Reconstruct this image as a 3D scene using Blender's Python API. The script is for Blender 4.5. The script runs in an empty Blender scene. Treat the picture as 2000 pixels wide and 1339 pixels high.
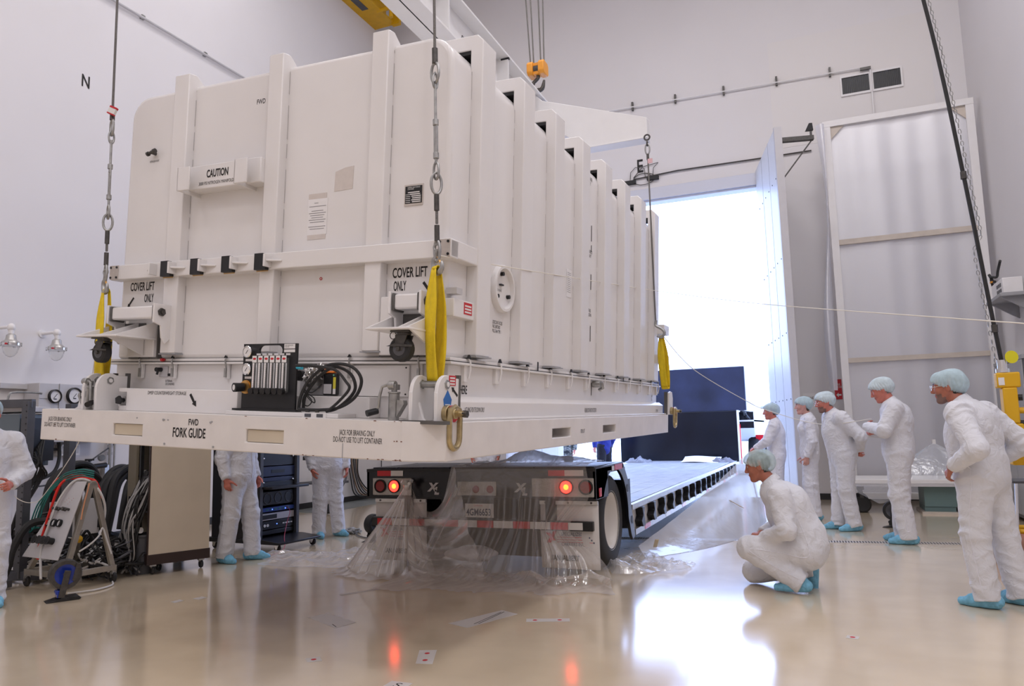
import bpy, bmesh, math, random
import numpy as np
from mathutils import Vector, Matrix, Euler
R = math.radians
random.seed(7)
rng = np.random.default_rng(7)
scene = bpy.context.scene
COL = scene.collection

# ------------------------------------------------------------------ camera
def cam_basis(yaw, pitch, roll):
    cy, sy, cp, sp = math.cos(yaw), math.sin(yaw), math.cos(pitch), math.sin(pitch)
    f = Vector((sy*cp, cy*cp, sp)); r = Vector((cy, -sy, 0)); u = r.cross(f)
    c, s = math.cos(roll), math.sin(roll)
    return r*c + u*s, -r*s + u*c, f
cr, cu, cf = cam_basis(-0.38826262, 0.12031014, -0.02374967)
cam_data = bpy.data.cameras.new('camera')
cam = bpy.data.objects.new('camera', cam_data); COL.objects.link(cam)
cam.matrix_world = Matrix(((cr.x, cu.x, -cf.x, 0), (cr.y, cu.y, -cf.y, 0), (cr.z, cu.z, -cf.z, 1.32), (0, 0, 0, 1)))
cam_data.sensor_fit = 'HORIZONTAL'; cam_data.sensor_width = 36.0
cam_data.lens = 36.0*1450.0/2000.0
cam_data.clip_start = 0.05; cam_data.clip_end = 500
scene.camera = cam

# ------------------------------------------------------------------ world, lights, exposure
scene.view_settings.view_transform = 'Standard'
scene.view_settings.look = 'None'
scene.view_settings.exposure = 0.0
scene.view_settings.gamma = 1.0
scene.view_settings.use_curve_mapping = False
world = bpy.data.worlds.new('World'); scene.world = world; world.use_nodes = True
bg = world.node_tree.nodes['Background']
bg.inputs[0].default_value = (0.44, 0.58, 1.0, 1); bg.inputs[1].default_value = 6.2

def area_light(name, loc, sx, sy, power, color=(1, .965, .99), rot=(0, 0, 0), spread=180):
    d = bpy.data.lights.new(name, 'AREA'); d.shape = 'RECTANGLE'; d.size = sx; d.size_y = sy
    d.energy = power; d.color = color; d.spread = R(spread)
    o = bpy.data.objects.new(name, d); o.location = loc; o.rotation_euler = rot; COL.objects.link(o); return o
# high-bay ceiling luminaires, two rows along the hall
for lx, k in ((-6.6, .66), (-2.6, .95), (1.4, 1.3)):
    for ly, pw in ((-4.0, 70), (0.0, 60), (4.0, 50), (8.4, 118)):
        area_light('high_bay_light', (lx, ly, 11.2), 1.2, 1.2, pw*k)
# unseen fill lights, added by the south wall to brighten the container side
for ly in (-1.5, 3.0):
    area_light('side_fill_light', (2.7, ly, 7.2), 1.0, 1.0, 46, rot=(0, R(72), 0))

# ------------------------------------------------------------------ materials
_M = {}
def mat(name, color, rough=.5, metal=0., noise=.0, nscale=8., bump=0., bscale=60., spec=.5, coat=0., emit=None, estr=0., alpha=1., trans=0., ior=1.45, sheen=0.):
    if name in _M: return _M[name]
    m = bpy.data.materials.new(name); m.use_nodes = True; nt = m.node_tree; b = nt.nodes['Principled BSDF']
    b.inputs['Base Color'].default_value = (*color, 1); b.inputs['Roughness'].default_value = rough
    b.inputs['Metallic'].default_value = metal; b.inputs['Specular IOR Level'].default_value = spec
    b.inputs['Coat Weight'].default_value = coat; b.inputs['Alpha'].default_value = alpha
    b.inputs['Transmission Weight'].default_value = trans; b.inputs['IOR'].default_value = ior
    if sheen: b.inputs['Sheen Weight'].default_value = sheen
    if emit: b.inputs['Emission Color'].default_value = (*emit, 1); b.inputs['Emission Strength'].default_value = estr
    tc = nt.nodes.new('ShaderNodeTexCoord')
    if noise > 0:
        n = nt.nodes.new('ShaderNodeTexNoise'); n.inputs['Scale'].default_value = nscale; n.inputs['Detail'].default_value = 5
        nt.links.new(tc.outputs['Object'], n.inputs['Vector'])
        mx = nt.nodes.new('ShaderNodeMix'); mx.data_type = 'RGBA'; mx.blend_type = 'MULTIPLY'
        rmp = nt.nodes.new('ShaderNodeMapRange'); rmp.inputs[1].default_value = .3; rmp.inputs[2].default_value = .7
        rmp.inputs[3].default_value = 1-noise; rmp.inputs[4].default_value = 1+noise*.4
        nt.links.new(n.outputs['Fac'], rmp.inputs[0])
        cc = nt.nodes.new('ShaderNodeCombineColor')
        for i in range(3): nt.links.new(rmp.outputs[0], cc.inputs[i])
        mx.inputs[0].default_value = 1; mx.inputs[6].default_value = (*color, 1)
        nt.links.new(cc.outputs[0], mx.inputs[7]); nt.links.new(mx.outputs[2], b.inputs['Base Color'])
    if bump > 0:
        n2 = nt.nodes.new('ShaderNodeTexNoise'); n2.inputs['Scale'].default_value = bscale; n2.inputs['Detail'].default_value = 4
        nt.links.new(tc.outputs['Object'], n2.inputs['Vector'])
        bp = nt.nodes.new('ShaderNodeBump'); bp.inputs['Strength'].default_value = bump; bp.inputs['Distance'].default_value = .01
        nt.links.new(n2.outputs['Fac'], bp.inputs['Height']); nt.links.new(bp.outputs[0], b.inputs['Normal'])
    _M[name] = m; return m

M_wall = mat('wall_paint', (.76, .735, .74), .75, noise=.03, nscale=.6)
M_wallp = mat('wall_patch_paint', (.765, .735, .722), .75)
M_ceil = mat('ceiling_paint', (.75, .74, .73), .8)
M_white = mat('white_gloss_paint', (.80, .775, .765), .27, noise=.03, nscale=2.5, bump=.05, bscale=5, spec=.5)
M_whitem = mat('white_satin_paint', (.80, .78, .775), .45, noise=.03, nscale=5)
M_deckw = mat('white_scuffed_paint', (.78, .745, .725), .4, noise=.06, nscale=6)
M_black = mat('black_paint', (.012, .012, .014), .4, noise=.2)
M_blackt = mat('black_stencil', (.02, .018, .018), .7)
M_blackg = mat('black_gloss_paint', (.006, .007, .012), .22, noise=.3, nscale=3, bump=.05, bscale=9)
M_rubber = mat('black_rubber', (.022, .022, .023), .62, bump=.1, bscale=90)
M_rubberg = mat('grey_rubber', (.11, .105, .10), .6)
M_steel = mat('galvanised_steel', (.40, .40, .39), .38, metal=.85, noise=.25, nscale=30)
M_dsteel = mat('dark_steel', (.10, .095, .09), .45, metal=.7, noise=.25, nscale=40)
M_rope = mat('wire_rope', (.18, .17, .16), .5, metal=.6, bump=.9, bscale=140)
M_gold = mat('zinc_yellow_steel', (.50, .40, .22), .35, metal=.85, noise=.2, nscale=30)
M_brass = mat('brass', (.62, .36, .12), .3, metal=.9)
M_yellow = mat('sling_yellow', (.80, .58, .015), .65, bump=.25, bscale=160, noise=.1, nscale=25)
M_yellowp = mat('crane_yellow', (.75, .42, .01), .4, noise=.1)
M_orange = mat('orange_paint', (.80, .33, .03), .4)
M_red = mat('red_paint', (.55, .02, .03), .45)
M_redrefl = mat('red_reflector', (.62, .012, .02), .25)
M_whrefl = mat('white_reflector', (.78, .76, .74), .3)
M_tan = mat('tan_board', (.62, .54, .42), .6, noise=.05, nscale=4)
M_alu = mat('aluminium', (.55, .54, .52), .35, metal=.8, noise=.1, nscale=20)
M_chrome = mat('chrome', (.75, .75, .76), .12, metal=1)
M_grey = mat('grey_enamel', (.36, .36, .375), .45, noise=.04)
M_lgrey = mat('light_grey_enamel', (.56, .545, .56), .45, noise=.03)
M_dgrey = mat('dark_grey_enamel', (.085, .087, .10), .45, noise=.15)
M_paper = mat('white_paper', (.82, .80, .80), .7)
M_tape = mat('tan_tape', (.66, .60, .56), .6, noise=.06, nscale=20)
M_blue = mat('blue_enamel', (.02, .10, .42), .35)
M_glass = mat('clear_glass', (.9, .92, .92), .05, trans=.85, ior=1.2, alpha=.7)
M_cord = mat('white_cord', (.78, .74, .66), .8)
M_copper = mat('brown_wood', (.32, .14, .09), .6, noise=.25, nscale=12)

# ------------------------------------------------------------------ mesh builder
def smooth(me, ang=35):
    me.polygons.foreach_set('use_smooth', [True]*len(me.polygons)); me.set_sharp_from_angle(angle=R(ang))

class MB:
    def __init__(s): s.v, s.f, s.mi, s.cur, s.T = [], [], [], 0, None
    def add(s, vs, fs):
        o = len(s.v)
        for p in vs:
            p = Vector(p); s.v.append(tuple(s.T @ p) if s.T is not None else tuple(p))
        for f in fs: s.f.append([i+o for i in f]); s.mi.append(s.cur)
        return s
    def box(s, x0, x1, y0, y1, z0, z1):
        return s.add([(x0,y0,z0),(x1,y0,z0),(x1,y1,z0),(x0,y1,z0),(x0,y0,z1),(x1,y0,z1),(x1,y1,z1),(x0,y1,z1)],
            [(0,3,2,1),(4,5,6,7),(0,1,5,4),(1,2,6,5),(2,3,7,6),(3,0,4,7)])
    def bar(s, p0, p1, w, h, up=(0,0,1)):
        p0, p1 = Vector(p0), Vector(p1); d = (p1-p0).normalized(); u = Vector(up)
        if abs(d.dot(u)) > .98: u = Vector((0,1,0))
        sd = d.cross(u).normalized(); u = sd.cross(d)
        vs = [p + sd*a*w/2 + u*b*h/2 for p in (p0, p1) for a, b in ((-1,-1),(1,-1),(1,1),(-1,1))]
        return s.add(vs, [(0,3,2,1),(4,5,6,7),(0,1,5,4),(1,2,6,5),(2,3,7,6),(3,0,4,7)])
    def prism(s, poly, axis, a0, a1):
        n = len(poly)
        def mk(p, a): return (a, p[0], p[1]) if axis == 'x' else (p[0], a, p[1]) if axis == 'y' else (p[0], p[1], a)
        vs = [mk(p, a0) for p in poly] + [mk(p, a1) for p in poly]
        return s.add(vs, [list(range(n))[::-1], list(range(n, 2*n))] + [(i, (i+1) % n, n+(i+1) % n, n+i) for i in range(n)])
    def cyl(s, p0, p1, r0, r1=None, n=16, caps=True):
        r1 = r0 if r1 is None else r1
        p0, p1 = Vector(p0), Vector(p1); d = (p1-p0).normalized(); a = d.orthogonal().normalized(); b = d.cross(a)
        vs = []
        for p, r in ((p0, r0), (p1, r1)):
            for i in range(n):
                t = 2*math.pi*i/n; vs.append(p + a*math.cos(t)*r + b*math.sin(t)*r)
        fs = [(i, (i+1) % n, n+(i+1) % n, n+i) for i in range(n)]
        if caps: fs += [list(range(n))[::-1], list(range(n, 2*n))]
        return s.add(vs, fs)
    def tube(s, pts, r, n=8, closed=False):
        pts = [Vector(p) for p in pts]; m = len(pts)
        rs = r if isinstance(r, (list, tuple)) else [r]*m
        d0 = (pts[1]-pts[0]).normalized(); a = d0.orthogonal().normalized(); vs = []
        for i, p in enumerate(pts):
            if closed: d = (pts[(i+1) % m]-pts[i-1]).normalized()
            else: d = (pts[min(i+1, m-1)]-pts[max(i-1, 0)]).normalized()
            a = (a - d*a.dot(d)); a = a.normalized() if a.length > 1e-6 else d.orthogonal().normalized()
            b = d.cross(a)
            for k in range(n):
                t = 2*math.pi*k/n; vs.append(p + (a*math.cos(t) + b*math.sin(t))*rs[i])
        fs = []
        for i in range(m if closed else m-1):
            j = (i+1) % m
            for k in range(n): fs.append((i*n+k, i*n+(k+1) % n, j*n+(k+1) % n, j*n+k))
        if not closed: fs += [list(range(n))[::-1], [(m-1)*n+k for k in range(n)]]
        return s.add(vs, fs)
    def lathe(s, prof, c, axis=(0,0,1), n=24, caps=True):
        c = Vector(c); d = Vector(axis).normalized(); a = d.orthogonal().normalized(); b = d.cross(a); m = len(prof)
        vs = [c + d*z + (a*math.cos(2*math.pi*k/n) + b*math.sin(2*math.pi*k/n))*r for r, z in prof for k in range(n)]
        fs = [(i*n+k, i*n+(k+1) % n, (i+1)*n+(k+1) % n, (i+1)*n+k) for i in range(m-1) for k in range(n)]
        if caps: fs += [list(range(n))[::-1], [(m-1)*n+k for k in range(n)]]
        return s.add(vs, fs)
    def sphere(s, c, r, n=14):
        rr = r if isinstance(r, (list, tuple)) else (r, r, r); m = n//2+1; vs = []
        for i in range(m+1):
            t = math.pi*i/m
            for k in range(n): vs.append((c[0]+rr[0]*math.sin(t)*math.cos(2*math.pi*k/n), c[1]+rr[1]*math.sin(t)*math.sin(2*math.pi*k/n), c[2]+rr[2]*math.cos(t)))
        return s.add(vs, [(i*n+k, i*n+(k+1) % n, (i+1)*n+(k+1) % n, (i+1)*n+k) for i in range(m) for k in range(n)])
    def torus(s, c, Rr, r, axis=(0,0,1), sx=1., n=24, k=8, a0=0., a1=360., up=None):
        c = Vector(c); d = Vector(axis).normalized()
        a = (Vector(up) - d*Vector(up).dot(d)).normalized() if up else d.orthogonal().normalized(); b = d.cross(a)
        cl = abs(a1-a0) >= 359.9
        ts = [R(a0+(a1-a0)*i/(n if cl else n-1)) for i in range(n)]
        return s.tube([c + a*math.cos(t)*Rr*sx + b*math.sin(t)*Rr for t in ts], r, k, closed=cl)
    def grid(s, fn, nu, nv, cu=False):
        vs = [fn(i/nu, j/nv) for i in range(nu+1) for j in range(nv+1)]
        return s.add(vs, [(i*(nv+1)+j, (i+1)*(nv+1)+j, (i+1)*(nv+1)+j+1, i*(nv+1)+j+1) for i in range(nu) for j in range(nv)])
    def mesh(s, name, mats, ang=35, recalc=True, T=None):
        me = bpy.data.meshes.new(name)
        vs = s.v if T is None else [tuple(T @ Vector(p)) for p in s.v]
        me.from_pydata(vs, [], s.f)
        if not isinstance(mats, (list, tuple)): mats = [mats]
        for m in mats: me.materials.append(m)
        me.polygons.foreach_set('material_index', s.mi)
        if recalc:
            b = bmesh.new(); b.from_mesh(me); bmesh.ops.recalc_face_normals(b, faces=b.faces); b.to_mesh(me); b.free()
        smooth(me, ang); me.update(); return me
    def build(s, name, mats, parent=None, label=None, world=False, bevel=0., ang=35, seg=2, loc=None, **kw):
        T = None
        if world and parent is not None: T = parent_T(parent).inverted()
        if loc is not None: T = Matrix.Translation(-Vector(loc))
        o = bpy.data.objects.new(name, s.mesh(name, mats, ang, T=T)); COL.objects.link(o)
        if loc is not None: o.location = loc
        if parent is not None: o.parent = parent
        if label: o['label'] = label
        if bevel:
            bv = o.modifiers.new('bevel', 'BEVEL'); bv.width = bevel; bv.segments = seg; bv.limit_method = 'ANGLE'; bv.angle_limit = R(40); bv.harden_normals = False
        for k, v in kw.items(): o[k] = v
        return o

def parent_T(o):
    T = Matrix.Identity(4)
    while o is not None:
        T = Matrix.LocRotScale(o.location, o.rotation_euler, o.scale) @ T; o = o.parent
    return T
def thing(name, label, cat, loc=(0,0,0), rot=(0,0,0), group=None, matrix=None):
    o = bpy.data.objects.new(name, None); COL.objects.link(o); o.empty_display_size = .1
    if matrix is not None: o.matrix_basis = matrix
    else: o.location = loc; o.rotation_euler = rot
    o['label'] = label; o['category'] = cat
    if group: o['group'] = group
    return o
def tag(o, label, cat, group=None):
    o['label'] = label; o['category'] = cat
    if group: o['group'] = group
    return o
def struct(o): o['kind'] = 'structure'; return o
def copy_tree(o, parent=None):
    c = o.copy(); COL.objects.link(c)
    if parent is not None: c.parent = parent
    for ch in [q for q in bpy.data.objects if q.parent == o]: copy_tree(ch, c)
    return c
def bake(o):
    """apply modifiers"""
    dg = bpy.context.evaluated_depsgraph_get(); dg.update()
    me = bpy.data.meshes.new_from_object(o.evaluated_get(dg)); o.modifiers.clear(); o.data = me; return o
def cut(o, mb):
    c = mb.build('cutter', [M_black]); md = o.modifiers.new('b', 'BOOLEAN'); md.operation = 'DIFFERENCE'; md.object = c; md.solver = 'EXACT'
    T = parent_T(o); c.matrix_basis = T
    bpy.context.view_layer.update(); bake(o); bpy.data.objects.remove(c); smooth(o.data); return o
_fonts = {}
def text(parent, s, h, pos, facing='-y', m=None, xs=.62, name='lettering', label=None, align='LEFT', shear=0., T=None, bold=0., width=None):
    """flat painted lettering of cap height h, lower left at pos, in the parent's space"""
    cu = bpy.data.curves.new('txt', 'FONT'); cu.body = s; cu.size = h/.69; cu.align_x = align; cu.space_line = .9; cu.shear = shear
    cu.offset = bold; cu.resolution_u = 3
    o = bpy.data.objects.new('txt', cu); COL.objects.link(o); bpy.context.view_layer.update()
    dg = bpy.context.evaluated_depsgraph_get(); me = bpy.data.meshes.new_from_object(o.evaluated_get(dg)); bpy.data.objects.remove(o)
    if width:
        xx = [v.co.x for v in me.vertices]; xs = width/(max(xx)-min(xx))
    RT = {'-y': Matrix(((1,0,0),(0,0,-1),(0,1,0))), '+x': Matrix(((0,0,1),(1,0,0),(0,1,0))), '-x': Matrix(((0,0,-1),(-1,0,0),(0,1,0))), '+z': Matrix.Identity(3), '+y': Matrix(((-1,0,0),(0,0,1),(0,1,0)))}[facing].to_4x4()
    X = Matrix.Translation(pos) @ (T.to_4x4() if T is not None else RT) @ Matrix.Diagonal((xs, 1, 1, 1))
    me.transform(X); me.materials.clear(); me.materials.append(m or M_blackt)
    ob = bpy.data.objects.new(name, me); COL.objects.link(ob)
    if parent is not None: ob.parent = parent
    if label: ob['label'] = label
    return ob
# ------------------------------------------------------------------ room shell
XL, XR, YB, YF, ZC = -9.0, 2.80, 14.65, -5.0, 11.6
DX0, DX1, DZ = -5.05, -0.80, 6.15          # the tall doorway in the east wall
def floor_mat():
    m = bpy.data.materials.new('epoxy_floor'); m.use_nodes = True; nt = m.node_tree; b = nt.nodes['Principled BSDF']
    tc = nt.nodes.new('ShaderNodeTexCoord')
    n1 = nt.nodes.new('ShaderNodeTexNoise'); n1.inputs['Scale'].default_value = .55; n1.inputs['Detail'].default_value = 3
    n2 = nt.nodes.new('ShaderNodeTexNoise'); n2.inputs['Scale'].default_value = 2.6; n2.inputs['Detail'].default_value = 2
    nt.links.new(tc.outputs['Object'], n1.inputs[0]); nt.links.new(tc.outputs['Object'], n2.inputs[0])
    r = nt.nodes.new('ShaderNodeValToRGB'); r.color_ramp.elements[0].position = .3; r.color_ramp.elements[1].position = .72
    r.color_ramp.elements[0].color = (.70, .565, .39, 1); r.color_ramp.elements[1].color = (.80, .675, .505, 1)
    nt.links.new(n1.outputs[0], r.inputs[0])
    mx = nt.nodes.new('ShaderNodeMix'); mx.data_type = 'RGBA'; mx.blend_type = 'MULTIPLY'; mx.inputs[0].default_value = .28
    r2 = nt.nodes.new('ShaderNodeMapRange'); r2.inputs[1].default_value = .35; r2.inputs[2].default_value = .65; r2.inputs[3].default_value = .82; r2.inputs[4].default_value = 1.06
    nt.links.new(n2.outputs[0], r2.inputs[0]); cc = nt.nodes.new('ShaderNodeCombineColor')
    for i in range(3): nt.links.new(r2.outputs[0], cc.inputs[i])
    nt.links.new(r.outputs[0], mx.inputs[6]); nt.links.new(cc.outputs[0], mx.inputs[7]); nt.links.new(mx.outputs[2], b.inputs['Base Color'])
    r3 = nt.nodes.new('ShaderNodeMapRange'); r3.inputs[3].default_value = .13; r3.inputs[4].default_value = .2
    nt.links.new(n2.outputs[0], r3.inputs[0]); nt.links.new(r3.outputs[0], b.inputs['Roughness'])
    b.inputs['IOR'].default_value = 1.55; b.inputs['Coat Weight'].default_value = .8; b.inputs['Coat Roughness'].default_value = .12; b.inputs['Coat IOR'].default_value = 1.6
    return m
M_floor = floor_mat()
M_conc = mat('concrete_apron', (.62, .62, .60), .85, noise=.1, nscale=2)
struct(MB().box(XL-.3, XR+.3, YF-.3, YB+.35, -.2, 0).build('floor', M_floor))
struct(MB().box(-40, 40, YB+.35, 80, -.25, -.01).build('ground_outside', M_conc))
struct(MB().box(XL-.3, XL, YF-.3, YB+.3, 0, ZC).build('wall_north', M_wall))
struct(MB().box(XR, XR+.3, YF-.3, YB+.3, 0, ZC).build('wall_south', M_wall))
struct(MB().box(XL-.3, XR+.3, YF-.3, YF, 0, ZC).build('wall_west', M_wall))
w = MB().box(XL, DX0, YB, YB+.3, 0, ZC).box(DX1, XR, YB, YB+.3, 0, ZC).box(DX0, DX1, YB, YB+.3, DZ, ZC)
struct(w.build('wall_east', M_wall))
struct(MB().box(XL-.3, XR+.3, YF-.3, YB+.3, ZC, ZC+.3).build('ceiling', M_ceil))
# slightly warmer repainted patch above the open leaf
struct(MB().box(-.45, 2.3, YB-.004, YB, 6.6, 8.75).build('trim_paint_patch', M_wallp))
M_base = mat('black_cove_base', (.03, .03, .032), .5)
struct(MB().box(DX1+.05, XR, YB-.012, YB, 0, .11).build('baseboard_east', M_base))
struct(MB().box(XL, DX0-.05, YB-.012, YB, 0, .11).build('baseboard_east_north', M_base))
struct(MB().box(XL, XL+.012, YF, YB, 0, .11).build('baseboard_north', M_base))
struct(MB().box(XR-.012, XR, YF, YB, 0, .11).build('baseboard_south', M_base))
# door header and jambs
M_blued = mat('door_header_paint', (.62, .63, .70), .4)
h = MB().box(DX0-.06, DX1+.02, YB-.10, YB+.32, DZ-.22, DZ+.02).box(DX0-.06, DX1, YB-.06, YB-.01, DZ-.26, DZ-.22)
struct(h.build('trim_door_header', M_blued, bevel=.006))
struct(MB().box(DX1-.02, DX1+.05, YB-.05, YB+.32, 0, DZ).build('trim_door_jamb', M_whitem, bevel=.005))
struct(MB().box(DX0-.05, DX0+.04, YB-.05, YB+.32, 0, DZ).build('trim_door_jamb_north', M_whitem, bevel=.005))

# tall door leaves, opened into the hall
M_leaf = mat('door_leaf_paint', (.70, .71, .74), .38, noise=.02)
def leaf(name, hinge, tip, z0, z1, bolts=True):
    hx, hy = hinge; tx, ty = tip; L = math.hypot(tx-hx, ty-hy); a = math.atan2(ty-hy, tx-hx)
    o = bpy.data.objects.new(name, MB().box(0, L, -.045, .045, 0, z1-z0).mesh(name, M_leaf)); COL.objects.link(o)
    o.location = (hx, hy, z0); o.rotation_euler = (0, 0, a); struct(o)
    bv = o.modifiers.new('bevel', 'BEVEL'); bv.width = .006; bv.segments = 2
    MB().box(L-.07, L+.012, -.06, .06, 0, z1-z0).build('edge_strip', M_lgrey, o, bevel=.004)
    for sx in (.33, .66): MB().box(L*sx-.004, L*sx+.004, -.0475, .0475, 0, z1-z0).build('panel_joint', M_grey, o)
    if bolts:
        b = MB()
        for zz in (1.72, 2.78, 4.0, 5.35):
            for k in range(6):
                xx = L*(.12+.16*k)
                for s in (-1, 1): b.cyl((xx, s*.044, zz), (xx, s*.052, zz), .012, n=8)
        b.build('bolt_row', M_dsteel, o)
    return o, L
d1, L1 = leaf('door_1', (DX1+.02, YB-.06), (-.315, 12.50), .03, 6.20)
# closer arm on top of the open leaf
a = MB().box(L1-.1, L1-.02, .05, .56, 5.92, 5.99).bar((L1-.06, .54, 5.93), (L1-.06, .06, 5.32), .022, .022).box(L1-.075, L1-.045, .51, .54, 5.98, 6.14)
a.build('stay_bracket', M_dsteel, d1)
MB().prism([(.44, 6.08), (.56, 6.08), (.55, 6.2), (.50, 6.2)], 'x', L1-.09, L1-.03).build('stay_stop', M_black, d1)
d2, L2 = leaf('door_2', (DX0+.0, YB-.06), (-5.35, 12.55), .03, 6.20)

# floor drain
M_drain = mat('drain_steel', (.62, .58, .54), .5, metal=.2)
dT = Matrix.Translation((-1.36, 9.28, 0)) @ Matrix.Rotation(math.atan2(9.57-9.28, 1.48+1.36), 4, 'Z')
dm = MB(); dm.T = dT; dm.box(-4, 4.05, -.085, .085, .0004, .002); dm.cur = 1
for k in range(265):
    x = -3.98 + .030*k; dm.add([(x, -.07, .0022), (x+.016, -.07, .0022), (x+.024, .07, .0022), (x+.008, .07, .0022)], [(0, 1, 2, 3)])
struct(dm.build('floor_drain', [M_drain, M_black]))

# wall letters and sensors
tag(text(None, 'N', .17, (XL+.004, 6.70, 6.16), '+x', xs=.72, name='wall_letter', bold=.004), 'black letter N painted on the left wall', 'wall letter')
tag(text(None, 'E', .27, (-3.13, YB-.004, 6.56), '-y', xs=.72, name='wall_letter', bold=.006), 'black letter E painted on the wall above the big doorway', 'wall letter')
for i, (sx, sz) in enumerate(((-3.27, 6.37), (-2.80, 6.40))):
    t = thing('door_sensor', ['small black sensor box above the doorway, under the coiled grey wires', 'small black sensor box above the doorway, right of the letter E'][i], 'sensor', (sx, YB, sz))
    MB().box(-.12, .12, -.07, 0, -.05, .03).build('housing', M_black, t, bevel=.006)
    MB().tube([(0, -.03, .03), (.02, -.04, .2), (.12*(1 if i else 1), -.03, .30), (.3 if i == 0 else -.2, -.03, .26), (.32 if i == 0 else -.4, -.03, .05)], .007, 6).build('wire', M_dsteel, t)
tg = MB().tube([(-3.0+.28*math.cos(t)*(.6+.04*t), YB-.03, 6.40+.12*math.sin(t)) for t in np.linspace(0, 8, 40)], .008, 6)
tag(tg.build('loose_wire', M_dsteel), 'loose coil of grey wire hanging under the letter E', 'wire')
# conduits
def conduit(name, pts, r, m, label, clips=(), clip_dir='up'):
    t = thing(name, label, 'conduit', pts[0])
    MB().tube(pts, r, 8).build('pipe', m, t, world=True)
    for c in clips:
        if clip_dir == 'up': MB().box(c[0]-.018, c[0]+.018, c[1]-.05, c[1]-.0, c[2]-.05, c[2]+.13).build('clip', M_dsteel, t, world=True)
        else: MB().box(c[0]-.02, c[0]+.05, c[1]-.03, c[1]+.03, c[2]-.03, c[2]+.03).build('clip', M_steel, t, world=True)
    return t
conduit('wall_conduit', [(-4.6, YB-.05, 7.99), (1.24, YB-.05, 7.88), (1.29, YB-.05, 7.87), (1.30, YB-.05, 7.80), (1.30, YB-.05, 6.0)], .015, M_whitem,
    'thin white conduit with black clips along the wall above the doorway', [(-3.15, YB-.01, 7.94), (-2.27, YB-.01, 7.93), (-1.32, YB-.01, 7.91), (-.33, YB-.01, 7.90), (.62, YB-.01, 7.88)])
MB().tube([(-4.6, YB-.04, 8.03), (-2.3, YB-.04, 7.99)], .012, 6)
conduit('wall_conduit', [(-3.2, YB-.03, 6.42), (-2.3, YB-.03, 6.47), (-.8, YB-.03, 6.46), (.2, YB-.03, 6.46)], .014, M_dsteel, 'thin dark cable run just above the door header')
conduit('wall_conduit', [(XL+.04, 4.5, 7.6), (XL+.04, 14.6, 7.66)], .02, M_lgrey, 'thin grey conduit with metal clips across the top of the left wall',
    [(XL, 7.62, 7.63), (XL, 8.85, 7.64), (XL, 6.4, 7.62)], 'side')
# vent
t = thing('wall_vent', 'black slotted air vent in a white frame high on the right of the doorway wall', 'vent', (1.29, YB, 7.6))
f = MB()
for (a0, a1) in ((-.48, -.02), (.05, .50)):
    f.box(a0-.03, a0, -.03, 0, -.20, .20).box(a1, a1+.03, -.03, 0, -.20, .20).box(a0, a1, -.03, 0, .16, .20).box(a0, a1, -.03, 0, -.20, -.16)
f.build('frame', M_whitem, t)
MB().box(-.48, .50, -.008, -.002, -.16, .16).build('backing', M_black, t)
l = MB()
for a0, a1 in ((-.48, -.02), (.05, .50)):
    for k in range(14): l.box(a0+(a1-a0)*(k+.4)/14, a0+(a1-a0)*(k+.55)/14, -.025, -.004, -.16, .16)
l.build('louvre', M_dgrey, t)
MB().box(-.16, .02, -.09, -.05, .22, .27).build('clip_plate', M_dsteel, t)
# signs
t = thing('fire_sign', 'red vertical sign with white arrow and lettering beside the framed sheet', 'sign', (.35, YB, 1.95))
MB().box(-.06, .06, -.012, 0, -.17, .19).build('plate', M_red, t)
text(t, 'FIRE\nHOSE', .035, (-.045, -.014, .08), '-y', M_whrefl, xs=.9)
MB().prism([(-.04, -.09), (0, -.05), (0, -.075), (.045, -.075), (.045, -.105), (0, -.105), (0, -.13)], 'y', -.0145, -.0125).build('arrow', M_whrefl, t)
t = thing('paper_notice', 'white paper notice taped on the wall behind the people', 'sign', (-.05, YB, 1.75))
MB().box(-.2, .22, -.004, 0, -.14, .16).build('sheet', M_paper, t)
text(t, 'MANDATORY', .045, (-.15, -.006, .05), '-y', xs=.75); text(t, 'CAP', .045, (0, -.006, -.06), '-y', xs=.75)
# ------------------------------------------------------------------ the shipping container (hanging slightly out of level)
CM = (Matrix.Rotation(-.03405, 3, 'Z') @ Matrix.Rotation(.01976, 3, 'X') @ Matrix.Rotation(.05812, 3, 'Y')).to_4x4()
CM.translation = Vector((-4.924, 3.459, 1.355))
CON = thing('shipping_container', 'huge white ribbed steel shipping container with a removable cover, hanging from slings above the trailer', 'container', matrix=CM)
CW, CL, CH = 3.1, 5.53, .206
poly = [(.05, 0), (2.92, 0), (3.1, .15), (3.1, 5.43), (3.0, 5.53), (.1, 5.53), (0, 5.43), (0, .12)]
deck = MB().prism(poly, 'z', 0, CH).build('base_deck', M_deckw, CON)
c = MB()
for x0, x1 in ((.756, 1.02), (1.865, 2.14)): c.box(x0, x1, -.1, .16, .057, .131)
for y0, y1 in ((1.69, 2.076), (2.894, 3.28)): c.box(2.9, 3.3, y0, y1, .068, .134)
cut(deck, c)
bv = deck.modifiers.new('bevel', 'BEVEL'); bv.width = .006; bv.segments = 2; bv.limit_method = 'ANGLE'; bv.angle_limit = R(40)
for x0, x1 in ((.756, 1.02), (1.865, 2.14)):
    MB().box(x0+.002, x1-.002, .012, .017, .059, .129).build('fork_pocket_cover', M_tan, CON, bevel=.006)
for y0, y1 in ((1.69, 2.076), (2.894, 3.28)):
    MB().box(2.955, 2.96, y0+.002, y1-.002, .07, .132).build('fork_pocket_plate', M_lgrey, CON)
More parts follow.
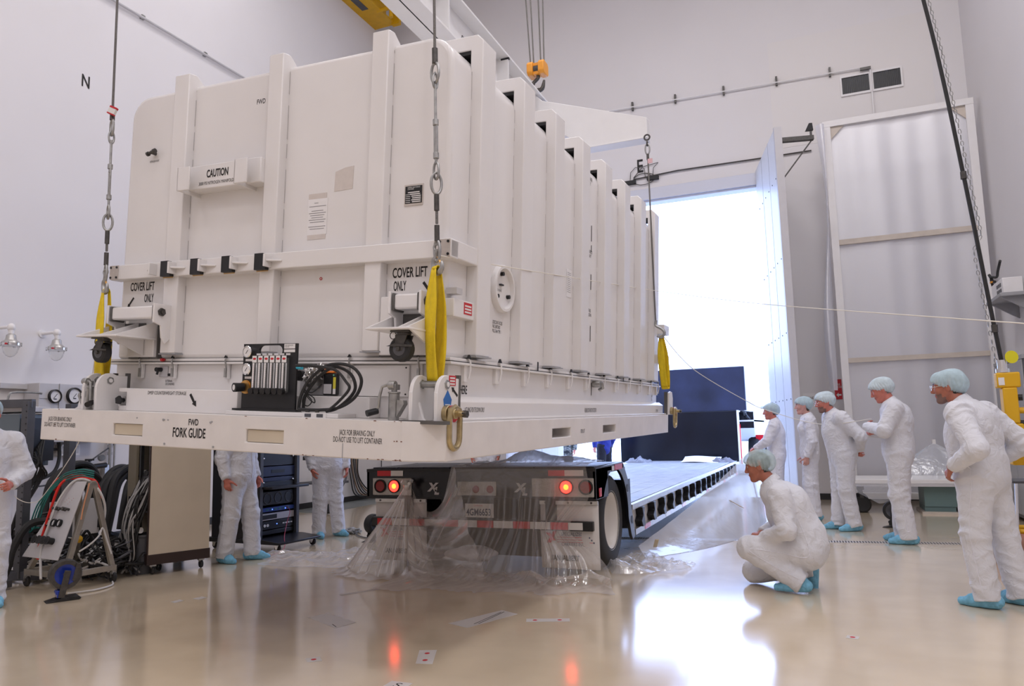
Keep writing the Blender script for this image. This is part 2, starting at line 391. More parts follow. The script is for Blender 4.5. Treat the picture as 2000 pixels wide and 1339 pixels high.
# weld seams on the deck front and side, bolts
ws = MB()
for x in (2.55, ): ws.box(x-.002, x+.002, -.002, .0, .0, .08)
for x in (.97, 1.21, 1.24, 1.6, 1.2): ws.cyl((x, -.003, .165 if x > 1 else .17), (x, .001, .165 if x > 1 else .17), .005, n=8)
for x, z in ((1.2, .165), (1.59, .16), (1.22, .02), (1.62, .018)): ws.cyl((x, -.004, z), (x, .001, z), .007, n=8)
ws.build('deck_bolt', M_grey, CON)
ch = MB(); rr = random.Random(3)
for k in range(26):
    x = rr.choice([2.9, 2.86, 2.8, 2.7, 2.3, 1.9, .2, 2.91]) + rr.uniform(-.05, .05); z = rr.choice([.002, .002, .004, .203, .1])
    if x > 2.915: x = 2.91
    ch.box(x, x+rr.uniform(.004, .016), -.0012, 0, z, z+rr.uniform(.002, .007))
ch.build('paint_chip', mat('rust_brown', (.20, .09, .06), .8), CON)
# upper base, ledges, flanges
MB().box(.215, 2.95, .415, 5.46, CH, .53).build('upper_base', M_white, CON, bevel=.008)
sr = MB().prism([(2.94, CH), (3.03, CH), (3.03, .315), (2.985, .345), (2.94, .345)], 'y', .42, 5.46)
sr.prism([(2.94, CH), (3.075, CH), (3.075, .222), (2.94, .222)], 'y', .3, 5.5)
sr.build('side_sill', M_white, CON, bevel=.005)
fl = MB().box(.175, 2.99, .375, 5.5, .527, .541).box(.19, 2.975, .39, 5.485, .547, .566)
fl.build('flange', M_white, CON, bevel=.003)
MB().box(.19, 2.98, .385, 5.49, .541, .547).build('gasket', M_rubberg, CON)
# cover with rounded long edges
prof = [(.225, .566)]
rc = .17
prof += [(.225+rc-rc*math.cos(R(t)), 2.49-rc+rc*math.sin(R(t))) for t in range(0, 91, 10)]
prof += [(2.93-rc+rc*math.sin(R(t)), 2.49-rc+rc*math.cos(R(t))) for t in range(0, 91, 10)]
prof += [(2.93, .566)]
MB().prism(prof, 'y', .404, 5.47).build('cover', M_white, CON, bevel=.03, seg=4, ang=50)
# front ribs
for x0, x1 in ((.735, .872), (1.59, 1.708), (2.403, 2.52)):
    r_ = MB().prism([(.335, .60), (.335, 2.555), (.40, 2.565), (.53, 2.478), (.53, .60)], 'x', x0, x1)
    o = r_.build('front_rib', M_white, CON, bevel=.006)
    w_ = MB(); z = .66
    while z < 2.45:
        dz = rr.uniform(.1, .35); w_.box(x1+.0, x1+.003, .400, .403, z, min(z+dz*.75, 2.45)); z += dz
    w_.build('weld_seam', mat('weld_grey', (.50, .48, .47), .7), o)
    MB().box(x0-.012, x1+.012, .335, .40, .592, .599).build('foot_plate', M_grey, o)
# side ribs run up the side, over the roof and down the other side
rib_y = [(.648, .832), (1.296, 1.486), (1.905, 2.10), (2.548, 2.745), (3.19, 3.40), (3.85, 4.045), (4.49, 4.70), (5.115, 5.32)]
for y0, y1 in rib_y:
    P = [(3.005, .59), (3.005, 2.585), (.15, 2.585), (.15, .59), (.235, .59), (.235, 2.49), (2.925, 2.49), (2.925, .59)]
    me = MB()
    outer = [(3.005, .59), (3.005, 2.545), (2.965, 2.585), (.19, 2.585), (.15, 2.545), (.15, .59)]
    inner = [(2.918, .59), (2.918, 2.492), (2.878, 2.492), (.277, 2.492), (.237, 2.492), (.237, .59)]
    n = 6; vs = [(p[0], y, p[1]) for y in (y0, y1) for p in outer+inner]; fs = []
    for i in range(n-1):
        a, b, c_, d = i, i+1, 6+i+1, 6+i
        fs += [(a, b, c_, d), (12+d, 12+c_, 12+b, 12+a), (a, 12+a, 12+b, b), (d, c_, 12+c_, 12+d)]
    fs += [(0, 6, 18, 12), (5, 17, 23, 11)]
    me.add(vs, fs); o = me.build('side_rib', M_white, CON, bevel=.006)
    MB().box(2.80, 2.918, y0+.01, y1-.01, 2.468, 2.4925).build('dark_strip', M_rubber, o)  # thin dark strip under the roof arm of the rib
    MB().box(2.93, 3.015, y0-.012, y1+.012, .58, .589).build('foot_plate', M_grey, o)
    w_ = MB(); z = .66
    while z < 2.3:
        dz = rr.uniform(.12, .4); w_.box(2.929, 2.932, y0-.002, y0+.001, z, min(z+dz*.7, 2.35)); z += dz
    w_.build('weld_seam', _M['weld_grey'], o)
# horizontal bands
MB().box(.215, 3.0, .318, .41, 1.125, 1.230).build('front_band', M_white, CON, bevel=.006)
MB().box(2.90, 3.0, .32, .845, 1.13, 1.235).build('side_band', M_white, CON, bevel=.006)
for x0, x1 in ((.217, .30), (2.92, 2.998)):
    o = MB().box(x0, x1, .312, .32, 1.128, 1.228).build('band_end_plate', mat('bare_primer', (.60, .54, .50), .55, noise=.15, nscale=20), CON)
    b = MB()
    for x in (x0+.012, x1-.012):
        for z in (1.142, 1.214): b.cyl((x, .312, z), (x, .307, z), .008, n=10)
    b.build('bolt', M_black, o)
# black guide blocks with small bracket shelves
for x0 in (.753, 1.03, 1.308, 1.588):
    g = MB().prism([(x0, 1.12), (x0+.094, 1.12), (x0+.094, 1.148), (x0+.07, 1.148), (x0+.07, 1.227), (x0, 1.227)], 'y', .285, .318)
    o = g.build('guide_block', M_black, CON, bevel=.002)
    MB().box(x0-.003, x0+.091, .314, .3175, 1.114, 1.119).build('edge_tape', mat('orange_edge', (.62, .36, .10), .6), o)
    b = MB().box(x0+.10, x0+.115, .255, .32, 1.135, 1.215).prism([(x0+.115, .32), (x0+.115, .265), (x0+.20, .312), (x0+.20, .32)], 'z', 1.17, 1.182)
    b.build('bracket', M_white, CON, bevel=.003)
b = MB().prism([(.585, .32), (.67, .265), (.67, .32)], 'z', 1.17, 1.182).box(.67, .685, .255, .32, 1.135, 1.215); b.build('bracket', M_white, CON, bevel=.003)
# caution bar
MB().box(.93, 1.592, .30, .41, 1.70, 1.865).build('manifold_cover', M_white, CON, bevel=.006)
for x0, x1 in ((.952, 1.062), (1.455, 1.562)):
    b = MB().box(x0, x0+.012, .21, .41, 1.675, 1.835).box(x0, x1, .21, .222, 1.675, 1.835); b.build('guard_bracket', M_white, CON, bevel=.004)
text(CON, 'CAUTION', .050, (1.122, .2985, 1.775), '-y', width=.192, bold=.002)
text(CON, '3000 PSI NITROGEN MANIFOLD', .022, (1.055, .2985, 1.725), '-y', width=.31)
text(CON, 'FWD', .032, (1.50, .4025-.07, 2.235), '-y', xs=.72, bold=.001)
text(CON, 'NITROGEN PORT', .014, (.445, .4025, 1.985), '-y', xs=.6)
nz = MB().cyl((.50, .404, 2.045), (.50, .36, 2.045), .012).cyl((.475, .365, 2.038), (.53, .365, 2.052), .011).cyl((.46, .365, 2.035), (.475, .365, 2.038), .016).cyl((.52, .365, 2.05), (.54, .365, 2.054), .016)
nz.build('nitrogen_port', M_dsteel, CON)
# data plate, papers, tape
o = MB().box(2.628, 2.757, .398, .4035, 1.468, 1.595).build('data_plate_border', _M['bare_primer'], CON)
o2 = MB().box(2.635, 2.752, .395, .399, 1.480, 1.585).build('data_plate', M_black, CON, bevel=.002)
l = MB()
for k, (a0, a1) in enumerate(((.02, .10), (.035, .105), (.045, .11), (.05, .11), (.045, .11), (.05, .11))): l.box(2.635+a0, 2.635+a1, .3945, .3949, 1.546-.0115*k-.003, 1.546-.0115*k+.003)
for k in range(5): l.box(2.64, 2.672, .3945, .3949, 1.534-.0115*k-.002, 1.534-.0115*k+.001)
l.build('data_line', M_whrefl, o2)
text(o2, 'SHIPPING AND STORAGE\nCONTAINER', .0075, (2.652, .3946, 1.572), '-y', M_whrefl, xs=.7)
o = MB().box(1.905, 2.058, .4015, .4035, 1.345, 1.575).build('paper_notice', M_paper, CON)
text(o, 'WARNING', .0065, (1.955, .401, 1.545), '-y', xs=.7)
l = MB()
for k in range(11):
    hw = .066-.01*((k*7) % 3)
    if k in (1, 8): continue
    l.box(1.9815-hw, 1.9815+hw, .4008, .4013, 1.525-.0145*k, 1.529-.0145*k)
l.build('printed_line', mat('print_grey', (.28, .27, .28), .8), o)
for z0, z1 in ((1.575, 1.61), (1.315, 1.345)): MB().box(1.908, 2.05, .4018, .4036, z0, z1).build('tape_strip', M_tape, CON)
MB().prism([(2.105, 1.61), (2.245, 1.615), (2.25, 1.76), (2.185, 1.755), (2.11, 1.735)], 'y', .402, .4036).build('tape_patch', M_tape, CON)
MB().torus((2.03, .4025, 1.062), .008, .0022, (0,1,0), n=14, k=5).build('red_ring_mark', M_red, CON)
text(CON, 'COVER LIFT', .058, (.325, .4025, 1.055), '-y', width=.24, bold=.0015); text(CON, 'ONLY', .056, (.472, .4025, .97), '-y', width=.092, bold=.0015)
text(CON, 'COVER LIFT', .058, (2.560, .4025, 1.040), '-y', width=.24, bold=.0015); text(CON, 'ONLY', .056, (2.570, .4025, .962), '-y', width=.088, bold=.0015)
def arrow(parent, p0, p1, w, plane, ax='y', name='painted_arrow'):
    p0, p1 = Vector(p0), Vector(p1); d = (p1-p0).normalized(); n = Vector((-d.y, d.x)); L = (p1-p0).length; h = w*1.9
    P = [p0+n*w/2, p0+d*(L-h)+n*w/2, p0+d*(L-h)+n*w*1.1, p1, p0+d*(L-h)-n*w*1.1, p0+d*(L-h)-n*w/2, p0-n*w/2]
    return MB().prism([tuple(q) for q in P], ax, plane, plane+.0012).build(name, M_blackt, parent)
arrow(CON, (.365, 1.005), (.305, .935), .014, .4022); arrow(CON, (2.776, 1.005), (2.840, .925), .017, .4022)
# caster brackets folded up on the cover
def caster_bracket(x0, x1, sgn, px, m0, m1, pr1):
    xc = (x0+x1)/2
    o = MB().box(m0, m1, .345, .41, .575, .92).build('caster_bracket', M_white, CON, bevel=.006)
    MB().box(m0-.012, m1+.012, .372, .407, .565, .80).build('mount_gasket', M_rubberg, o)
    hx0, hx1 = (x0, x1) if sgn < 0 else (x0, x1)
    MB().box(hx0+.02, hx1-.06, .215, .31, .825, .912).build('hinge_beam', M_white, o, bevel=.012)
    for a0, a1 in ((hx0+.012, hx0+.026), (hx1-.07, hx1-.05)):
        MB().box(a0, a1, .205, .32, .815, .918).build('beam_collar', M_rubberg, o, bevel=.01)
    for a in (hx0, hx1-.045):
        MB().prism([(.20, .80), (.20, .925), (.345, .925), (.345, .70), (.30, .66), (.27, .70), (.26, .78)], 'x', a-.008, a+.008).build('hinge_arm', M_white, o, bevel=.003)
    b = MB().cyl((hx1-.045, .255, .87), (hx1-.022, .255, .87), .028, n=6).cyl((hx1-.045, .255, .87), (hx1-.016, .255, .87), .014, n=12); b.build('pivot_nut', M_dsteel, o)
    MB().box(px-.19, px+pr1, .03, .34, .692, .704).build('caster_plate', M_white, o, bevel=.003)
    for gx in (px-.18, px+.02, px+pr1-.012):
        MB().prism([(.035, .704), (.34, .704), (.34, .815)], 'x', gx-.006, gx+.006).build('gusset', M_white, o)
    MB().prism([(.06, .692), (.34, .692), (.34, .585)], 'x', px+.07, px+.082).build('gusset', M_white, o)
    MB().box(px-.17, px+.09, .335, .343, .70, .81).build('backing_plate', M_rubberg, o)
    MB().bar((px-.1, .39, .60), (px+.09, .39, .60), .02, .018).build('stop_bar', M_dsteel, o)
    # caster
    wx, wy, wz = (px-.055 if sgn < 0 else px-.015), .13, .592
    c = MB().box(wx-.045, wx+.075, wy-.055, wy+.055, .682, .691)
    c.cyl((wx+.01, wy, .684), (wx+.01, wy, .668), .04, n=16)
    for s in (-1, 1): c.prism([(wx-.025, .668), (wx+.05, .668), (wx+.022, .58), (wx-.018, .58)], 'y', wy+s*.032-.004, wy+s*.032+.004)
    c.cyl((wx, wy-.045, wz), (wx, wy+.045, wz), .012)
    c.prism([(wx-.075, .606), (wx-.02, .622), (wx+.09, .612), (wx+.085, .602), (wx, .604)], 'y', wy-.044, wy-.037)
    c.torus((wx-.06, wy, .668), .02, .003, (0, 1, 0), n=14, k=5)
    co = c.build('caster_fork', M_dsteel, o, bevel=.002)
    MB().lathe([(.02, -.03), (.058, -.03), (.068, -.022), (.070, 0), (.068, .022), (.058, .03), (.02, .03)], (wx, wy, wz), (0, 1, 0), 28).build('caster_wheel', M_rubber, o)
    MB().lathe([(.012, -.034), (.03, -.034), (.042, -.028), (.044, -.031), (.044, .031), (.03, .034), (.012, .034)], (wx, wy, wz), (0, 1, 0), 24).build('wheel_hub', M_dgrey, o)
    return o
caster_bracket(.37, .86, -1, .49, .40, .66, .20)
caster_bracket(2.68, 2.925, 1, 2.835, 2.52, 2.90, .085)
# right side bracket block with sticker
o = MB().box(2.90, 2.985, .40, .845, .80, .905).build('side_bracket', M_white, CON, bevel=.005)
st = MB().box(2.985, 2.987, .52, .62, .825, .895).build('red_label', M_red, o)
l = MB()
for k in range(3): l.box(2.987, 2.9875, .53, .61, .834+.018*k, .844+.018*k)
l.build('label_line', M_whrefl, st)
MB().box(2.93, 3.0, .40, .47, .93, .965).build('scale_tag', M_lgrey, o)
# desiccant port on the side
PT = MB().lathe([(0, 0), (.085, 0), (.13, .006), (.135, .035), (.152, .035), (.16, .02), (.16, -.01)], (2.932, 1.135, 1.065), (1, 0, 0), 36)
po = PT.build('access_port', M_white, CON, ang=30)
b = MB()
for a in (95, 215, 335): b.cyl((2.93, 1.135+.10*math.cos(R(a)), 1.065+.10*math.sin(R(a))), (2.955, 1.135+.10*math.cos(R(a)), 1.065+.10*math.sin(R(a))), .014, n=10)
b.box(2.93, 2.95, 1.10, 1.14, 1.085, 1.095); b.build('port_screw', M_black, po)
text(po, 'PULL VALVE', .016, (2.9335, 1.04, 1.045), '+x', xs=.8)
text(CON, 'DESICCANT ACCESS\nPAO UNITS RED\nMIL-D-3464 TYPE 1', .022, (2.9315, 1.02, .825), '+x', xs=.5)
o = MB().box(2.931, 2.933, 2.385, 2.5, 1.19, 1.42).build('side_paper', M_paper, CON)
l = MB()
for k in range(11): l.box(2.933, 2.9335, 2.40, 2.485, 1.23+.016*k, 1.234+.016*k)
l.build('printed_line', _M['print_grey'], o)
text(CON, 'REUSABLE CONTAINER\nDO NOT DESTROY', .035, (2.9315, 2.78, 2.32), '+x', xs=.45)
d = MB()
for z0, z1 in ((1.775, 1.92), (1.335, 1.475), (.87, 1.01), (1.68, 1.74)): d.box(2.9315, 2.9335, 3.01, 3.02, z0, z1)
d.box(2.9515, 2.953, 3.0, 3.012, .39, .50); d.build('centre_mark', M_blackt, CON)
text(CON, 'CENTER OF\nGRAVITY', .03, (2.9315, 2.93, 1.66), '+x', xs=.5); text(CON, 'LIFT AND\nTIE DOWN', .03, (2.9315, 2.93, 1.13), '+x', xs=.5)
text(CON, 'REUSABLE CONTAINER DO NOT DESTROY', .035, (3.031, 2.6, .245), '+x', xs=.32)
text(CON, 'LIFT HERE', .05, (2.9515, .475, .36), '+x', xs=.55, bold=.001)
text(CON, 'LAST RING FOR TIE DOWN ONLY', .028, (3.031, .47, .255), '+x', xs=.42)
text(CON, 'FORK LIFT', .03, (3.1012, 2.3, .085), '+x', xs=.5)
text(CON, 'GR WT\nTARE', .03, (2.9515, 5.2, .40), '+x', xs=.5); text(CON, 'CONTAINER', .025, (3.031, 5.1, .24), '+x', xs=.5)
# deck lettering
text(CON, 'JACK FOR BRAKING ONLY', .028, (.125, -.0015, .128), '-y', width=.235); text(CON, 'DO-NOT USE TO LIFT CONTAINER', .028, (.088, -.0015, .09), '-y', width=.31)
text(CON, 'FWD', .036, (1.41, -.0015, .140), '-y', width=.08, bold=.001); text(CON, 'FORK GUIDE', .055, (1.283, -.0015, .066), '-y', width=.268, bold=.0015)
text(CON, 'JACK FOR BRAKING ONLY', .029, (2.525, -.0015, .123), '-y', width=.23); text(CON, 'DO-NOT USE TO LIFT CONTAINER', .029, (2.485, -.0015, .085), '-y', width=.315)
# counterweight box and ledge on the deck
cb = MB().box(.62, 1.60, .19, .42, CH, .355).box(.545, .62, .19, .42, .33, .357).box(.545, .62, .19, .42, CH, .24).box(.545, .56, .19, .42, CH, .30)
co = cb.build('counterweight_box', M_white, CON, bevel=.004)
MB().cyl((.585, .2, .275), (.585, .17, .275), .016, n=6).cyl((.585, .17, .275), (.585, .155, .275), .03, n=5).build('star_knob', M_black, co)
text(co, 'DMSP COUNTERWEIGHT STORAGE', .022, (.822, .1885, .318), '-y', width=.345)
arrow(co, (1.205, .325), (1.26, .247), .018, .1882)
MB().box(1.60, 2.50, .30, .42, CH, .33).build('front_sill', M_white, CON, bevel=.005)
sh = MB().box(1.566, 2.41, .13, .30, CH, .232); sh.build('panel_shelf', M_white, CON, bevel=.004)
o = MB().box(2.16, 2.33, .125, .131, CH, .235).build('socket_plate', M_white, CON)
MB().box(2.18, 2.225, .1235, .126, .209, .228).box(2.265, 2.31, .1235, .126, .209, .228).build('socket_slot', M_dgrey, o)
MB().cyl((2.24, .16, .23), (2.24, .16, .247), .012, n=6).cyl((2.17, .16, .23), (2.17, .16, .245), .012, n=6).build('shelf_bolt', M_dsteel, CON)
# access panels on the upper base front
for x0, x1 in ((2.29, 2.70),):
    o = MB().box(x0, x1, .40, .416, .335, .52).build('access_panel', M_white, CON, bevel=.003)
    b = MB()
    for x in (x0+.02, x1-.02):
        for z in (.35, .505): b.cyl((x, .40, z), (x, .396, z), .005, n=8)
    b.build('panel_screw', M_black, o)
o = MB().box(.66, .74, .405, .416, .44, .515).build('grounding_plate', M_lgrey, CON, bevel=.003)
MB().cyl((.68, .405, .49), (.68, .36, .49), .015, n=10).cyl((.68, .38, .49), (.68, .37, .455), .008).cyl((.76, .412, .455), (.76, .398, .455), .010, n=8).build('grounding_stud', M_black, o)
text(CON, 'EXTERNAL\nGROUNDING', .016, (.715, .4135, .405), '-y', width=.085)
MB().cyl((.71, .375, .557), (.735, .372, .557), .011, n=10).cyl((.735, .372, .557), (.75, .372, .557), .005).build('red_plug', M_red, CON)
# connector panel with a round port behind the hoses
o = MB().box(1.90, 2.10, .402, .416, .335, .50).build('connector_panel', M_lgrey, CON, bevel=.006)
b = MB().lathe([(.03, 0), (.05, 0), (.055, .03), (.04, .06), (.03, .06)], (2.03, .402, .42), (0, -1, 0), 20).cyl((1.99, .40, .44), (1.99, .33, .45), .03, n=16)
b.build('connector', M_steel, o)
MB().cyl((1.98, .33, .45), (1.975, .30, .452), .032, n=16).build('connector_cap', M_black, o)
# latches along the seam
def latch(x, y, face):
    if face == 'f':
        o = MB().box(x-.014, x+.014, .385, .41, .43, .545).build('latch', M_white, CON, bevel=.003)
        MB().box(x-.008, x+.008, .372, .386, .44, .50).tube([(x+.004, .38, .50), (x+.003, .368, .545), (x, .378, .575), (x+.008, .378, .582)], .005, 6).build('latch_hook', M_steel, o)
        MB().prism([(x-.012, .567), (x+.012, .567), (x, .585)], 'y', .37, .385).build('latch_tip', M_black, o)
    else:
        o = MB().box(2.948, 2.974, y-.030, y+.016, .43, .535).build('latch', M_white, CON, bevel=.003)
        MB().tube([(2.98, y+.012, .45), (2.99, y+.014, .5), (2.99, y+.012, .545), (2.98, y, .575)], .006, 6).build('latch_hook', M_whitem, o)
        MB().prism([(y-.018, .567), (y+.018, .567), (y, .592)], 'x', 2.978, 2.992).build('latch_tip', M_black, o)
for x in (.50, .815, 1.30, 2.29, 2.775): latch(x, 0, 'f')
for y in (.60, 1.03, 1.484, 1.926, 2.382, 2.827, 3.274, 3.712, 4.146, 4.589, 5.056, 5.40): latch(0, y, 's')
MB().tube([(2.96, 3.02, .50), (3.01, 3.02, .51), (3.03, 3.06, .50), (3.03, 3.10, .46), (2.99, 3.10, .44)], .014, 8).cyl((2.96, 3.03, .49), (3.03, 3.03, .49), .03, n=12).build('side_clamp', M_steel, CON)
MB().box(2.985, 2.99, 1.66, 1.675, .545, .61).build('index_mark', M_black, CON); MB().box(2.985, 2.99, 3.90, 3.915, .545, .60).build('index_mark', M_black, CON)
# lifting lugs
def lug(x, y, full=True, name='lifting_lug'):
    P = [(y-.115, CH), (y+.115, CH), (y+.115, .44)] + [(y-.02+.095*math.cos(R(t)), .36+.095*math.sin(R(t))) for t in range(60, 181, 15)] + [(y-.115, .36)]
    o = MB().prism(P, 'x', x-.011, x+.011).build(name, M_whitem, CON, bevel=.003)
    MB().cyl((x+.010, y-.02, .405), (x+.018, y-.02, .405), .026, n=6).build('pin_nut', M_steel, o)
    MB().cyl((x+.017, y-.02, .405), (x+.021, y-.02, .405), .014, n=12).build('pin_end', M_whitem, o)
    MB().box(x-.013, x+.013, y+.112, y+.135, CH+.01, .46).build('lug_weld', M_rubberg, o)
    return o
lug(.33, .20); lug(.455, .20)
r1 = lug(2.90, .22); r2 = lug(3.055, .22)
MB().box(2.86, 3.13, .06, .13, CH-.012, CH+.006).build('lug_foot', M_rubberg, CON)
MB().cyl((.32, .18, .405), (.46, .18, .405), .02, n=12).cyl((2.885, .20, .405), (3.06, .20, .405), .02, n=12).build('lug_pin', M_steel, CON)
x = 3.0665
o = MB().box(x, x+.0015, .22, .295, .40, .455).build('red_label', M_red, r2)
l = MB()
for k in range(3): l.box(x+.0015, x+.002, .23, .285, .405+.016*k, .414+.016*k)
l.build('label_line', M_whrefl, o)
arrow(r2, (.32, .345), (.25, .392), .014, x, 'x')
MB().prism([(.165, .325), (.21, .375), (.255, .325), (.235, .255), (.185, .255)], 'x', x, x+.0015).build('blue_diamond_label', mat('label_blue', (.03, .16, .50), .4), r2)
MB().box(x+.0015, x+.002, .19, .23, .275, .285).box(x+.0015, x+.002, .183, .237, .292, .300).build('label_line', M_whrefl, r2)
# shackle / swivel ring at the corner
def swivel(x, y, z):
    s = MB().cyl((x, y-.03, z), (x+.075, y-.03, z), .028, n=16).cyl((x+.005, y-.03, z), (x+.035, y-.03, z), .045, n=20).cyl((x+.04, y+.0, z), (x+.11, y+.0, z), .018, n=12)
    o = s.build('swivel_ring', M_gold, CON, bevel=.003)
    MB().cyl((x+.036, y-.01, z), (x+.052, y-.01, z), .045, n=20).build('red_washer', M_red, o)
    MB().cyl((x+.10, y, z), (x+.125, y, z), .02, n=6).build('bolt_head', M_dsteel, o)
    pts = [(x+.05, y-.055, z+.02), (x+.05, y-.058, z-.03)] + [(x+.05, y-.0+.055*math.cos(R(t)), z-.13+.055*math.sin(R(t))) for t in range(180, 361, 20)] + [(x+.05, y+.055, z-.03), (x+.05, y+.045, z+.02), (x+.05, y, z+.035), ]
    MB().tube(pts, .016, 10, closed=True).build('bail', M_gold, o)
swivel(3.06, .22, .25)
# far corner lug
P = [(5.43, CH-.0), (5.62, CH), (5.62, .40), (5.58, .47), (5.50, .48), (5.43, .46)]
MB().prism(P, 'x', 3.09, 3.112).build('lifting_lug', M_whitem, CON, bevel=.003)
MB().box(3.05, 3.09, 5.43, 5.62, CH, .47).build('lug_weld', M_rubberg, CON)
swivel(3.11, 5.53, .25)
o = MB().box(2.96, 3.09, 5.25, 5.5, .80, .90).box(2.96, 3.09, 5.25, 5.5, 1.14, 1.25).build('rear_bracket', M_white, CON, bevel=.006)
# screw jacks on the deck corners
def jack(x, y, flip):
    o = MB().cyl((x, y, CH), (x, y, CH+.145), .030, n=18).cyl((x, y, CH+.145), (x, y, CH+.155), .034, n=18).cyl((x, y, CH+.155), (x, y, CH+.175), .016, n=12).build('screw_jack', M_steel, CON, bevel=.002)
    MB().cyl((x-.02, y-.02, CH+.19), (x+.02, y-.02, CH+.19), .024, n=14).box(x-.02, x+.025, y-.03, y+.02, CH+.165, CH+.195).build('gear_head', M_steel, o, bevel=.003)
    s = flip
    MB().tube([(x+.02*s, y-.02, CH+.195), (x+.06*s, y-.03, CH+.18), (x+.07*s, y-.035, CH+.13), (x+.075*s, y-.035, CH+.07), (x+.10*s, y-.035, CH+.05)], .009, 8).build('crank', M_steel, o)
    MB().cyl((x+.085*s, y-.03, CH+.05), (x+.115*s, y-.085, CH+.035), .018, n=12).build('crank_grip', M_black, o)
    MB().prism([(x-.03*s, CH+.02), (x-.075*s, CH+.09), (x-.07*s, CH+.11), (x-.03*s, CH+.11)], 'y', y-.02, y+.02).build('jack_bracket', M_steel, o)
    return o
j1 = jack(.322, .13, 1); j2 = jack(2.78, .13, -1)
MB().prism([(.292, CH+.075), (.285, CH+.125), (.342, CH+.125), (.342, CH+.085), (.317, CH+.06)], 'y', .0985, .1).build('jack_label', M_black, j1)
text(j1, '5000', .018, (.295, .098, CH+.092), '-y', M_whrefl, xs=.8, bold=.001)
for x, s in ((.20, 1), (2.87, 1)):
    MB().prism([(x-.07, CH), (x+.09, CH), (x+.07, CH+.015), (x+.035, CH+.12), (x, CH+.12), (x-.035, CH+.015)], 'y', .17, .19).build('jack_gusset', M_white, CON, bevel=.003)
# loose items resting on the container ledge: gauge panel, meter, hoses
def on_container(x, y, z): return CM @ Matrix.Translation((x, y, z))
PAN = thing('flow_meter_board', 'black flow gauge board with six flow tubes standing on the container ledge', 'gauge panel', matrix=on_container(1.640, .19, .246))
W_, H_ = .415, .393
pn = MB().box(0, W_, -.007, .007, 0, H_).build('panel', M_black, PAN)
hc = MB().prism([(.125+.035+.035*math.cos(R(t)), .35+.033*math.sin(R(t))) for t in range(90, 271, 20)] + [(.27+.035*math.cos(R(t)), .35+.033*math.sin(R(t))) for t in range(-90, 91, 20)], 'y', -.1, .1)
cut(pn, hc)
MB().box(-.06, W_+.02, -.02, .03, -.012, 0).build('foot_bar', M_black, PAN)
for i, z in enumerate((.345, .238)):
    g = MB().lathe([(0, 0), (.036, 0), (.036, .02), (.031, .024), (.031, .018), (0, .018)], (.045, -.007, z), (0, -1, 0), 28).build('gauge', M_chrome, PAN)
    MB().cyl((.045, -.0255, z), (.045, -.0262, z), .030, n=28).build('dial', M_paper, g)
    MB().bar((.037, -.027, z-.012), (.052, -.027, z+.010), .0035, .001, (0, 1, 0)).build('needle', M_black, g)
    MB().box(.02, .072, -.0085, -.007, z-.058, z-.044).build('gauge_label', M_paper, PAN)
for k in range(6):
    x = .098+.0455*k
    f = MB().box(x, x+.036, -.034, -.007, .10, .305).build('flow_meter', M_glass, PAN, bevel=.002)
    MB().box(x+.001, x+.035, -.0352, -.034, .278, .318).build('meter_top', M_paper, f)
    MB().sphere((x+.018, -.0352, .300), (.013, .0012, .007), 12).build('red_badge', M_red, f)
    MB().box(x+.004, x+.017, -.0346, -.0341, .115, .275).build('meter_scale', M_paper, f)
    MB().cyl((x+.025, -.02, .11), (x+.025, -.02, .275), .004, n=10).build('tube', M_chrome, f)
    MB().box(x+.0235, x+.0255, -.0348, -.0344, .12, .25).build('tube_line', M_black, f)
    tk = MB()
    for q in range(12): tk.box(x+.011, x+.017, -.0349, -.0345, .125+.012*q, .1262+.012*q)
    tk.build('tick_mark', M_red if k % 3 == 0 else M_dgrey, f)
    MB().cyl((x+.018, -.034, .108), (x+.018, -.06, .104), .019, n=16).build('valve_knob', M_black, f)
    MB().box(x+.0-.002+.01, x+.036+.004, -.0085, -.007, .323, .334).build('meter_label', M_paper, PAN)
o = MB().box(.318, .40, -.0085, -.007, .362, .39).box(.318, .40, -.0085, -.007, .340, .357).build('panel_label', M_paper, PAN)
text(o, 'DRY NITROGEN\nGN2 SET', .007, (.325, -.009, .378), '-y', width=.06)
kb = MB().cyl((.04, -.007, .13), (.04, -.02, .13), .042, n=24).cyl((.04, -.02, .13), (.04, -.028, .13), .038, n=24).build('regulator', M_brass, PAN)
MB().cyl((.03, -.028, .128), (.012, -.085, .125), .026, .028, n=20).build('regulator_knob', M_black, kb)
MB().cyl((.0118, -.0852, .125), (.0113, -.0865, .125), .017, n=18).build('knob_cap', M_paper, kb)
MB().cyl((-.01, 0, .14), (-.035, -.004, .142), .01, n=10).build('side_fitting', M_steel, PAN); MB().cyl((-.035, -.004, .142), (-.055, -.006, .142), .008, n=10).build('red_cap', M_red, PAN)
MB().cyl((W_, 0, .25), (W_+.04, -.004, .247), .011, n=10).build('blue_fitting', mat('cyan_plastic', (.05, .45, .62), .4), PAN)
MET = thing('gas_meter', 'small black handheld meter with orange top stuck on the container wall behind the hoses', 'meter', matrix=on_container(2.12, .385, .335))
MB().box(0, .10, -.035, 0, 0, .135).build('body', M_black, MET, bevel=.008)
MB().box(.004, .08, -.037, .0, .135, .148).build('orange_top', mat('signal_orange', (.85, .22, .03), .45), MET, bevel=.004)
MB().box(.008, .066, -.036, -.035, .01, .068).build('face_label', M_lgrey, MET)
MB().box(.078, .097, -.0365, -.035, .04, .11).build('yellow_label', mat('label_yellow', (.7, .62, .06), .5), MET)
MB().box(.078, .097, -.0365, -.035, .008, .04).build('white_label', M_paper, MET)
MB().sphere((.08, -.036, .122), .005, 8).build('green_lamp', mat('green_lamp', (.2, .7, .45), .4), MET)
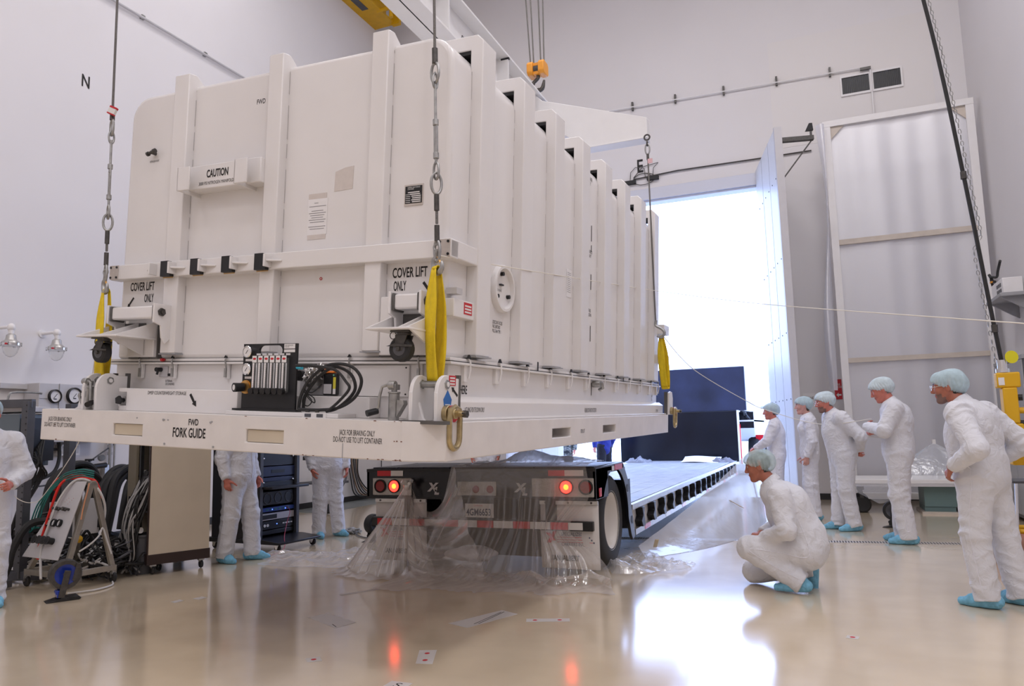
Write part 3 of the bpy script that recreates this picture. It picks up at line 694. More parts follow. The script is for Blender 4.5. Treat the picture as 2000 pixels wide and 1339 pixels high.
MB().tube([(.03, -.02, .14), (.028, -.02, .17), (.03, -.01, .185)], .004, 6).build('antenna', M_black, MET)
def at_c(pts): return [CM @ Vector(p) for p in pts]
def bez(pts, n=10):
    P = [Vector(p) for p in pts]; out = []
    for i in range(len(P)-1):
        p0, p1, p2, p3 = P[max(i-1, 0)], P[i], P[i+1], P[min(i+2, len(P)-1)]
        for k in range(n):
            t = k/n
            out.append(.5*((2*p1) + (p2-p0)*t + (2*p0-5*p1+4*p2-p3)*t*t + (3*p1-p0-3*p2+p3)*t**3))
    out.append(P[-1]); return out
h1 = MB().tube(bez(at_c([(2.07, .20, .25), (2.09, .19, .32), (2.13, .19, .40), (2.20, .19, .465), (2.29, .18, .508), (2.40, .18, .514), (2.485, .18, .482), (2.526, .18, .415), (2.49, .175, .328), (2.39, .17, .268), (2.26, .165, .250), (2.1, .165, .25)])), .0095, 8)
tag(h1.build('gas_hose', M_rubber), 'outer loop of the black gas hoses beside the flow gauge board', 'hose', 'black gas hoses')
h2 = MB().tube(bez(at_c([(2.08, .23, .25), (2.10, .22, .33), (2.17, .22, .42), (2.25, .22, .48), (2.33, .21, .50), (2.43, .205, .46), (2.471, .20, .386), (2.44, .195, .325), (2.35, .20, .262), (2.27, .205, .242)])), .0095, 8)
tag(h2.build('gas_hose', M_rubber), 'inner loop of the black gas hoses beside the flow gauge board', 'hose', 'black gas hoses')
h3 = MB().tube(bez(at_c([(2.08, .15, .505), (2.21, .15, .502), (2.36, .15, .481), (2.445, .145, .414), (2.472, .14, .371), (2.40, .14, .297), (2.32, .15, .244)])), .0085, 8)
tag(h3.build('gas_hose', M_rubber), 'black gas hose leading off the blue fitting of the flow gauge board', 'hose', 'black gas hoses')
h4 = MB().tube(bez(at_c([(2.08, .27, .43), (2.07, .25, .38), (2.10, .235, .34), (2.14, .23, .30), (2.12, .22, .27), (2.08, .22, .29), (2.10, .22, .34), (2.16, .22, .32), (2.17, .22, .29), (2.13, .22, .31), (2.09, .22, .36), (2.15, .22, .35), (2.2, .24, .40)])), .0035, 6)
tag(h4.build('thin_cable', M_rubber), 'thin black cable looped between the flow gauge board and the connector', 'cable')
foil = MB()
def ff(u, v):
    r = .035+.014*math.sin(7*u*6.28)*math.cos(5*v*6.28+1)+.01*math.sin(23*u+17*v)
    t = u*2*math.pi; z = -.06+.12*v
    return CM @ Vector((2.07+z*1.0, .335+r*math.cos(t), .45+r*math.sin(t)+.03*v))
foil.grid(ff, 28, 14); tag(foil.build('foil_wrap', mat('crumpled_foil', (.62, .61, .60), .2, metal=.95)), 'crumpled silver foil wrapped round the connector behind the flow gauge board', 'foil')
# ------------------------------------------------------------------ rigging above the container
M_beamw = mat('beam_white', (.80, .785, .78), .4, noise=.02)
SB = thing('spreader_beam', 'white lifting spreader beam with cross arms hanging over the container', 'spreader beam', (-3.2, 5.5, 5.25))
b = MB()
bx0, bx1, z0, z1 = -3.36, -3.04, 5.16, 5.66
b.box(bx0, bx1, 2.6, 9.15, z0, z0+.025).box(bx0, bx1, 2.6, 9.15, z1-.025, z1).box(-3.21, -3.19, 2.6, 9.15, z0, z1)
b.build('main_beam', M_beamw, SB, world=True, bevel=.004)
for y in (4.4, 6.05, 7.55, 8.9):
    MB().box(bx0+.01, bx1-.01, y-.01, y+.01, z0+.02, z1-.02).build('stiffener', M_beamw, SB, world=True)
    MB().box(bx1-.10, bx1+.002, y-.014, y+.014, z1-.05, z1-.03).box(bx1-.16, bx1-.14, y-.013, y+.013, z0+.04, z0+.2).build('black_edge', M_black, SB, world=True)
for y in (3.66, 8.62):
    a = MB()
    for s in (-1, 1):
        tip = -3.2+s*1.52
        P = [(-3.2+s*.02, 5.12), (-3.2+s*.02, 5.70), (-3.2+s*.2, 5.52), (tip, 5.05), (tip, 4.80), (-3.2+s*.75, 4.80), (-3.2+s*.5, 5.0)]
        a.prism(P, 'y', y-.07, y+.07)
        a.box(min(-3.2+s*.75, tip), max(-3.2+s*.75, tip), y-.10, y+.10, 4.785, 4.80)
    a.build('cross_arm', M_beamw, SB, world=True, bevel=.004)
for y, s_ in ((6.6, 'SWL 20,000 LBS'), (8.1, 'SWL 20,000 LBS')):
    o = text(None, s_, .085, (-3.188, y, 5.38), '+x', M_blackt, xs=.9); o.data.transform(parent_T(SB).inverted()); o.parent = SB
# crane hook
HK = thing('crane_hook_block', 'orange crane hook block on four thin wire ropes above the container', 'crane hook', (-3.2, 8.95, 5.7))
for x0, x1 in ((-3.315, -3.235), (-3.155, -3.075)): MB().prism([(8.84, 6.10), (8.88, 6.07), (9.02, 6.07), (9.06, 6.10), (9.06, 6.22), (9.02, 6.26), (8.88, 6.26), (8.84, 6.22)], 'x', x0, x1).build('sheave_housing', M_orange, HK, world=True, bevel=.012)
for z in (6.08, 6.20): MB().box(-3.235, -3.155, 8.89, 9.01, z, z+.04).build('cross_plate', M_orange, HK, world=True)
MB().cyl((-3.235, 8.95, 6.16), (-3.155, 8.95, 6.16), .07, n=20).build('sheave', M_dsteel, HK, world=True)
for xb, xt in ((-3.29, -3.52), (-3.245, -3.36), (-3.145, -3.20), (-3.10, -3.05)):
    MB().cyl((xb, 8.95, 6.2), (xt, 8.95, 11.2), .010, n=8).build('wire_rope', M_rope, HK, world=True)
hp = [(-3.19, 8.95, 6.10), (-3.19, 8.95, 6.05), (-3.22, 8.95, 6.02), (-3.265, 8.95, 5.98), (-3.265, 8.95, 5.92), (-3.23, 8.95, 5.88), (-3.18, 8.95, 5.87), (-3.135, 8.95, 5.89), (-3.115, 8.95, 5.95), (-3.105, 8.95, 6.0)]
MB().tube(bez(hp, 4), [.025]*12+[.03]*16+[.03-.002*k for k in range(9)], 10).build('hook', M_dsteel, HK, world=True)
MB().torus((-3.19, 8.95, 5.83), .032, .013, (1, 0, 0), sx=2.0, up=(0, 0, 1)).build('link', M_dsteel, HK, world=True)
MB().torus((-3.19, 8.96, 5.745), .028, .012, (0, 1, 0), sx=1.5, up=(0, 0, 1)).build('link', M_dsteel, HK, world=True)
MB().box(-3.27, -3.23, 8.925, 8.935, 5.89, 5.94).build('latch_tag', M_paper, HK, world=True)
SH = thing('beam_shackle', 'red pinned shackle joining the crane hook chain to the spreader beam', 'shackle', (-3.19, 9.0, 5.6))
MB().tube(bez([(-3.19, 8.92, 5.665), (-3.19, 8.93, 5.71), (-3.19, 8.96, 5.73), (-3.19, 8.99, 5.71), (-3.19, 9.0, 5.665)], 3), .012, 8).build('bow', M_dsteel, SH, world=True)
MB().cyl((-3.19, 8.89, 5.68), (-3.19, 9.03, 5.68), .014, n=10).build('pin', M_red, SH, world=True)
# yellow crane rail and wall bracket at the far north corner
t = thing('crane_runway_beam', 'yellow crane runway beam high along the top of the left wall', 'crane beam', (-8.6, 8.0, 10.9))
MB().box(-9.0, -8.45, -4, 14.0, 10.75, 10.79).box(-8.78, -8.70, -4, 14.0, 10.79, 11.4).box(-9.0, -8.45, -4, 14.0, 11.4, 11.44).build('girder', M_yellowp, t, world=True)
MB().box(-8.82, -8.66, -4, 13.2, 10.742, 10.75).build('rail_track', M_dgrey, t, world=True)
MB().tube([(-8.55, 13.4, 10.78), (-8.2, 13.4, 10.78), (-8.2, 13.4, 10.55)], .05, 8).box(-8.5, -8.3, 13.9, 14.0, 10.7, 11.0).build('end_stop', M_yellowp, t, world=True)

def dirlocal(p, q): return (Vector(q)-Vector(p))
def eye(mb, c, h, w, r, axis):            # teardrop thimble, hanging point down
    c = Vector(c); ax = Vector(axis)
    pts = [c+Vector((0,0,h*.55))] + [c + ax*(w*math.sin(R(t))) + Vector((0,0,h*.5*math.cos(R(t))-.0)) for t in range(40, 321, 20)]
    mb.tube(pts, r, 8, closed=True)
def sling_leg(name, label, x0, y0, zt, zs, tag_z=None):
    """wire rope, thimble, turnbuckle, thimbles, lower rope; zs: heights of the fittings from the top"""
    X = Vector((.93, -.36, 0)).normalized()
    t = thing(name, label, 'lifting cable', (x0, y0, zs[-1]))
    P = lambda z: (x0, y0, z)
    r = .0085
    MB().cyl(P(zs[0]+.05), P(zt), r, n=10).build('wire_rope', M_rope, t, world=True)
    MB().cyl(P(zs[0]), P(zs[0]+.09), .017, n=12).build('ferrule', M_dsteel, t, world=True)
    m = MB(); eye(m, P(zs[0]-.055), .12, .032, .0085, X); m.build('thimble', M_steel, t, world=True)
    za = zs[1]
    m = MB().cyl(P(za+.0), P(za-.24), .0085, n=10); eye(m, P(za+.02), .09, .018, .007, Vector((.3,.95,0))); m.build('eye_bolt', M_steel, t, world=True)
    zt0, zt1 = zs[2], zs[3]
    m = MB().cyl(P(zt0), P(zt0-.035), .017, n=12).cyl(P(zt1), P(zt1+.035), .017, n=12)
    for s in (-1, 1): m.bar(Vector(P(zt0-.02))+X*.013*s*(1 if zs[6] else .35), Vector(P(zt1+.02))+X*.013*s*(1 if zs[6] else .35), .007 if zs[6] else .018, .012)
    m.build('turnbuckle', M_steel, t, world=True, bevel=.002)
    m = MB().cyl(P(zt1+.05), P(zs[4]+.04), .0085, n=10); eye(m, P(zs[4]), .10, .021, .0075, X); m.build('eye_bolt', M_steel, t, world=True)
    m = MB(); eye(m, P(zs[4]-.075), .12, .030, .0085, Vector((.75, .66, 0))); m.T = None; m.build('thimble', M_steel, t, world=True)
    z5 = zs[4]-.14
    MB().cyl(P(z5), P(z5-.09), .015, n=12).build('ferrule', M_dsteel, t, world=True)
    MB().cyl(P(z5-.05), P(zs[5]+.1), r, n=10).build('wire_rope', M_rope, t, world=True)
    MB().cyl(P(zs[5]+.09), P(zs[5]), .015, n=12).build('ferrule', M_dsteel, t, world=True)
    m = MB(); eye(m, P(zs[5]-.055), .12, .022, .0085, X); m.build('thimble', M_steel, t, world=True)
    if tag_z: 
        m = MB().box(-.022, .03, -.012, .012, -.03, .03); m.T = None
        o = m.build('red_tag', M_whrefl, t); o.location = (.02, -.02, tag_z-zs[-1]); o.rotation_euler = (0, R(25), R(20))
        l = MB().box(-.0225, .0305, -.0125, .0125, .016, .0302).box(-.0225, .0305, -.0125, .0125, -.0302, -.022).build('tag_stripe', M_red, o)
    # hook
    zh = zs[7]
    hp = [Vector(P(zh+.075)), Vector(P(zh+.04))-X*.01, Vector(P(zh))-X*.03, Vector(P(zh-.045))-X*.02, Vector(P(zh-.06))+X*.01, Vector(P(zh-.035))+X*.038, Vector(P(zh))+X*.036]
    m = MB().tube(bez(hp, 4), [.012]*6+[.016]*12+[.016-.0015*k for k in range(7)], 10).torus(P(zh+.085), .018, .008, (0,1,0)); m.build('hook', M_steel, t, world=True)
    m = MB().bar(Vector(P(zh+.03))+X*.005, Vector(P(zh-.02))+X*.034, .012, .004); m.build('hook_latch', M_brass, t, world=True)
    return t
sling_leg('lifting_cable', 'wire lifting cable with turnbuckle at the near right corner of the container', -1.895, 3.57, 4.80, (3.425, 3.30, 3.09, 2.86, 2.79, 2.385, 0, 2.265))
sling_leg('lifting_cable', 'wire lifting cable with red tagged ferrule at the left corner of the container', -4.56, 3.65, 4.80, (3.62, 3.47, 3.29, 3.03, 2.94, 2.555, 1, 2.42), tag_z=3.68)
# yellow round slings
def strap(name, label, top, bot, w, th, group=None, twist=0., spread=.05):
    top, bot = Vector(top), Vector(bot); X = Vector((.93, -.36, 0)).normalized(); Y = Vector((.36, .93, 0)).normalized()
    m = MB()
    for s in (-1, 1):
        pts = []
        def fn(u, v, s=s):
            p = top.lerp(bot, u); wd = w*(.45+.55*min(1, u*3.2)) if u < .9 else w
            a = twist*u
            D = X*math.cos(a)+Y*math.sin(a); N = Y*math.cos(a)-X*math.sin(a)
            bulge = spread*math.sin(math.pi*u)*.5+th
            return p + D*(v-.5)*wd + N*s*(bulge+.004*math.sin(v*9+u*7))
        def cl(u, v): return fn(u, v)
        m.grid(cl, 24, 6)
    # bights at top and bottom
    for (p, z, s) in ((top, 1, .45), (bot, -1, 1.)):
        m.grid(lambda u, v: p + X*(v-.5)*w*s*math.cos(twist if z < 0 else 0) + Y*th*math.cos(math.pi*u)*1.0 + Vector((0,0,z*th*1.2*math.sin(math.pi*u))), 8, 6)
    o = m.build(name, M_yellow, None, loc=top); md = o.modifiers.new('s', 'SOLIDIFY'); md.thickness = .006; md.offset = 0
    return tag(o, label, 'sling')
strap('lifting_sling', 'yellow lifting sling at the near right corner of the container', (-1.902, 3.57, 2.225), (-1.925, 3.585, 1.605), .085, .016)
strap('lifting_sling', 'yellow lifting sling at the left corner of the container', (-4.56, 3.66, 2.37), (-4.575, 3.665, 1.76), .085, .018, twist=.5, spread=.03)
# far corner cable
t = thing('lifting_cable', 'thin lifting cable hanging from the far end of the spreader arm', 'lifting cable', (-1.66, 8.42, 2.3))
P = lambda z: (-1.66, 8.42+.0*z, z)
MB().cyl(P(2.55), P(4.52), .009, n=8).build('wire_rope', M_rope, t, world=True)
MB().torus(P(4.745), .032, .010, (0, 1, 0)).torus(P(4.67), .018, .009, (1, 0, 0), sx=1.6, up=(0,0,1)).build('shackle', M_dsteel, t, world=True)
m = MB(); eye(m, P(4.60), .13, .026, .009, (1, 0, 0)); m.build('thimble', M_steel, t, world=True)
MB().cyl(P(4.47), P(4.54), .015, n=10).build('ferrule', M_dsteel, t, world=True)
MB().box(-1.66, -1.605, 8.40, 8.41, 4.42, 4.475).build('red_tag', mat('pink_tag', (.72, .45, .47), .6), t, world=True)
MB().tube(bez([(-1.655, 8.42, 2.56), (-1.66, 8.42, 2.50), (-1.60, 8.42, 2.46), (-1.565, 8.42, 2.41), (-1.60, 8.42, 2.36), (-1.65, 8.42, 2.38)], 4), .016, 8).build('hook', M_steel, t, world=True)
strap('lifting_sling', 'yellow lifting sling at the far corner of the container', (-1.61, 8.46, 2.36), (-1.60, 8.52, 1.80), .085, .02)
# hand held tag lines
def cord(label, pts, r=.004, n=14, name='tag_line', m=None):
    return tag(MB().tube(bez(pts, n), r, 6).build(name, m or M_cord), label, 'rope')
cord('white tag line running from the near container hook across the hall to the right edge', [(-1.88, 3.56, 2.30), (-1.79, 5.0, 2.47), (-1.62, 8.5, 2.91), (-.46, 8.0, 2.58), (1.12, 5.0, 1.87), (1.9, 3.4, 1.5)])
cord('white tag line running from the far container corner to the man with crossed arms', [(-1.61, 8.5, 2.40), (-1.5, 10., 2.10), (-.94, 11., 1.69), (-.67, 11.3, 1.55), (-.01, 10.8, 1.34), (.55, 9.48, 1.38)], .005)
cord('white tag line drooping from the left container hook to the person at the left edge', [(-4.58, 3.65, 2.36), (-5.10, 4.0, 1.78), (-5.98, 4.6, 1.34), (-6.60, 4.75, .86), (-6.72, 4.72, .79), (-6.80, 4.66, .82), (-6.84, 4.60, .90)], .0035)
# ------------------------------------------------------------------ lowboy trailer
TX0, TX1, TY = -4.34, -1.905, 6.585
TC = (TX0+TX1)/2
TR = thing('lowboy_trailer', 'black lowboy trailer with lit tail lights and a long low plank deck', 'trailer', (TC, TY, 0))
def tb(m, name, mt, **k): return m.build(name, mt, TR, world=True, **k)
# raised rear deck over the wheels
tb(MB().prism([(TY, .985), (TY, .70), (7.0, .70), (7.0, .93), (7.5, .985)], 'x', TX0, TX1).box(TX0, TX1, TY+.02, 7.62, .93, .985), 'rear_frame', M_blackg, bevel=.008)
dm_ = MB()
for k in range(8): dm_.box(TX0+.04+.297*k, TX0+.325+.297*k, TY+.06, 7.62, .985, .998)
tb(dm_, 'rear_deck_plank', mat('worn_dark_deck', (.05, .055, .075), .35, noise=.4, nscale=12))
tb(MB().box(TX0, TX1, TY-.004, TY, .955, .985).box(TX0, TX1, TY-.006, TY, .69, .71), 'edge_rail', M_black)
# fender cheeks on each side with wheel arch
def arch(x0, x1):
    cy, cz, rr_ = 7.26, .46, .50
    P = [(TY, .70), (TY, .985), (7.60, 1.0), (7.78, .82), (8.02, .20), (7.92, .17), (7.86, .22)]
    P += [(cy+rr_*math.cos(R(t)), cz+rr_*.98*math.sin(R(t))) for t in range(-5, 150, 12)]
    P += [(cy-.44, .70)]
    return MB().prism(P, 'x', x0, x1)
o = tb(arch(TX1-.03, TX1+.0), 'fender', M_blackg, bevel=.003)
for y, z in ((7.76, .72), (7.90, .38)):
    MB().lathe([(.0, 0), (.04, 0), (.04, .003), (0, .003)], parent_T(TR).inverted() @ Vector((TX1, y, z)), (1, 0, 0), 16).build('lightening_hole', M_black, o)
tb(MB().box(TX1, TX1+.003, 7.15, 7.24, .93, .975), 'reflector', M_whrefl); tb(MB().box(TX1, TX1+.003, 7.26, 7.56, .93, .985), 'reflector', M_redrefl)
tb(MB().box(TX1, TX1+.008, 6.66, 6.74, .72, .80), 'side_marker', M_redrefl, bevel=.01)
tb(arch(TX0, TX0+.03), 'fender', M_blackg, bevel=.003)
for (x0, x1) in ((TX1-.45, TX1-.03), (TX0+.03, TX0+.45)):
    tb(MB().box(x0, x1, 7.80, 8.0, .3, .80).box(x0, x1, 6.72, 7.8, .915, .935), 'wheel_well', M_black)
    tb(MB().box(x0+.40 if x0 < TC else x0, x1 if x0 < TC else x0+.02, 6.72, 8.0, .2, .93), 'wheel_well_side', M_black)
# wheels
for (x, s) in ((TX1-.16, 1), (TX0+.16, -1)):
    for j, y in enumerate((7.26, )):
        tr_ = MB().lathe([(.27, -.11), (.40, -.115), (.435, -.09), (.445, -.04), (.445, .04), (.435, .09), (.40, .115), (.27, .11)], (x, y, .445), (1, 0, 0), 40, caps=False)
        o = tb(tr_, 'tyre', M_rubber, ang=50)
        gr = MB()
        for k in (-.06, -.02, .02, .06): gr.lathe([(.4455, k-.004), (.4465, k), (.4455, k+.004)], (x, y, .445), (1, 0, 0), 40, caps=False)
        m = MB().lathe([(.275, .105*s), (.285, .112*s), (.275, .10*s), (.255, .08*s), (.245, .02*s), (.22, -.02*s), (.12, -.035*s), (.10, -.0*s), (.07, .01*s), (.0, .01*s)], (x, y, .445), (1, 0, 0), 36, caps=False)
        tb(m, 'wheel_rim', mat('cream_rim', (.74, .70, .65), .35), ang=40)
    tb(MB().lathe([(.27, -.11), (.40, -.115), (.445, -.06), (.445, .06), (.40, .115), (.27, .11)], (x-.27*s, 7.26, .445), (1, 0, 0), 32), 'tyre', M_rubber)
tb(MB().cyl((TX0+.3, 7.26, .445), (TX1-.3, 7.26, .445), .09, n=14).box(TX0+.5, TX1-.5, 6.9, 7.9, .35, .68).box(TX0+.8, TX0+.95, TY+.1, 7.9, .4, .7), 'axle', M_black)
tb(MB().box(TX0+.65, TX1-.65, 6.95, 7.0, .12, .70), 'underbody_panel', M_black)
# lights
M_tail = mat('tail_lens_dim', (.28, .012, .014), .2)
M_lit = mat('tail_lens_lit', (.9, .03, .01), .3, emit=(1., .016, .010), estr=9.)
M_litc = mat('tail_lens_bulb', (1, .3, .05), .3, emit=(1., .22, .02), estr=4.5)
def diamond():
    m = mat('tread_plate', (.55, .53, .50), .4, metal=.35, noise=.15, nscale=60, bump=.6, bscale=160); return m
for x0, x1, lights in ((-4.262, -3.81, ((-4.10-.075, 0), (-3.985-.05, 1))), (-2.525, -1.925, ((-2.19, 1), (-1.995, 0)))):
    o = tb(MB().box(x0, x1, TY-.012, TY, .725, .895), 'light_panel', diamond(), bevel=.006)
for x, lit in ((-4.168, 0), (-4.005, 1), (-2.185, 1), (-1.998, 0)):
    z = .815
    o = tb(MB().lathe([(.055, 0), (.068, 0), (.068, .016), (.058, .02), (.055, .012)], (x, TY-.012, z), (0, -1, 0), 28, caps=False), 'light_bezel', M_rubber)
    T_ = parent_T(TR).inverted()
    l = MB().lathe([(0, .012), (.05, .014), (.057, .008), (.057, 0)], T_ @ Vector((x, TY-.012, z)), (0, -1, 0), 28).build('lens', M_lit if lit else M_tail, o)
    if lit: MB().sphere(T_ @ Vector((x, TY-.024, z)), (.026, .005, .026), 16).build('bulb_glow', M_litc, o)
o = tb(MB().box(-3.30, -2.89, TY-.012, TY, .73, .862), 'light_panel', diamond(), bevel=.006)
for x in (-3.1, -2.95):
    tb(MB().lathe([(0, .012), (.03, .012), (.036, .006), (.036, 0)], (x, TY-.012, .79), (0, -1, 0), 20), 'marker_light', M_tail)
for x in (-3.62, -2.69):
    o = text(None, 'X', .075, (x, TY-.0065, .77), '-y', M_lgrey, xs=1.1, shear=.2, bold=.006, name='badge'); o.data.transform(T_); o.parent = TR
    o = text(None, 'L', .065, (x+.065, TY-.0065, .74), '-y', M_lgrey, xs=1.0, shear=.2, bold=.006, name='badge'); o.data.transform(T_); o.parent = TR
# reflectors along the top edge
for x0, x1, mm in ((-4.21, -4.05, M_redrefl), (-4.05, -3.91, M_whrefl), (-2.36, -2.2, M_redrefl), (-2.2, -2.02, M_whrefl)):
    tb(MB().box(x0, x1, TY-.008, TY-.003, .915, .968), 'reflector', mm)
# rear bumper bar
tb(MB().box(-4.26, -1.94, TY-.035, TY+.02, .425, .51), 'bumper', M_black, bevel=.006)
x = -4.19; i = 0
while x < -2.05:
    w_ = .17 if i % 2 == 0 else .20; x1_ = min(x+w_, -2.03)
    tb(MB().box(x, x1_-.004, TY-.040, TY-.034, .435, .50), 'reflector', M_redrefl if i % 2 == 0 else M_whrefl); x += w_; i += 1
for x in (-3.9, -2.4): tb(MB().box(x, x+.1, TY, TY+.05, .5, .7), 'bumper_post', M_black)
# mud flaps
M_flap = mat('white_flap', (.72, .69, .67), .5, noise=.05)
for x0, x1 in ((-4.245, -3.66), (-2.46, -1.90)):
    o = tb(MB().grid(lambda u, v: (x0+(x1-x0)*u, TY+.035-.01*math.sin(v*3.1)+.008*math.sin(u*6), .08+.60*v), 8, 8), 'mud_flap', M_flap); md = o.modifiers.new('s', 'SOLIDIFY'); md.thickness = .006
    tb(MB().box(x0, x1, TY+.01, TY+.03, .655, .69), 'flap_rail', M_alu)
    c = MB()
    for k in range(3): c.cyl((x0+.06+k*(x1-x0-.12)/2, TY+.012, .672), (x0+.06+k*(x1-x0-.12)/2, TY+.004, .672), .01, n=8)
    tb(c, 'flap_bolt', M_dsteel)
def ft(s, h, x, z, m=None, **k):
    o = text(None, s, h, (x, TY+.0225-.004, z), '-y', m or M_blackt, **k); o.data.transform(T_); o.parent = TR; return o
M_navy = mat('navy_print', (.05, .06, .12), .6)
for x0 in (-4.245, -2.46):
    ft('SPECIALIZED', .032, x0+.20, .375, M_navy, xs=.8); ft('CARRIERS INC.', .030, x0+.20, .285, M_navy, xs=.8)
    ft('SAN JALBERT', .045, x0+.10, .155, M_blackt, xs=.7, bold=.002)
    l = MB()
    for k in range(3): l.box(x0+.16, x0+.46+.02*k, TY+.0185, TY+.0195, .362-.022*k-.002, .362-.022*k+.002)
    tb(l, 'flap_stripe', M_red)
    st = MB()
    for k in range(3):
        cx, cz = x0+.47+.02*k, .362-.022*k
        st.prism([(cx+(.011 if q % 2 == 0 else .0045)*math.sin(q*math.pi/5), cz+(.011 if q % 2 == 0 else .0045)*math.cos(q*math.pi/5)) for q in range(10)], 'y', TY+.0175, TY+.0185)
    tb(st, 'flap_star', M_navy)
    tb(MB().prism([(x0+.05, .40), (x0+.09, .40), (x0+.15, .33), (x0+.12, .33)], 'y', TY+.0175, TY+.0185).prism([(x0+.06, .31), (x0+.13, .42), (x0+.16, .42), (x0+.10, .31)], 'y', TY+.0165, TY+.0175), 'flap_emblem', M_red)
# licence plate
o = tb(MB().box(-3.215, -2.915, TY-.02, TY-.015, .525, .655), 'licence_plate', M_whrefl, bevel=.003)
tb(MB().box(-3.24, -2.89, TY-.014, TY+.02, .5, .70), 'plate_mount', M_black)
q = text(None, '4GM6653', .062, (-3.20, TY-.0215, .545), '-y', M_navy, xs=.72, bold=.002); q.data.transform(T_); q.parent = o
q = text(None, 'California', .018, (-3.12, TY-.0215, .63), '-y', M_red, xs=.9); q.data.transform(T_); q.parent = o
# low plank deck
M_plank = mat('weathered_plank', (.40, .40, .42), .38, noise=.3, nscale=5, bump=.3, bscale=18)
for k in range(9):
    x0 = TX0+.06+.2575*k
    o = tb(MB().box(x0, x0+.25, 7.85, 18.9, .49, .535), 'deck_plank', M_plank, bevel=.004)
tb(MB().box(TX1-.06, TX1, 7.95, 18.9, .47, .53).box(TX0, TX0+.06, 7.95, 18.9, .47, .53), 'side_rail', M_alu, bevel=.004)
tb(MB().box(TX0+.1, TX1-.1, 7.7, 18.9, .30, .49), 'main_frame', M_blackg)
tb(MB().box(TX1-.03, TX1, 8.05, 18.9, .20, .26).box(TX0, TX0+.03, 8.05, 18.9, .20, .26), 'lower_rail', M_alu)
tb(MB().box(TX1-.075, TX1-.055, 8.05, 18.9, .2, .49), 'side_skirt', M_whitem)
y = 8.3; i = 0
while y < 18.5:
    tb(MB().prism([(y, .26), (y+.12, .26), (y+.06, .36), (y+.10, .47), (y-.02, .47), (y+.02, .38), (y-.07, .33)], 'x', TX1-.05, TX1+.03).prism([(y+.15, .27), (y+.24, .27), (y+.18, .47), (y+.12, .47)], 'x', TX1-.05, TX1), 'chain_hook', M_black, bevel=.004)
    if i % 2 == 0: tb(MB().box(TX1, TX1+.003, y+.2, y+.5, .205, .255), 'reflector', M_redrefl if i % 4 == 0 else M_whrefl)
    y += .62; i += 1
# gooseneck
tb(MB().box(-4.75, -1.84, 18.8, 19.3, .5, 1.73), 'gooseneck', M_blackg, bevel=.01)
tb(MB().box(-4.85, -1.62, 18.82, 18.95, 1.73, 2.80), 'headboard', mat('blue_black_plate', (.018, .022, .05), .5, noise=.5, nscale=1.6), bevel=.01)
tb(MB().box(-1.85, -1.80, 18.78, 18.86, .45, 1.74), 'white_edge', M_whrefl); tb(MB().box(-1.80, -1.78, 18.79, 18.86, .45, 1.4), 'red_edge', M_redrefl)
tb(MB().box(-4.3, -1.5, 19.3, 23.5, 1.3, 1.7), 'gooseneck_deck', M_blackg)
for k in range(4):
    yy = 19.2+.55*k; tb(MB().tube([(-1.80, yy, 1.72), (-1.70, yy, 1.70), (-1.66, yy, 1.60), (-1.60, yy+.1, 1.52)], .035, 6).sphere((-1.72, yy, 1.66), .07, 8), 'chain_hook', M_black)
tb(MB().box(-1.84, -1.50, 19.2, 23, 1.46, 1.50), 'gooseneck_rail', M_whrefl)
# tarp roll and papers lying on the deck
foil = MB()
def tarp(cx, cy, sx, sy, h, seed, z=.536):
    r_ = np.random.default_rng(seed); ph = r_.uniform(0, 6, 8)
    def fn(u, v):
        e = (math.sin(math.pi*u)*math.sin(math.pi*v))**.4
        return (cx+(u-.5)*sx*(1+.15*math.sin(9*v+ph[0])), cy+(v-.5)*sy*(1+.2*math.sin(7*u+ph[1])), z+h*e*(.55+.25*math.sin(13*u+ph[2]+3*v)+.25*math.sin(11*v+ph[3]-4*u)+.2*math.sin(29*u+ph[4])*math.sin(23*v+ph[5])))
    return MB().grid(fn, 34, 22)
M_tarp = mat('silver_tarp', (.22, .22, .24), .4)
tag(tarp(-4.12, 17.95, .55, .45, .14, 3).build('folded_tarp', M_tarp), 'crumpled silver tarp lying at the left front of the trailer deck', 'tarp')
tag(tarp(-2.15, 17.95, .5, .5, .12, 5).build('folded_tarp', mat('grey_tarp', (.14, .13, .14), .5)), 'dark crumpled cloth lying at the right front of the trailer deck', 'tarp')
pp = MB().grid(lambda u, v: (-3.05+.85*u, 17.6+.7*v, .545+.10*v*v+.015*math.sin(5*u)), 8, 6).build('paper_sheet', M_paper)
md = pp.modifiers.new('s', 'SOLIDIFY'); md.thickness = .012
tag(pp, 'flat white cardboard sheet lying on the trailer deck before the black headboard', 'sheet')
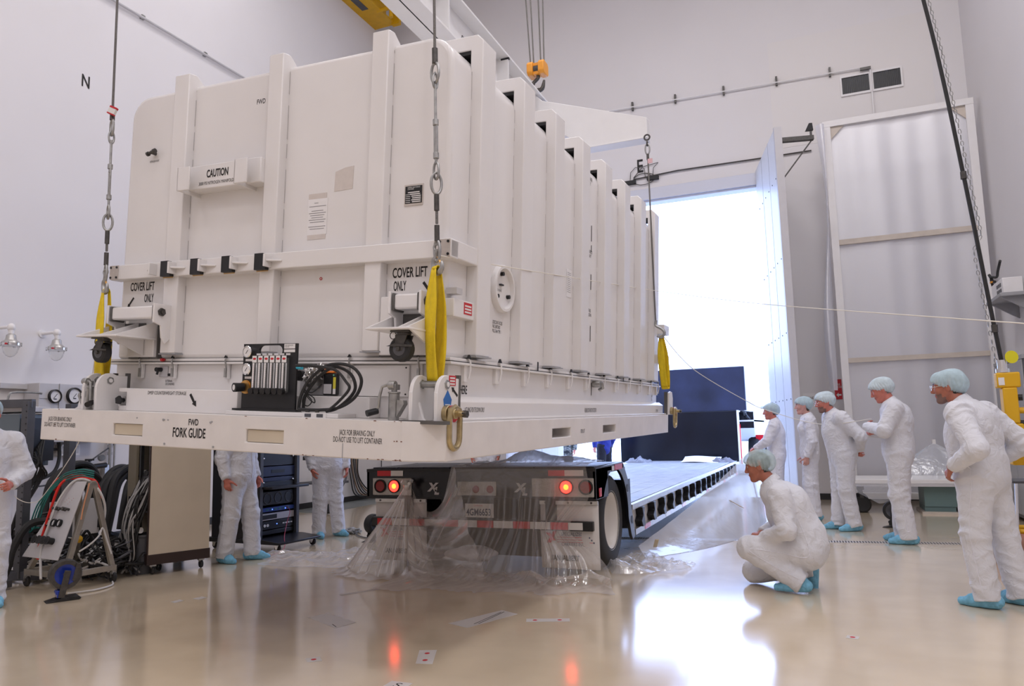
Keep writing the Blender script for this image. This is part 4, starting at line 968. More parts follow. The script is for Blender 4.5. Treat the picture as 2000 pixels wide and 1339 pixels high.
# truck tractor beyond, overexposed
t = thing('tow_truck', 'white truck tractor standing outside in the bright light beyond the trailer', 'truck', (-2.9, 26, 0))
M_trk = mat('truck_white', (.85, .86, .88), .35)
t_b = lambda m, n, mt, **k: m.build(n, mt, t, world=True, **k)
t_b(MB().prism([(23.8, .9), (23.8, 3.3), (25.2, 3.6), (26.6, 3.2), (26.8, 2.0), (28.6, 1.8), (28.7, .8)], 'x', -4.2, -1.8), 'cab', M_trk, bevel=.06)
t_b(MB().box(-1.78, -1.2, 25.9, 26.0, 1.9, 2.0).box(-1.30, -1.12, 25.88, 26.02, 2.05, 2.85).box(-1.30, -1.22, 25.9, 26.0, 1.95, 2.05), 'mirror', M_grey, bevel=.03)
for y in (22.4, 23.8, 28.0):
    t_b(MB().lathe([(.26, -.14), (.48, -.15), (.52, -.08), (.52, .08), (.48, .15), (.26, .14)], (-1.75, y, .52), (1, 0, 0), 30), 'tyre', M_rubber)
    t_b(MB().lathe([(.27, .13), (.2, .08), (.1, .12), (0, .12)], (-1.75, y, .52), (1, 0, 0), 24, caps=False), 'wheel_rim', M_alu)
t_b(MB().box(-1.7, -1.45, 22.2, 22.3, .9, 1.1), 'tail_light', M_redrefl)
# ------------------------------------------------------------------ people: smooth implicit bodies meshed on a grid
from mathutils.bvhtree import BVHTree
F32 = np.float32
class Field:
    def __init__(s, lo, hi, h):
        s.h = h; s.lo = np.array(lo, F32); n = np.ceil((np.array(hi)-np.array(lo))/h).astype(int)+1
        s.n = n; s.d = np.full(n, 1.0, F32)
        s.ax = [s.lo[i]+h*np.arange(n[i], dtype=F32) for i in range(3)]
    def win(s, lo, hi):
        a = np.maximum(np.floor((np.array(lo)-s.lo)/s.h).astype(int), 0); b = np.minimum(np.ceil((np.array(hi)-s.lo)/s.h).astype(int)+1, s.n)
        if np.any(b <= a): return None
        sl = tuple(slice(a[i], b[i]) for i in range(3))
        g = np.meshgrid(*[s.ax[i][sl[i]] for i in range(3)], indexing='ij', sparse=True)
        return sl, g
    def put(s, sl, v, k, sub=False):
        d = s.d[sl]
        if sub:
            v = -v
            if k > 0:
                hh = np.clip(.5-.5*(d-v)/k, 0, 1); s.d[sl] = d*(1-hh)+v*hh+k*hh*(1-hh)
            else: s.d[sl] = np.maximum(d, v)
        elif k > 0:
            hh = np.clip(.5+.5*(d-v)/k, 0, 1); s.d[sl] = d*(1-hh)+v*hh-k*hh*(1-hh)
        else: s.d[sl] = np.minimum(d, v)
    def cone(s, a, b, ra, rb, k=.02, flat=None, fs=1., clip=None, sub=False):
        a, b = np.array(a, F32), np.array(b, F32); m = max(ra, rb)+k+.03
        w_ = s.win(np.minimum(a, b)-m, np.maximum(a, b)+m)
        if w_ is None: return
        sl, (X, Y, Z) = w_
        v = prim_cone(X, Y, Z, a, b, ra, rb, flat, fs)
        if clip is not None: v = np.maximum(v, (X-clip[0][0])*clip[1][0]+(Y-clip[0][1])*clip[1][1]+(Z-clip[0][2])*clip[1][2])
        s.put(sl, v.astype(F32), k, sub)
    def ell(s, c, r, fr, k=.02, sub=False):
        c = np.array(c, F32); m = max(r)+k+.02; w_ = s.win(c-m, c+m)
        if w_ is None: return
        sl, (X, Y, Z) = w_; X, Y, Z = X-c[0], Y-c[1], Z-c[2]
        q = [(X*fr[i][0]+Y*fr[i][1]+Z*fr[i][2]) for i in range(3)]
        k0 = np.sqrt(sum((q[i]/r[i])**2 for i in range(3))); k1 = np.sqrt(sum((q[i]/r[i]**2)**2 for i in range(3)))
        s.put(sl, (k0*(k0-1)/np.maximum(k1, 1e-6)).astype(F32), k, sub)
    def mesh(s):
        d = s.d; sg = d < 0; n = d.shape
        c = np.zeros((n[0]-1, n[1]-1, n[2]-1), np.int8)
        for i in (0, 1):
            for j in (0, 1):
                for k in (0, 1): c += sg[i:n[0]-1+i, j:n[1]-1+j, k:n[2]-1+k]
        act = (c > 0) & (c < 8); idx = np.argwhere(act); vid = np.full(act.shape, -1, np.int64); vid[act] = np.arange(len(idx))
        acc = np.zeros((len(idx), 3)); cnt = np.zeros(len(idx))
        co = [(i, j, k) for i in (0, 1) for j in (0, 1) for k in (0, 1)]
        vals = {q: d[idx[:, 0]+q[0], idx[:, 1]+q[1], idx[:, 2]+q[2]] for q in co}
        for q in co:
            for ax in range(3):
                if q[ax] == 0:
                    p = list(q); p[ax] = 1; p = tuple(p); va, vb = vals[q], vals[p]; m = (va < 0) != (vb < 0)
                    t = np.where(m, va/np.where(m, va-vb, 1), 0); pt = np.tile(np.array(q, float), (len(idx), 1)); pt[:, ax] += t
                    acc[m] += pt[m]; cnt[m] += 1
        v = (idx+acc/cnt[:, None])*s.h+s.lo
        fs = []
        for ax in range(3):
            o1, o2 = [(1, 2), (2, 0), (0, 1)][ax]
            lo_ = [slice(0, n[i]-1) if i == ax else slice(1, n[i]-1) for i in range(3)]; hi_ = list(lo_); hi_[ax] = slice(1, n[ax])
            A, B = sg[tuple(lo_)], sg[tuple(hi_)]; e = np.argwhere(A != B)
            off = np.array([0 if i == ax else 1 for i in range(3)]); e = e+off
            flip = sg[e[:, 0], e[:, 1], e[:, 2]]
            def cell(d1, d2):
                q = e.copy(); q[:, o1] -= d1; q[:, o2] -= d2; return vid[q[:, 0], q[:, 1], q[:, 2]]
            qd = np.stack([cell(1, 1), cell(0, 1), cell(0, 0), cell(1, 0)], 1)
            qd[~flip] = qd[~flip][:, ::-1]; fs.append(qd)
        return v, np.concatenate(fs)
def prim_cone(X, Y, Z, a, b, ra, rb, flat=None, fs=1.):
    if flat is not None:
        f = np.array(flat, F32); g = (1/fs-1)
        ab = b-a; ab = ab+f*g*(ab@f)
        dx, dy, dz = X-a[0], Y-a[1], Z-a[2]; q = (dx*f[0]+dy*f[1]+dz*f[2])*g
        dx, dy, dz = dx+q*f[0], dy+q*f[1], dz+q*f[2]
    else: ab = b-a; dx, dy, dz = X-a[0], Y-a[1], Z-a[2]
    L2 = float(ab@ab)+1e-9; t = np.clip((dx*ab[0]+dy*ab[1]+dz*ab[2])/L2, 0, 1)
    v = np.sqrt((dx-t*ab[0])**2+(dy-t*ab[1])**2+(dz-t*ab[2])**2)-(ra+(rb-ra)*t)
    return v*(fs**.6 if flat is not None else 1.)
def np_mesh(name, v, f, mats, parent, ang=60):
    me = bpy.data.meshes.new(name); me.vertices.add(len(v)); me.vertices.foreach_set('co', v.astype(F32).ravel())
    me.loops.add(f.size); me.loops.foreach_set('vertex_index', f.astype(np.int32).ravel())
    me.polygons.add(len(f)); me.polygons.foreach_set('loop_start', np.arange(0, f.size, 4, dtype=np.int32))
    me.update(); me.validate(); me.polygons.foreach_set('use_smooth', [True]*len(me.polygons))
    for m in mats: me.materials.append(m)
    me.update()
    o = bpy.data.objects.new(name, me); COL.objects.link(o); o.parent = parent; return o
def vnorm(v, f):
    n = np.cross(v[f[:, 2]]-v[f[:, 0]], v[f[:, 3]]-v[f[:, 1]]); o = np.zeros_like(v)
    for i in range(4): np.add.at(o, f[:, i], n)
    return o/np.maximum(np.linalg.norm(o, axis=1, keepdims=True), 1e-9)
def relax(v, f, it=1, lam=.5):
    for _ in range(it):
        a = np.zeros_like(v); c = np.zeros(len(v))
        for i in range(4):
            for j in (1, 3): np.add.at(a, f[:, i], v[f[:, (i+j) % 4]]); np.add.at(c, f[:, i], 1)
        v = v+lam*(a/c[:, None]-v)
    return v
def lownoise(p, seed, sc):
    r = np.random.default_rng(seed); o = np.zeros(len(p))
    for i in range(5):
        k = r.normal(size=3)*sc; o += np.sin(p@k+r.uniform(0, 6.28)+1.2*np.sin(p@(r.normal(size=3)*sc*.6)))
    return o/3.
def cloth_mat(name, col, rough=.75, b=.35, sc=22., tr=0.):
    m = mat(name, col, rough, noise=.03, nscale=3, bump=b, bscale=sc, spec=.25, sheen=.15)
    for q in m.node_tree.nodes:
        if q.bl_idname == 'ShaderNodeTexNoise' and abs(q.inputs['Scale'].default_value-sc) < 1e-4: q.inputs['Distortion'].default_value = 1.6; q.inputs['Roughness'].default_value = .45
        if q.bl_idname == 'ShaderNodeBump': q.inputs['Distance'].default_value = .022
    return m
M_suit = cloth_mat('coverall_cloth', (.72, .725, .77), b=.7, sc=11.); M_suit2 = cloth_mat('coverall_cloth_bright', (.77, .77, .83), b=.7, sc=11.)
def cap_mat(name, col, alpha):
    m = mat(name, col, .8, noise=.12, nscale=30, bump=.4, bscale=50, alpha=alpha); return m
M_cap = cap_mat('bouffant_cap_blue', (.60, .78, .86), .72); M_capg = cap_mat('bouffant_cap_thin', (.62, .78, .80), .5); M_capp = cap_mat('bouffant_cap_pale', (.70, .82, .87), .82)
M_shoe = mat('shoe_cover_blue', (.20, .50, .70), .7, noise=.2, nscale=30, bump=.5, bscale=45)
def skin_mat(name, col):
    m = mat(name, col, .5, noise=.12, nscale=25); m.node_tree.nodes['Principled BSDF'].inputs['Subsurface Weight'].default_value = .06
    m.node_tree.nodes['Principled BSDF'].inputs['Subsurface Radius'].default_value = (.01, .004, .002); return m
SK = {'ruddy': skin_mat('skin_ruddy', (.60, .20, .15)), 'tan': skin_mat('skin_tan', (.44, .16, .105)), 'pale': skin_mat('skin_pale', (.64, .34, .29))}
HR = {'stubble': mat('stubble', (.22, .13, .11), .7), 'dark': mat('hair_dark', (.04, .03, .025), .6, bump=.5, bscale=120), 'grey': mat('hair_grey', (.22, .18, .16), .6, bump=.5, bscale=120), 'brown': mat('hair_brown', (.08, .045, .03), .6, bump=.5, bscale=120), 'auburn': mat('hair_auburn', (.16, .06, .035), .6, bump=.5, bscale=120)}
M_eye = mat('eye_white', (.75, .70, .68), .3); M_iris = mat('eye_dark', (.03, .02, .015), .3); M_lip = mat('lips', (.42, .13, .12), .5)
def V(*a): return np.array(a, float)
def unit(v): v = np.array(v, float); return v/np.linalg.norm(v)

DEF = dict(hc=(.03, 0, 1.625), hf=(1, 0, -.05), neck=(-.005, 0, 1.47), chest=(-.01, 0, 1.28), pelvis=(0, 0, .96),
    shL=(-.01, .185, 1.405), elL=(-.03, .245, 1.13), wrL=(.06, .245, .90), shR=(-.01, -.185, 1.405), elR=(-.03, -.245, 1.13), wrR=(.06, -.245, .90),
    hipL=(0, .09, .92), knL=(.02, .105, .50), anL=(-.01, .11, .085), hipR=(0, -.09, .92), knR=(.02, -.105, .50), anR=(-.01, -.11, .085),
    hdL=(.25, -.05, -1), hnL=(0, -1, 0), hdR=(.25, .05, -1), hnR=(0, 1, 0), curlL=28, curlR=28, ftL=(1, .12, 0), ftR=(1, -.12, 0), fuL=(0, 0, 1), fuR=(0, 0, 1))
def person(label, x, y, yaw, H=1.75, pose={}, skin='ruddy', hair='brown', beard=None, cap='blue', glasses=False, bulk=1., belly=0., suit=None, res=.0065, sres=.010, seed=1,
           wear='coverall', group=None, female=False, z=0., seam=True, headless=False, longhair=False):
    P = {k: (np.array(v, float) if isinstance(v, tuple) else v) for k, v in {**DEF, **pose}.items()}
    S = H/1.75
    root = thing('person', label, 'person', (x, y, z), (0, 0, R(yaw)), group=group); root.scale = (S, S, S)
    pts = np.array([v for k, v in P.items() if isinstance(v, np.ndarray) and k[:2] not in ('hd', 'hn', 'ft', 'fu', 'hf')])
    lo, hi = pts.min(0)-.24, pts.max(0)+.24; lo[2] = max(lo[2], -.03)
    hc, hf = P['hc'], unit(P['hf']); hl = unit(np.cross((0, 0, 1), hf)); hu = np.cross(hf, hl)
    hp = lambda a, b, c: hc+hf*a+hl*b+hu*c
    FR = (hf, hl, hu)
    # --- body (skin) as one continuous surface
    f = Field(lo, hi, res)
    f.cone(P['pelvis'], P['chest'], .11*bulk, .115*bulk, .03, (1, 0, 0), .8); f.cone(P['shL'], P['shR'], .05, .05, .03); f.cone(P['chest'], P['neck'], .09, .06, .03)
    for s in 'LR':
        f.cone(P['hip'+s], P['kn'+s], .075, .052, .03); f.cone(P['kn'+s], P['an'+s], .052, .036, .02)
        f.cone(P['sh'+s], P['el'+s], .046, .038, .03); f.cone(P['el'+s], P['wr'+s], .038, .025, .02)
        ft, fu = unit(P['ft'+s]), unit(P['fu'+s]); f.cone(P['an'+s]-fu*.045-ft*.03, P['an'+s]-fu*.055+ft*.12, .034, .026, .02)
    hs = .97 if female else 1.
    f.cone(P['neck']-V(0, 0, .02), hp(-.02, 0, -.05), .056*hs, .054*hs, .03)
    f.ell(hp(-.012, 0, .035), (.098, .076, .088), FR, .0)
    f.cone(hp(.035, 0, .0), hp(.052, 0, -.075), .062*hs, .038*hs, .03)
    f.ell(hp(.072, 0, -.092), (.022, .026, .02), FR, .02)
    for sg_ in (1, -1):
        f.cone(hp(-.005, .055*sg_, -.03), hp(.055, .022*sg_, -.088), .020, .018, .025)          # jaw
        f.ell(hp(.062, .04*sg_, -.018), (.022, .02, .018), FR, .025)                             # cheek
        f.cone(hp(.082, .010*sg_, .040), hp(.066, .052*sg_, .038), .011, .010, .012)             # brow
        f.ell(hp(.092, .031*sg_, .020), (.013, .016, .010), FR, .012, sub=True)                  # socket
        f.ell(hp(-.012, .079*sg_, -.002), (.020, .009, .033), FR, .006)                          # ear
        f.ell(hp(-.004, .086*sg_, .0), (.009, .005, .018), FR, .006, sub=True)
        f.ell(hp(.099, .011*sg_, -.022), (.010, .008, .008), FR, .006)                           # nostril wing
    f.cone(hp(.086, 0, .030), hp(.112, 0, -.016), .008, .0115, .012)                             # nose
    f.cone(hp(.088, -.017, -.050), hp(.088, .017, -.050), .0055, .0055, .006); f.cone(hp(.093, -.008, -.048), hp(.093, .008, -.048), .006, .006, .006)
    f.cone(hp(.087, -.015, -.062), hp(.087, .015, -.062), .0065, .0065, .006)
    f.cone(hp(.102, -.020, -.056), hp(.102, .020, -.056), .003, .003, .003, sub=True)
    for s in 'LR':
        w0, d, n = P['wr'+s], unit(P['hd'+s]), P['hn'+s]; n = unit(n-d*(n@d)); t = np.cross(d, n)*(1 if s == 'R' else -1)
        cu_ = R(P['curl'+s]); sc = .93 if female else 1.
        for o_ in (-.016, .016): f.cone(w0+d*.015, w0+d*.075*sc+t*o_*1.15, .021, .022, .016, n, .62)
        f.cone(w0-d*.02, w0+d*.02, .025, .024, .016)
        for i, (ln, of) in enumerate(((.073, .030), (.082, .010), (.077, -.010), (.060, -.029))):
            p = w0+d*(.082-.004*abs(i-1.2))*sc+t*of; a = cu_*(.55+.12*i); r0 = .0092
            for q, fr_ in enumerate((.46, .30, .24)):
                dd = d*math.cos(a)+n*math.sin(a)+t*of*.9*(1-q*.4); dd = unit(dd); p2 = p+dd*ln*fr_*sc
                f.cone(p, p2, r0, r0-.0009, .004); p = p2; r0 -= .0009; a += cu_*(1.15 if q == 0 else .8)
        p = w0+d*.022+t*.024; dd = unit(d*.62+t*.75+n*.25)
        for ln, r0 in ((.044, .0135), (.034, .011), (.026, .0095)):
            p2 = p+dd*ln; f.cone(p, p2, r0, r0-.001, .008); p = p2; dd = unit(dd+d*.35+n*.25*(1+cu_))
    v, q = f.mesh(); v = relax(v, q, 1, .35)
    body = np_mesh('body', v, q, [SK[skin], HR[hair], HR[beard] if beard else HR[hair], M_lip], root)
    c = v[q].mean(1)-hc; a_, b_, c_ = c@hf, c@hl, c@hu; rr_ = np.linalg.norm(c, axis=1)
    mi = np.zeros(len(q), np.int32); near = rr_ < .14
    mi[near & (c_ > .052-.25*np.clip(a_, -.2, .06)-.0) & (c_ > .03) & ~((a_ > .05) & (c_ < .075))] = 1
    mi[near & (a_ < -.035) & (c_ > -.055 if not longhair else c_ > -.075) & ~((np.abs(b_) > .066) & (a_ > -.035))] = 1
    mi[near & (a_ < .012) & (a_ > -.012) & (c_ > .01) & (np.abs(b_) > .05)] = 1
    mi[near & (a_ > .073) & (c_ > .036) & (c_ < .047) & (np.abs(b_) > .014) & (np.abs(b_) < .046)] = 1
    if beard: mi[near & (a_ > .02) & (c_ < -.066) & (c_ > -.125)] = 2; mi[near & (a_ > .07) & (c_ < -.036) & (c_ > -.047) & (np.abs(b_) < .034)] = 2; mi[near & (a_ > .045) & (c_ < -.04) & (np.abs(b_) > .024)] = 2
    mi[near & (a_ > .086) & (c_ < -.045) & (c_ > -.066) & (np.abs(b_) < .022)] = 3
    body.data.polygons.foreach_set('material_index', mi)
    for sg_ in (1, -1):
        e = MB(); ctr = hp(.0745, .031*sg_, .020); e.sphere(ctr, .0118, 12); e.cur = 1; e.sphere(ctr+hf*.0075, .0062, 10); e.build('eye', [M_eye, M_iris], root)
    # --- clothing
    def dress(name, m, parts, hz=sres):
        g = Field(lo, hi, hz); pr = []
        def add(kind, a, b, ra, rb, k, flat=None, fs=1., clip=None):
            g.cone(a, b, ra, rb, k, flat, fs, clip); pr.append((kind, np.array(a, float), np.array(b, float), ra, rb, flat, fs))
        if 'top' in parts:
            add('t', P['pelvis']+V(0, 0, .0), P['chest'], .178*bulk, .182*bulk, .05, (1, 0, 0), .82)
            add('t', P['chest'], P['neck']-V(0, 0, .09), .178*bulk, .125, .06, (1, 0, 0), .74)
            add('s', P['shL']*.97+P['shR']*.03, P['shR']*.97+P['shL']*.03, .072, .072, .06)
            add('n', P['neck']-V(0, 0, .07), P['neck']+(P['hc']-P['neck'])*.22, .095, .068, .05, clip=(P['neck']+(P['hc']-P['neck'])*.2, unit(P['hc']-P['neck'])))
            if belly: add('t', P['pelvis']+V(.05, 0, .10), P['chest']+V(.06, 0, -.06), .13*belly, .12*belly, .08)
            if female:
                for sg_ in (1, -1): add('t', P['chest']+V(.08, .065*sg_, .03), P['chest']+V(.085, .065*sg_, .02), .07, .07, .05)
            for s in 'LR':
                d_ = unit(P['wr'+s]-P['el'+s]); e_ = P['wr'+s]+d_*.005
                add('a', P['sh'+s], P['el'+s], .086*bulk**.5, .076, .05); add('a', P['el'+s], e_, .074, .050, .03, clip=(e_, d_))
                add('c', e_-d_*.06, e_-d_*.01, .046, .040, .012, clip=(e_, d_))
            if wear != 'coverall': add('t', P['pelvis']-V(0, 0, .06), P['pelvis'], .17*bulk, .17*bulk, .03, (1, 0, 0), .82)
        if 'legs' in parts:
            add('t', P['pelvis']+V(0, 0, .04), P['pelvis']-V(0, 0, .02), .165*bulk, .165*bulk, .05, (1, 0, 0), .84)
            for s in 'LR':
                d_ = unit(P['an'+s]-P['kn'+s]); e_ = P['an'+s]+d_*.035
                add('l', P['hip'+s], P['kn'+s], .118*bulk**.7, .098, .05); add('l', P['kn'+s], e_, .097, .090, .03, clip=(e_, d_))
        v, q = g.mesh(); v = relax(v, q, 2, .5); n = vnorm(v, q)
        best = np.full(len(v), 9.); h_ = np.zeros(len(v)); nz = lownoise(v, seed, 9.); nz2 = lownoise(v, seed+5, 6.); nz3 = lownoise(v, seed+9, 30.); nz4 = lownoise(v, seed+7, 13.)
        for i, (kind, a, b, ra, rb, fl, fs) in enumerate(pr):
            dd = prim_cone(v[:, 0], v[:, 1], v[:, 2], a, b, ra, rb, np.array(fl, float) if fl else None, fs); m_ = dd < best; best = np.minimum(best, dd)
            ab = b-a; L = np.linalg.norm(ab); t = ((v-a)@ab)/(L*L+1e-9); d0 = ab/(L+1e-9); e1 = unit(np.cross(d0, (.31, .87, .2))); e2 = np.cross(d0, e1); th = np.arctan2((v-a)@e2, (v-a)@e1)
            if kind in 'al':
                lam = .075 if kind == 'a' else .10
                edge = np.exp(-((t-1)/.28)**2)+.8*np.exp(-(t/.22)**2)
                A = .0030+.0062*edge
                ph = 2*np.pi*t*L/lam+2.6*np.sin(th+i)+2.6*nz; w_ = 1-2*np.abs(np.sin(ph*.5+.7*nz4)); hh = A*w_*np.clip(.35+.8*np.sin(th*2.0+3*nz2+5*t+i), 0, 1)
                ph2 = 2*np.pi*t*L/.21+2*th+2.2*nz2; hh = hh+.0042*np.sin(ph2)*np.clip(nz4, -.2, 1)
            elif kind == 't': ph = 2*np.pi*(v@unit((.3, .55*(1 if i % 2 else -1), 1)))/.16+2.2*nz; hh = .0055*np.sin(ph)*(.4+.6*np.sin(2*nz2+th))
            elif kind == 'c': hh = .0016*np.sin(th*13)
            else: hh = .003*np.sin(9*nz)
            h_[m_] = hh[m_]
        h_ += .0012*nz3
        # smooth the height so that limb changes do not crease
        for _ in range(2):
            ac = np.zeros(len(v)); cn = np.zeros(len(v))
            for i in range(4): np.add.at(ac, q[:, i], h_[q[:, (i+1) % 4]]+h_[q[:, (i+3) % 4]]); np.add.at(cn, q[:, i], 2)
            h_ = .4*h_+.6*ac/cn
        v = v+n*h_[:, None]; v[:, 2] = np.maximum(v[:, 2], .012)
        return np_mesh(name, v, q, [m], root), v, q
    ms = suit or M_suit
    if wear == 'coverall':
        o, sv, sq = dress('coverall', ms, ('top', 'legs'))
        if seam:
            bv_ = BVHTree.FromPolygons([tuple(p) for p in sv], [tuple(p) for p in sq])
            for s, sg_ in (('L', 1), ('R', -1)):
                pth = [P['sh'+s]*.4+P['hip'+s]*.6+V(-.02, 0, .10), P['hip'+s]*.7+P['pelvis']*.3+V(-.01, 0, -.02), P['hip'+s]*.5+P['kn'+s]*.5, P['kn'+s], P['kn'+s]*.5+P['an'+s]*.5, P['an'+s]+V(0, 0, .03)]
                line = []
                for p in bez([tuple(p) for p in pth], 8):
                    dr_ = Vector((-.12, sg_, 0)).normalized(); h = bv_.ray_cast(p+dr_*.5, -dr_, .5)
                    if h[0] is not None: line.append(h[0]+dr_*.0005)
                if len(line) > 4: MB().tube(line, .0035, 5).build('side_seam', M_suit2, root)
            line = []
            for p in bez([tuple(P['neck']-V(0, 0, .05)), tuple(P['chest']), tuple(P['pelvis']+V(0, 0, .05)), tuple(P['pelvis']-V(0, 0, .06))], 8):
                h = bv_.ray_cast(p+Vector((.6, 0, 0)), Vector((-1, 0, 0)), .6)
                if h[0] is not None: line.append(h[0]+Vector((.001, 0, 0)))
            if len(line) > 4: MB().tube(line, .004, 5).build('front_zip', M_suit2, root)
    else:
        dress('jacket', suit, ('top',)); dress('trousers', wear, ('legs',))
    # collar
    nd = unit(P['hc']-P['neck']); a1 = unit(np.cross(nd, (0, 1, 0))); a2 = np.cross(nd, a1); cc_ = P['neck']+nd*.018
    col = MB(); col.grid(lambda u, v_: tuple(cc_+(a1*math.cos(6.2832*u)+a2*math.sin(6.2832*u))*(.078-.010*v_+.003*math.sin(5*6.28*u))+nd*(-.03+.062*v_)), 28, 4)
    oc = col.build('collar', ms if wear == 'coverall' else suit, root); md = oc.modifiers.new('s', 'SOLIDIFY'); md.thickness = .005
    if cap:
        g = Field(hc-.17, hc+.17, max(res*.8, .006)); up = unit(hu*.93-hf*.36); ct = hp(-.026, 0, .048)
        g.ell(ct, (.118, .094, .096), FR, 0); g.ell(hp(-.075, 0, .015), (.065, .078, .075), FR, .04); g.ell(hp(.03, 0, .062), (.07, .078, .06), FR, .03)
        cl = hp(.085, 0, .055); nn = unit(-hu*.82+hf*.57)
        sl, (X, Y, Z) = g.win(hc-.2, hc+.2); g.d = np.maximum(g.d, ((X-cl[0])*nn[0]+(Y-cl[1])*nn[1]+(Z-cl[2])*nn[2]).astype(F32))
        v, q = g.mesh(); v = relax(v, q, 2, .5); n = vnorm(v, q); th = np.arctan2((v-ct)@hl, (v-ct)@hf); ht = np.clip(1-((v-cl)@-nn)/.11, 0, 1)
        v = v+n*(.0045*lownoise(v, seed+3, 38.)+.0035*ht*np.sin(th*24+2*lownoise(v, seed+4, 20.)))[:, None]
        np_mesh('hair_cap', v, q, [{'blue': M_cap, 'thin': M_capg, 'pale': M_capp}[cap]], root)
    if glasses:
        gl = MB()
        for sg_ in (1, -1):
            gl.torus(hp(.108, .033*sg_, .014), .021, .0016, tuple(hf), n=20, k=5); gl.tube([hp(.108, .054*sg_, .018), hp(.06, .072*sg_, .018), hp(-.02, .082*sg_, .016)], .0016, 5)
        gl.tube([hp(.110, .013, .017), hp(.114, 0, .019), hp(.110, -.013, .017)], .0016, 5); gl.build('glasses', M_chrome, root)
    for s in 'LR':
        ft, fu = unit(P['ft'+s]), unit(P['fu'+s]); ft = unit(ft-fu*(ft@fu)); fl_ = np.cross(fu, ft); an = P['an'+s]
        g = Field(np.minimum(an-.2, an+ft*.2-.12), np.maximum(an+.2, an+ft*.2+.12), .008 if res < .008 else .011)
        sole = an-fu*.083
        g.cone(an-fu*.035-ft*.055, an-fu*.045+ft*.085, .050, .046, 0); g.cone(an-fu*.045+ft*.085, an-fu*.058+ft*.165, .046, .030, .03); g.cone(an-fu*.03, an+fu*.025-ft*.01, .055, .048, .03)
        sl, (X, Y, Z) = g.win(an-.5, an+.5); g.d = np.maximum(g.d, (-((X-sole[0])*fu[0]+(Y-sole[1])*fu[1]+(Z-sole[2])*fu[2])).astype(F32))
        v, q = g.mesh(); v = relax(v, q, 1, .4); n = vnorm(v, q); top = ((v-sole)@fu > .012)
        v = v+n*(.003*lownoise(v, seed+11, 55.)+.0015*np.sin((v-an)@ft*160+3*lownoise(v, seed+12, 20.)))[:, None]*top[:, None]
        np_mesh('shoe_cover', v, q, [M_shoe] if wear == 'coverall' else [M_black], root)
    return root
# ------------------------------------------------------------------ the people in the hall
person('nearest man at the right edge, white coveralls, glasses, hand on hip', 1.06, 6.50, 146, 1.75, dict(
    hc=(.15, .01, 1.585), hf=(.96, .32, -.13), neck=(.055, 0, 1.455), chest=(.0, 0, 1.26), pelvis=(-.03, 0, .96),
    shL=(-.0, .205, 1.385), elL=(-.17, .34, 1.13), wrL=(.04, .275, 1.0), hdL=(.62, -.25, -.75), hnL=(-.5, -.7, -.2), curlL=34,
    shR=(-.0, -.205, 1.385), elR=(-.20, -.34, 1.14), wrR=(.02, -.275, 1.0), hdR=(.62, .25, -.75), hnR=(-.5, .7, -.2),
    hipL=(-.03, .10, .92), knL=(.0, .125, .50), anL=(-.05, .14, .085), hipR=(-.03, -.10, .92), knR=(-.08, -.125, .50), anR=(-.15, -.14, .085), ftL=(1, .15, 0)),
    'tan', 'dark', 'stubble', 'blue', True, bulk=1.14, belly=1.12, res=.0055, sres=.0085, seed=2)
person('tall man in white coveralls with crossed arms and bowed head beside the table', .80, 9.50, 172, 1.87, dict(
    hc=(.115, 0, 1.59), hf=(.90, .10, -.40), neck=(.03, 0, 1.455), shL=(.0, .185, 1.395), elL=(.10, .27, 1.165), wrL=(.285, .05, 1.215), hdL=(.0, -1, -.2), hnL=(-1, 0, -.2), curlL=25,
    shR=(.0, -.185, 1.395), elR=(.12, -.27, 1.15), wrR=(.265, -.02, 1.145), hdR=(-.1, .95, .15), hnR=(-1, 0, 0), anL=(-.03, .10, .085), anR=(.03, -.12, .085)),
    'ruddy', 'grey', None, 'pale', bulk=1.03, res=.0065, sres=.010, seed=4)
person('bearded man in white coveralls, hands clasped behind his back', .235, 10.50, 200, 1.80, dict(
    hc=(.17, 0, 1.565), hf=(.95, .0, -.22), neck=(.085, 0, 1.44), chest=(.03, 0, 1.26), pelvis=(-.01, 0, .95),
    shL=(.05, .195, 1.37), elL=(-.13, .285, 1.14), wrL=(-.19, .09, .985), hdL=(-.1, -.8, -.5), hnL=(-1, 0, 0), shR=(.05, -.195, 1.37), elR=(-.13, -.285, 1.14), wrR=(-.19, -.06, .965), hdR=(-.1, .8, -.4), hnR=(-1, 0, 0),
    anL=(-.04, .11, .085), anR=(.05, -.12, .085)), 'ruddy', 'grey', 'stubble', 'pale', True, bulk=1.08, belly=1.02, res=.007, sres=.0105, seed=6)
person('woman in white coveralls standing with arms hanging by the open door leaf', -.16, 11.55, 186, 1.73, dict(
    hc=(.05, 0, 1.62), hf=(1, .06, -.10), elL=(-.02, .225, 1.12), wrL=(.06, .225, .895), hdL=(.2, -.05, -1), elR=(-.02, -.225, 1.12), wrR=(.06, -.225, .895)),
    'pale', 'brown', None, 'blue', bulk=.86, female=True, res=.007, sres=.0105, seed=8, suit=M_suit2, longhair=True)
person('woman in white coveralls holding up the edge of the clear plastic sheet beside the trailer', -.62, 11.72, 178, 1.66, dict(
    hc=(.05, 0, 1.62), hf=(1, .05, -.12), shL=(0, .175, 1.39), elL=(.11, .235, 1.17), wrL=(.29, .20, 1.06), hdL=(.85, -.05, -.5), hnL=(0, -.6, -.8), curlL=62,
    shR=(0, -.175, 1.39), elR=(.12, -.22, 1.17), wrR=(.29, -.16, 1.06), hdR=(.85, .05, -.5), hnR=(0, .6, -.8), curlR=62),
    'ruddy', 'auburn', None, 'blue', bulk=.92, female=True, res=.007, sres=.0105, seed=9, suit=M_suit2)
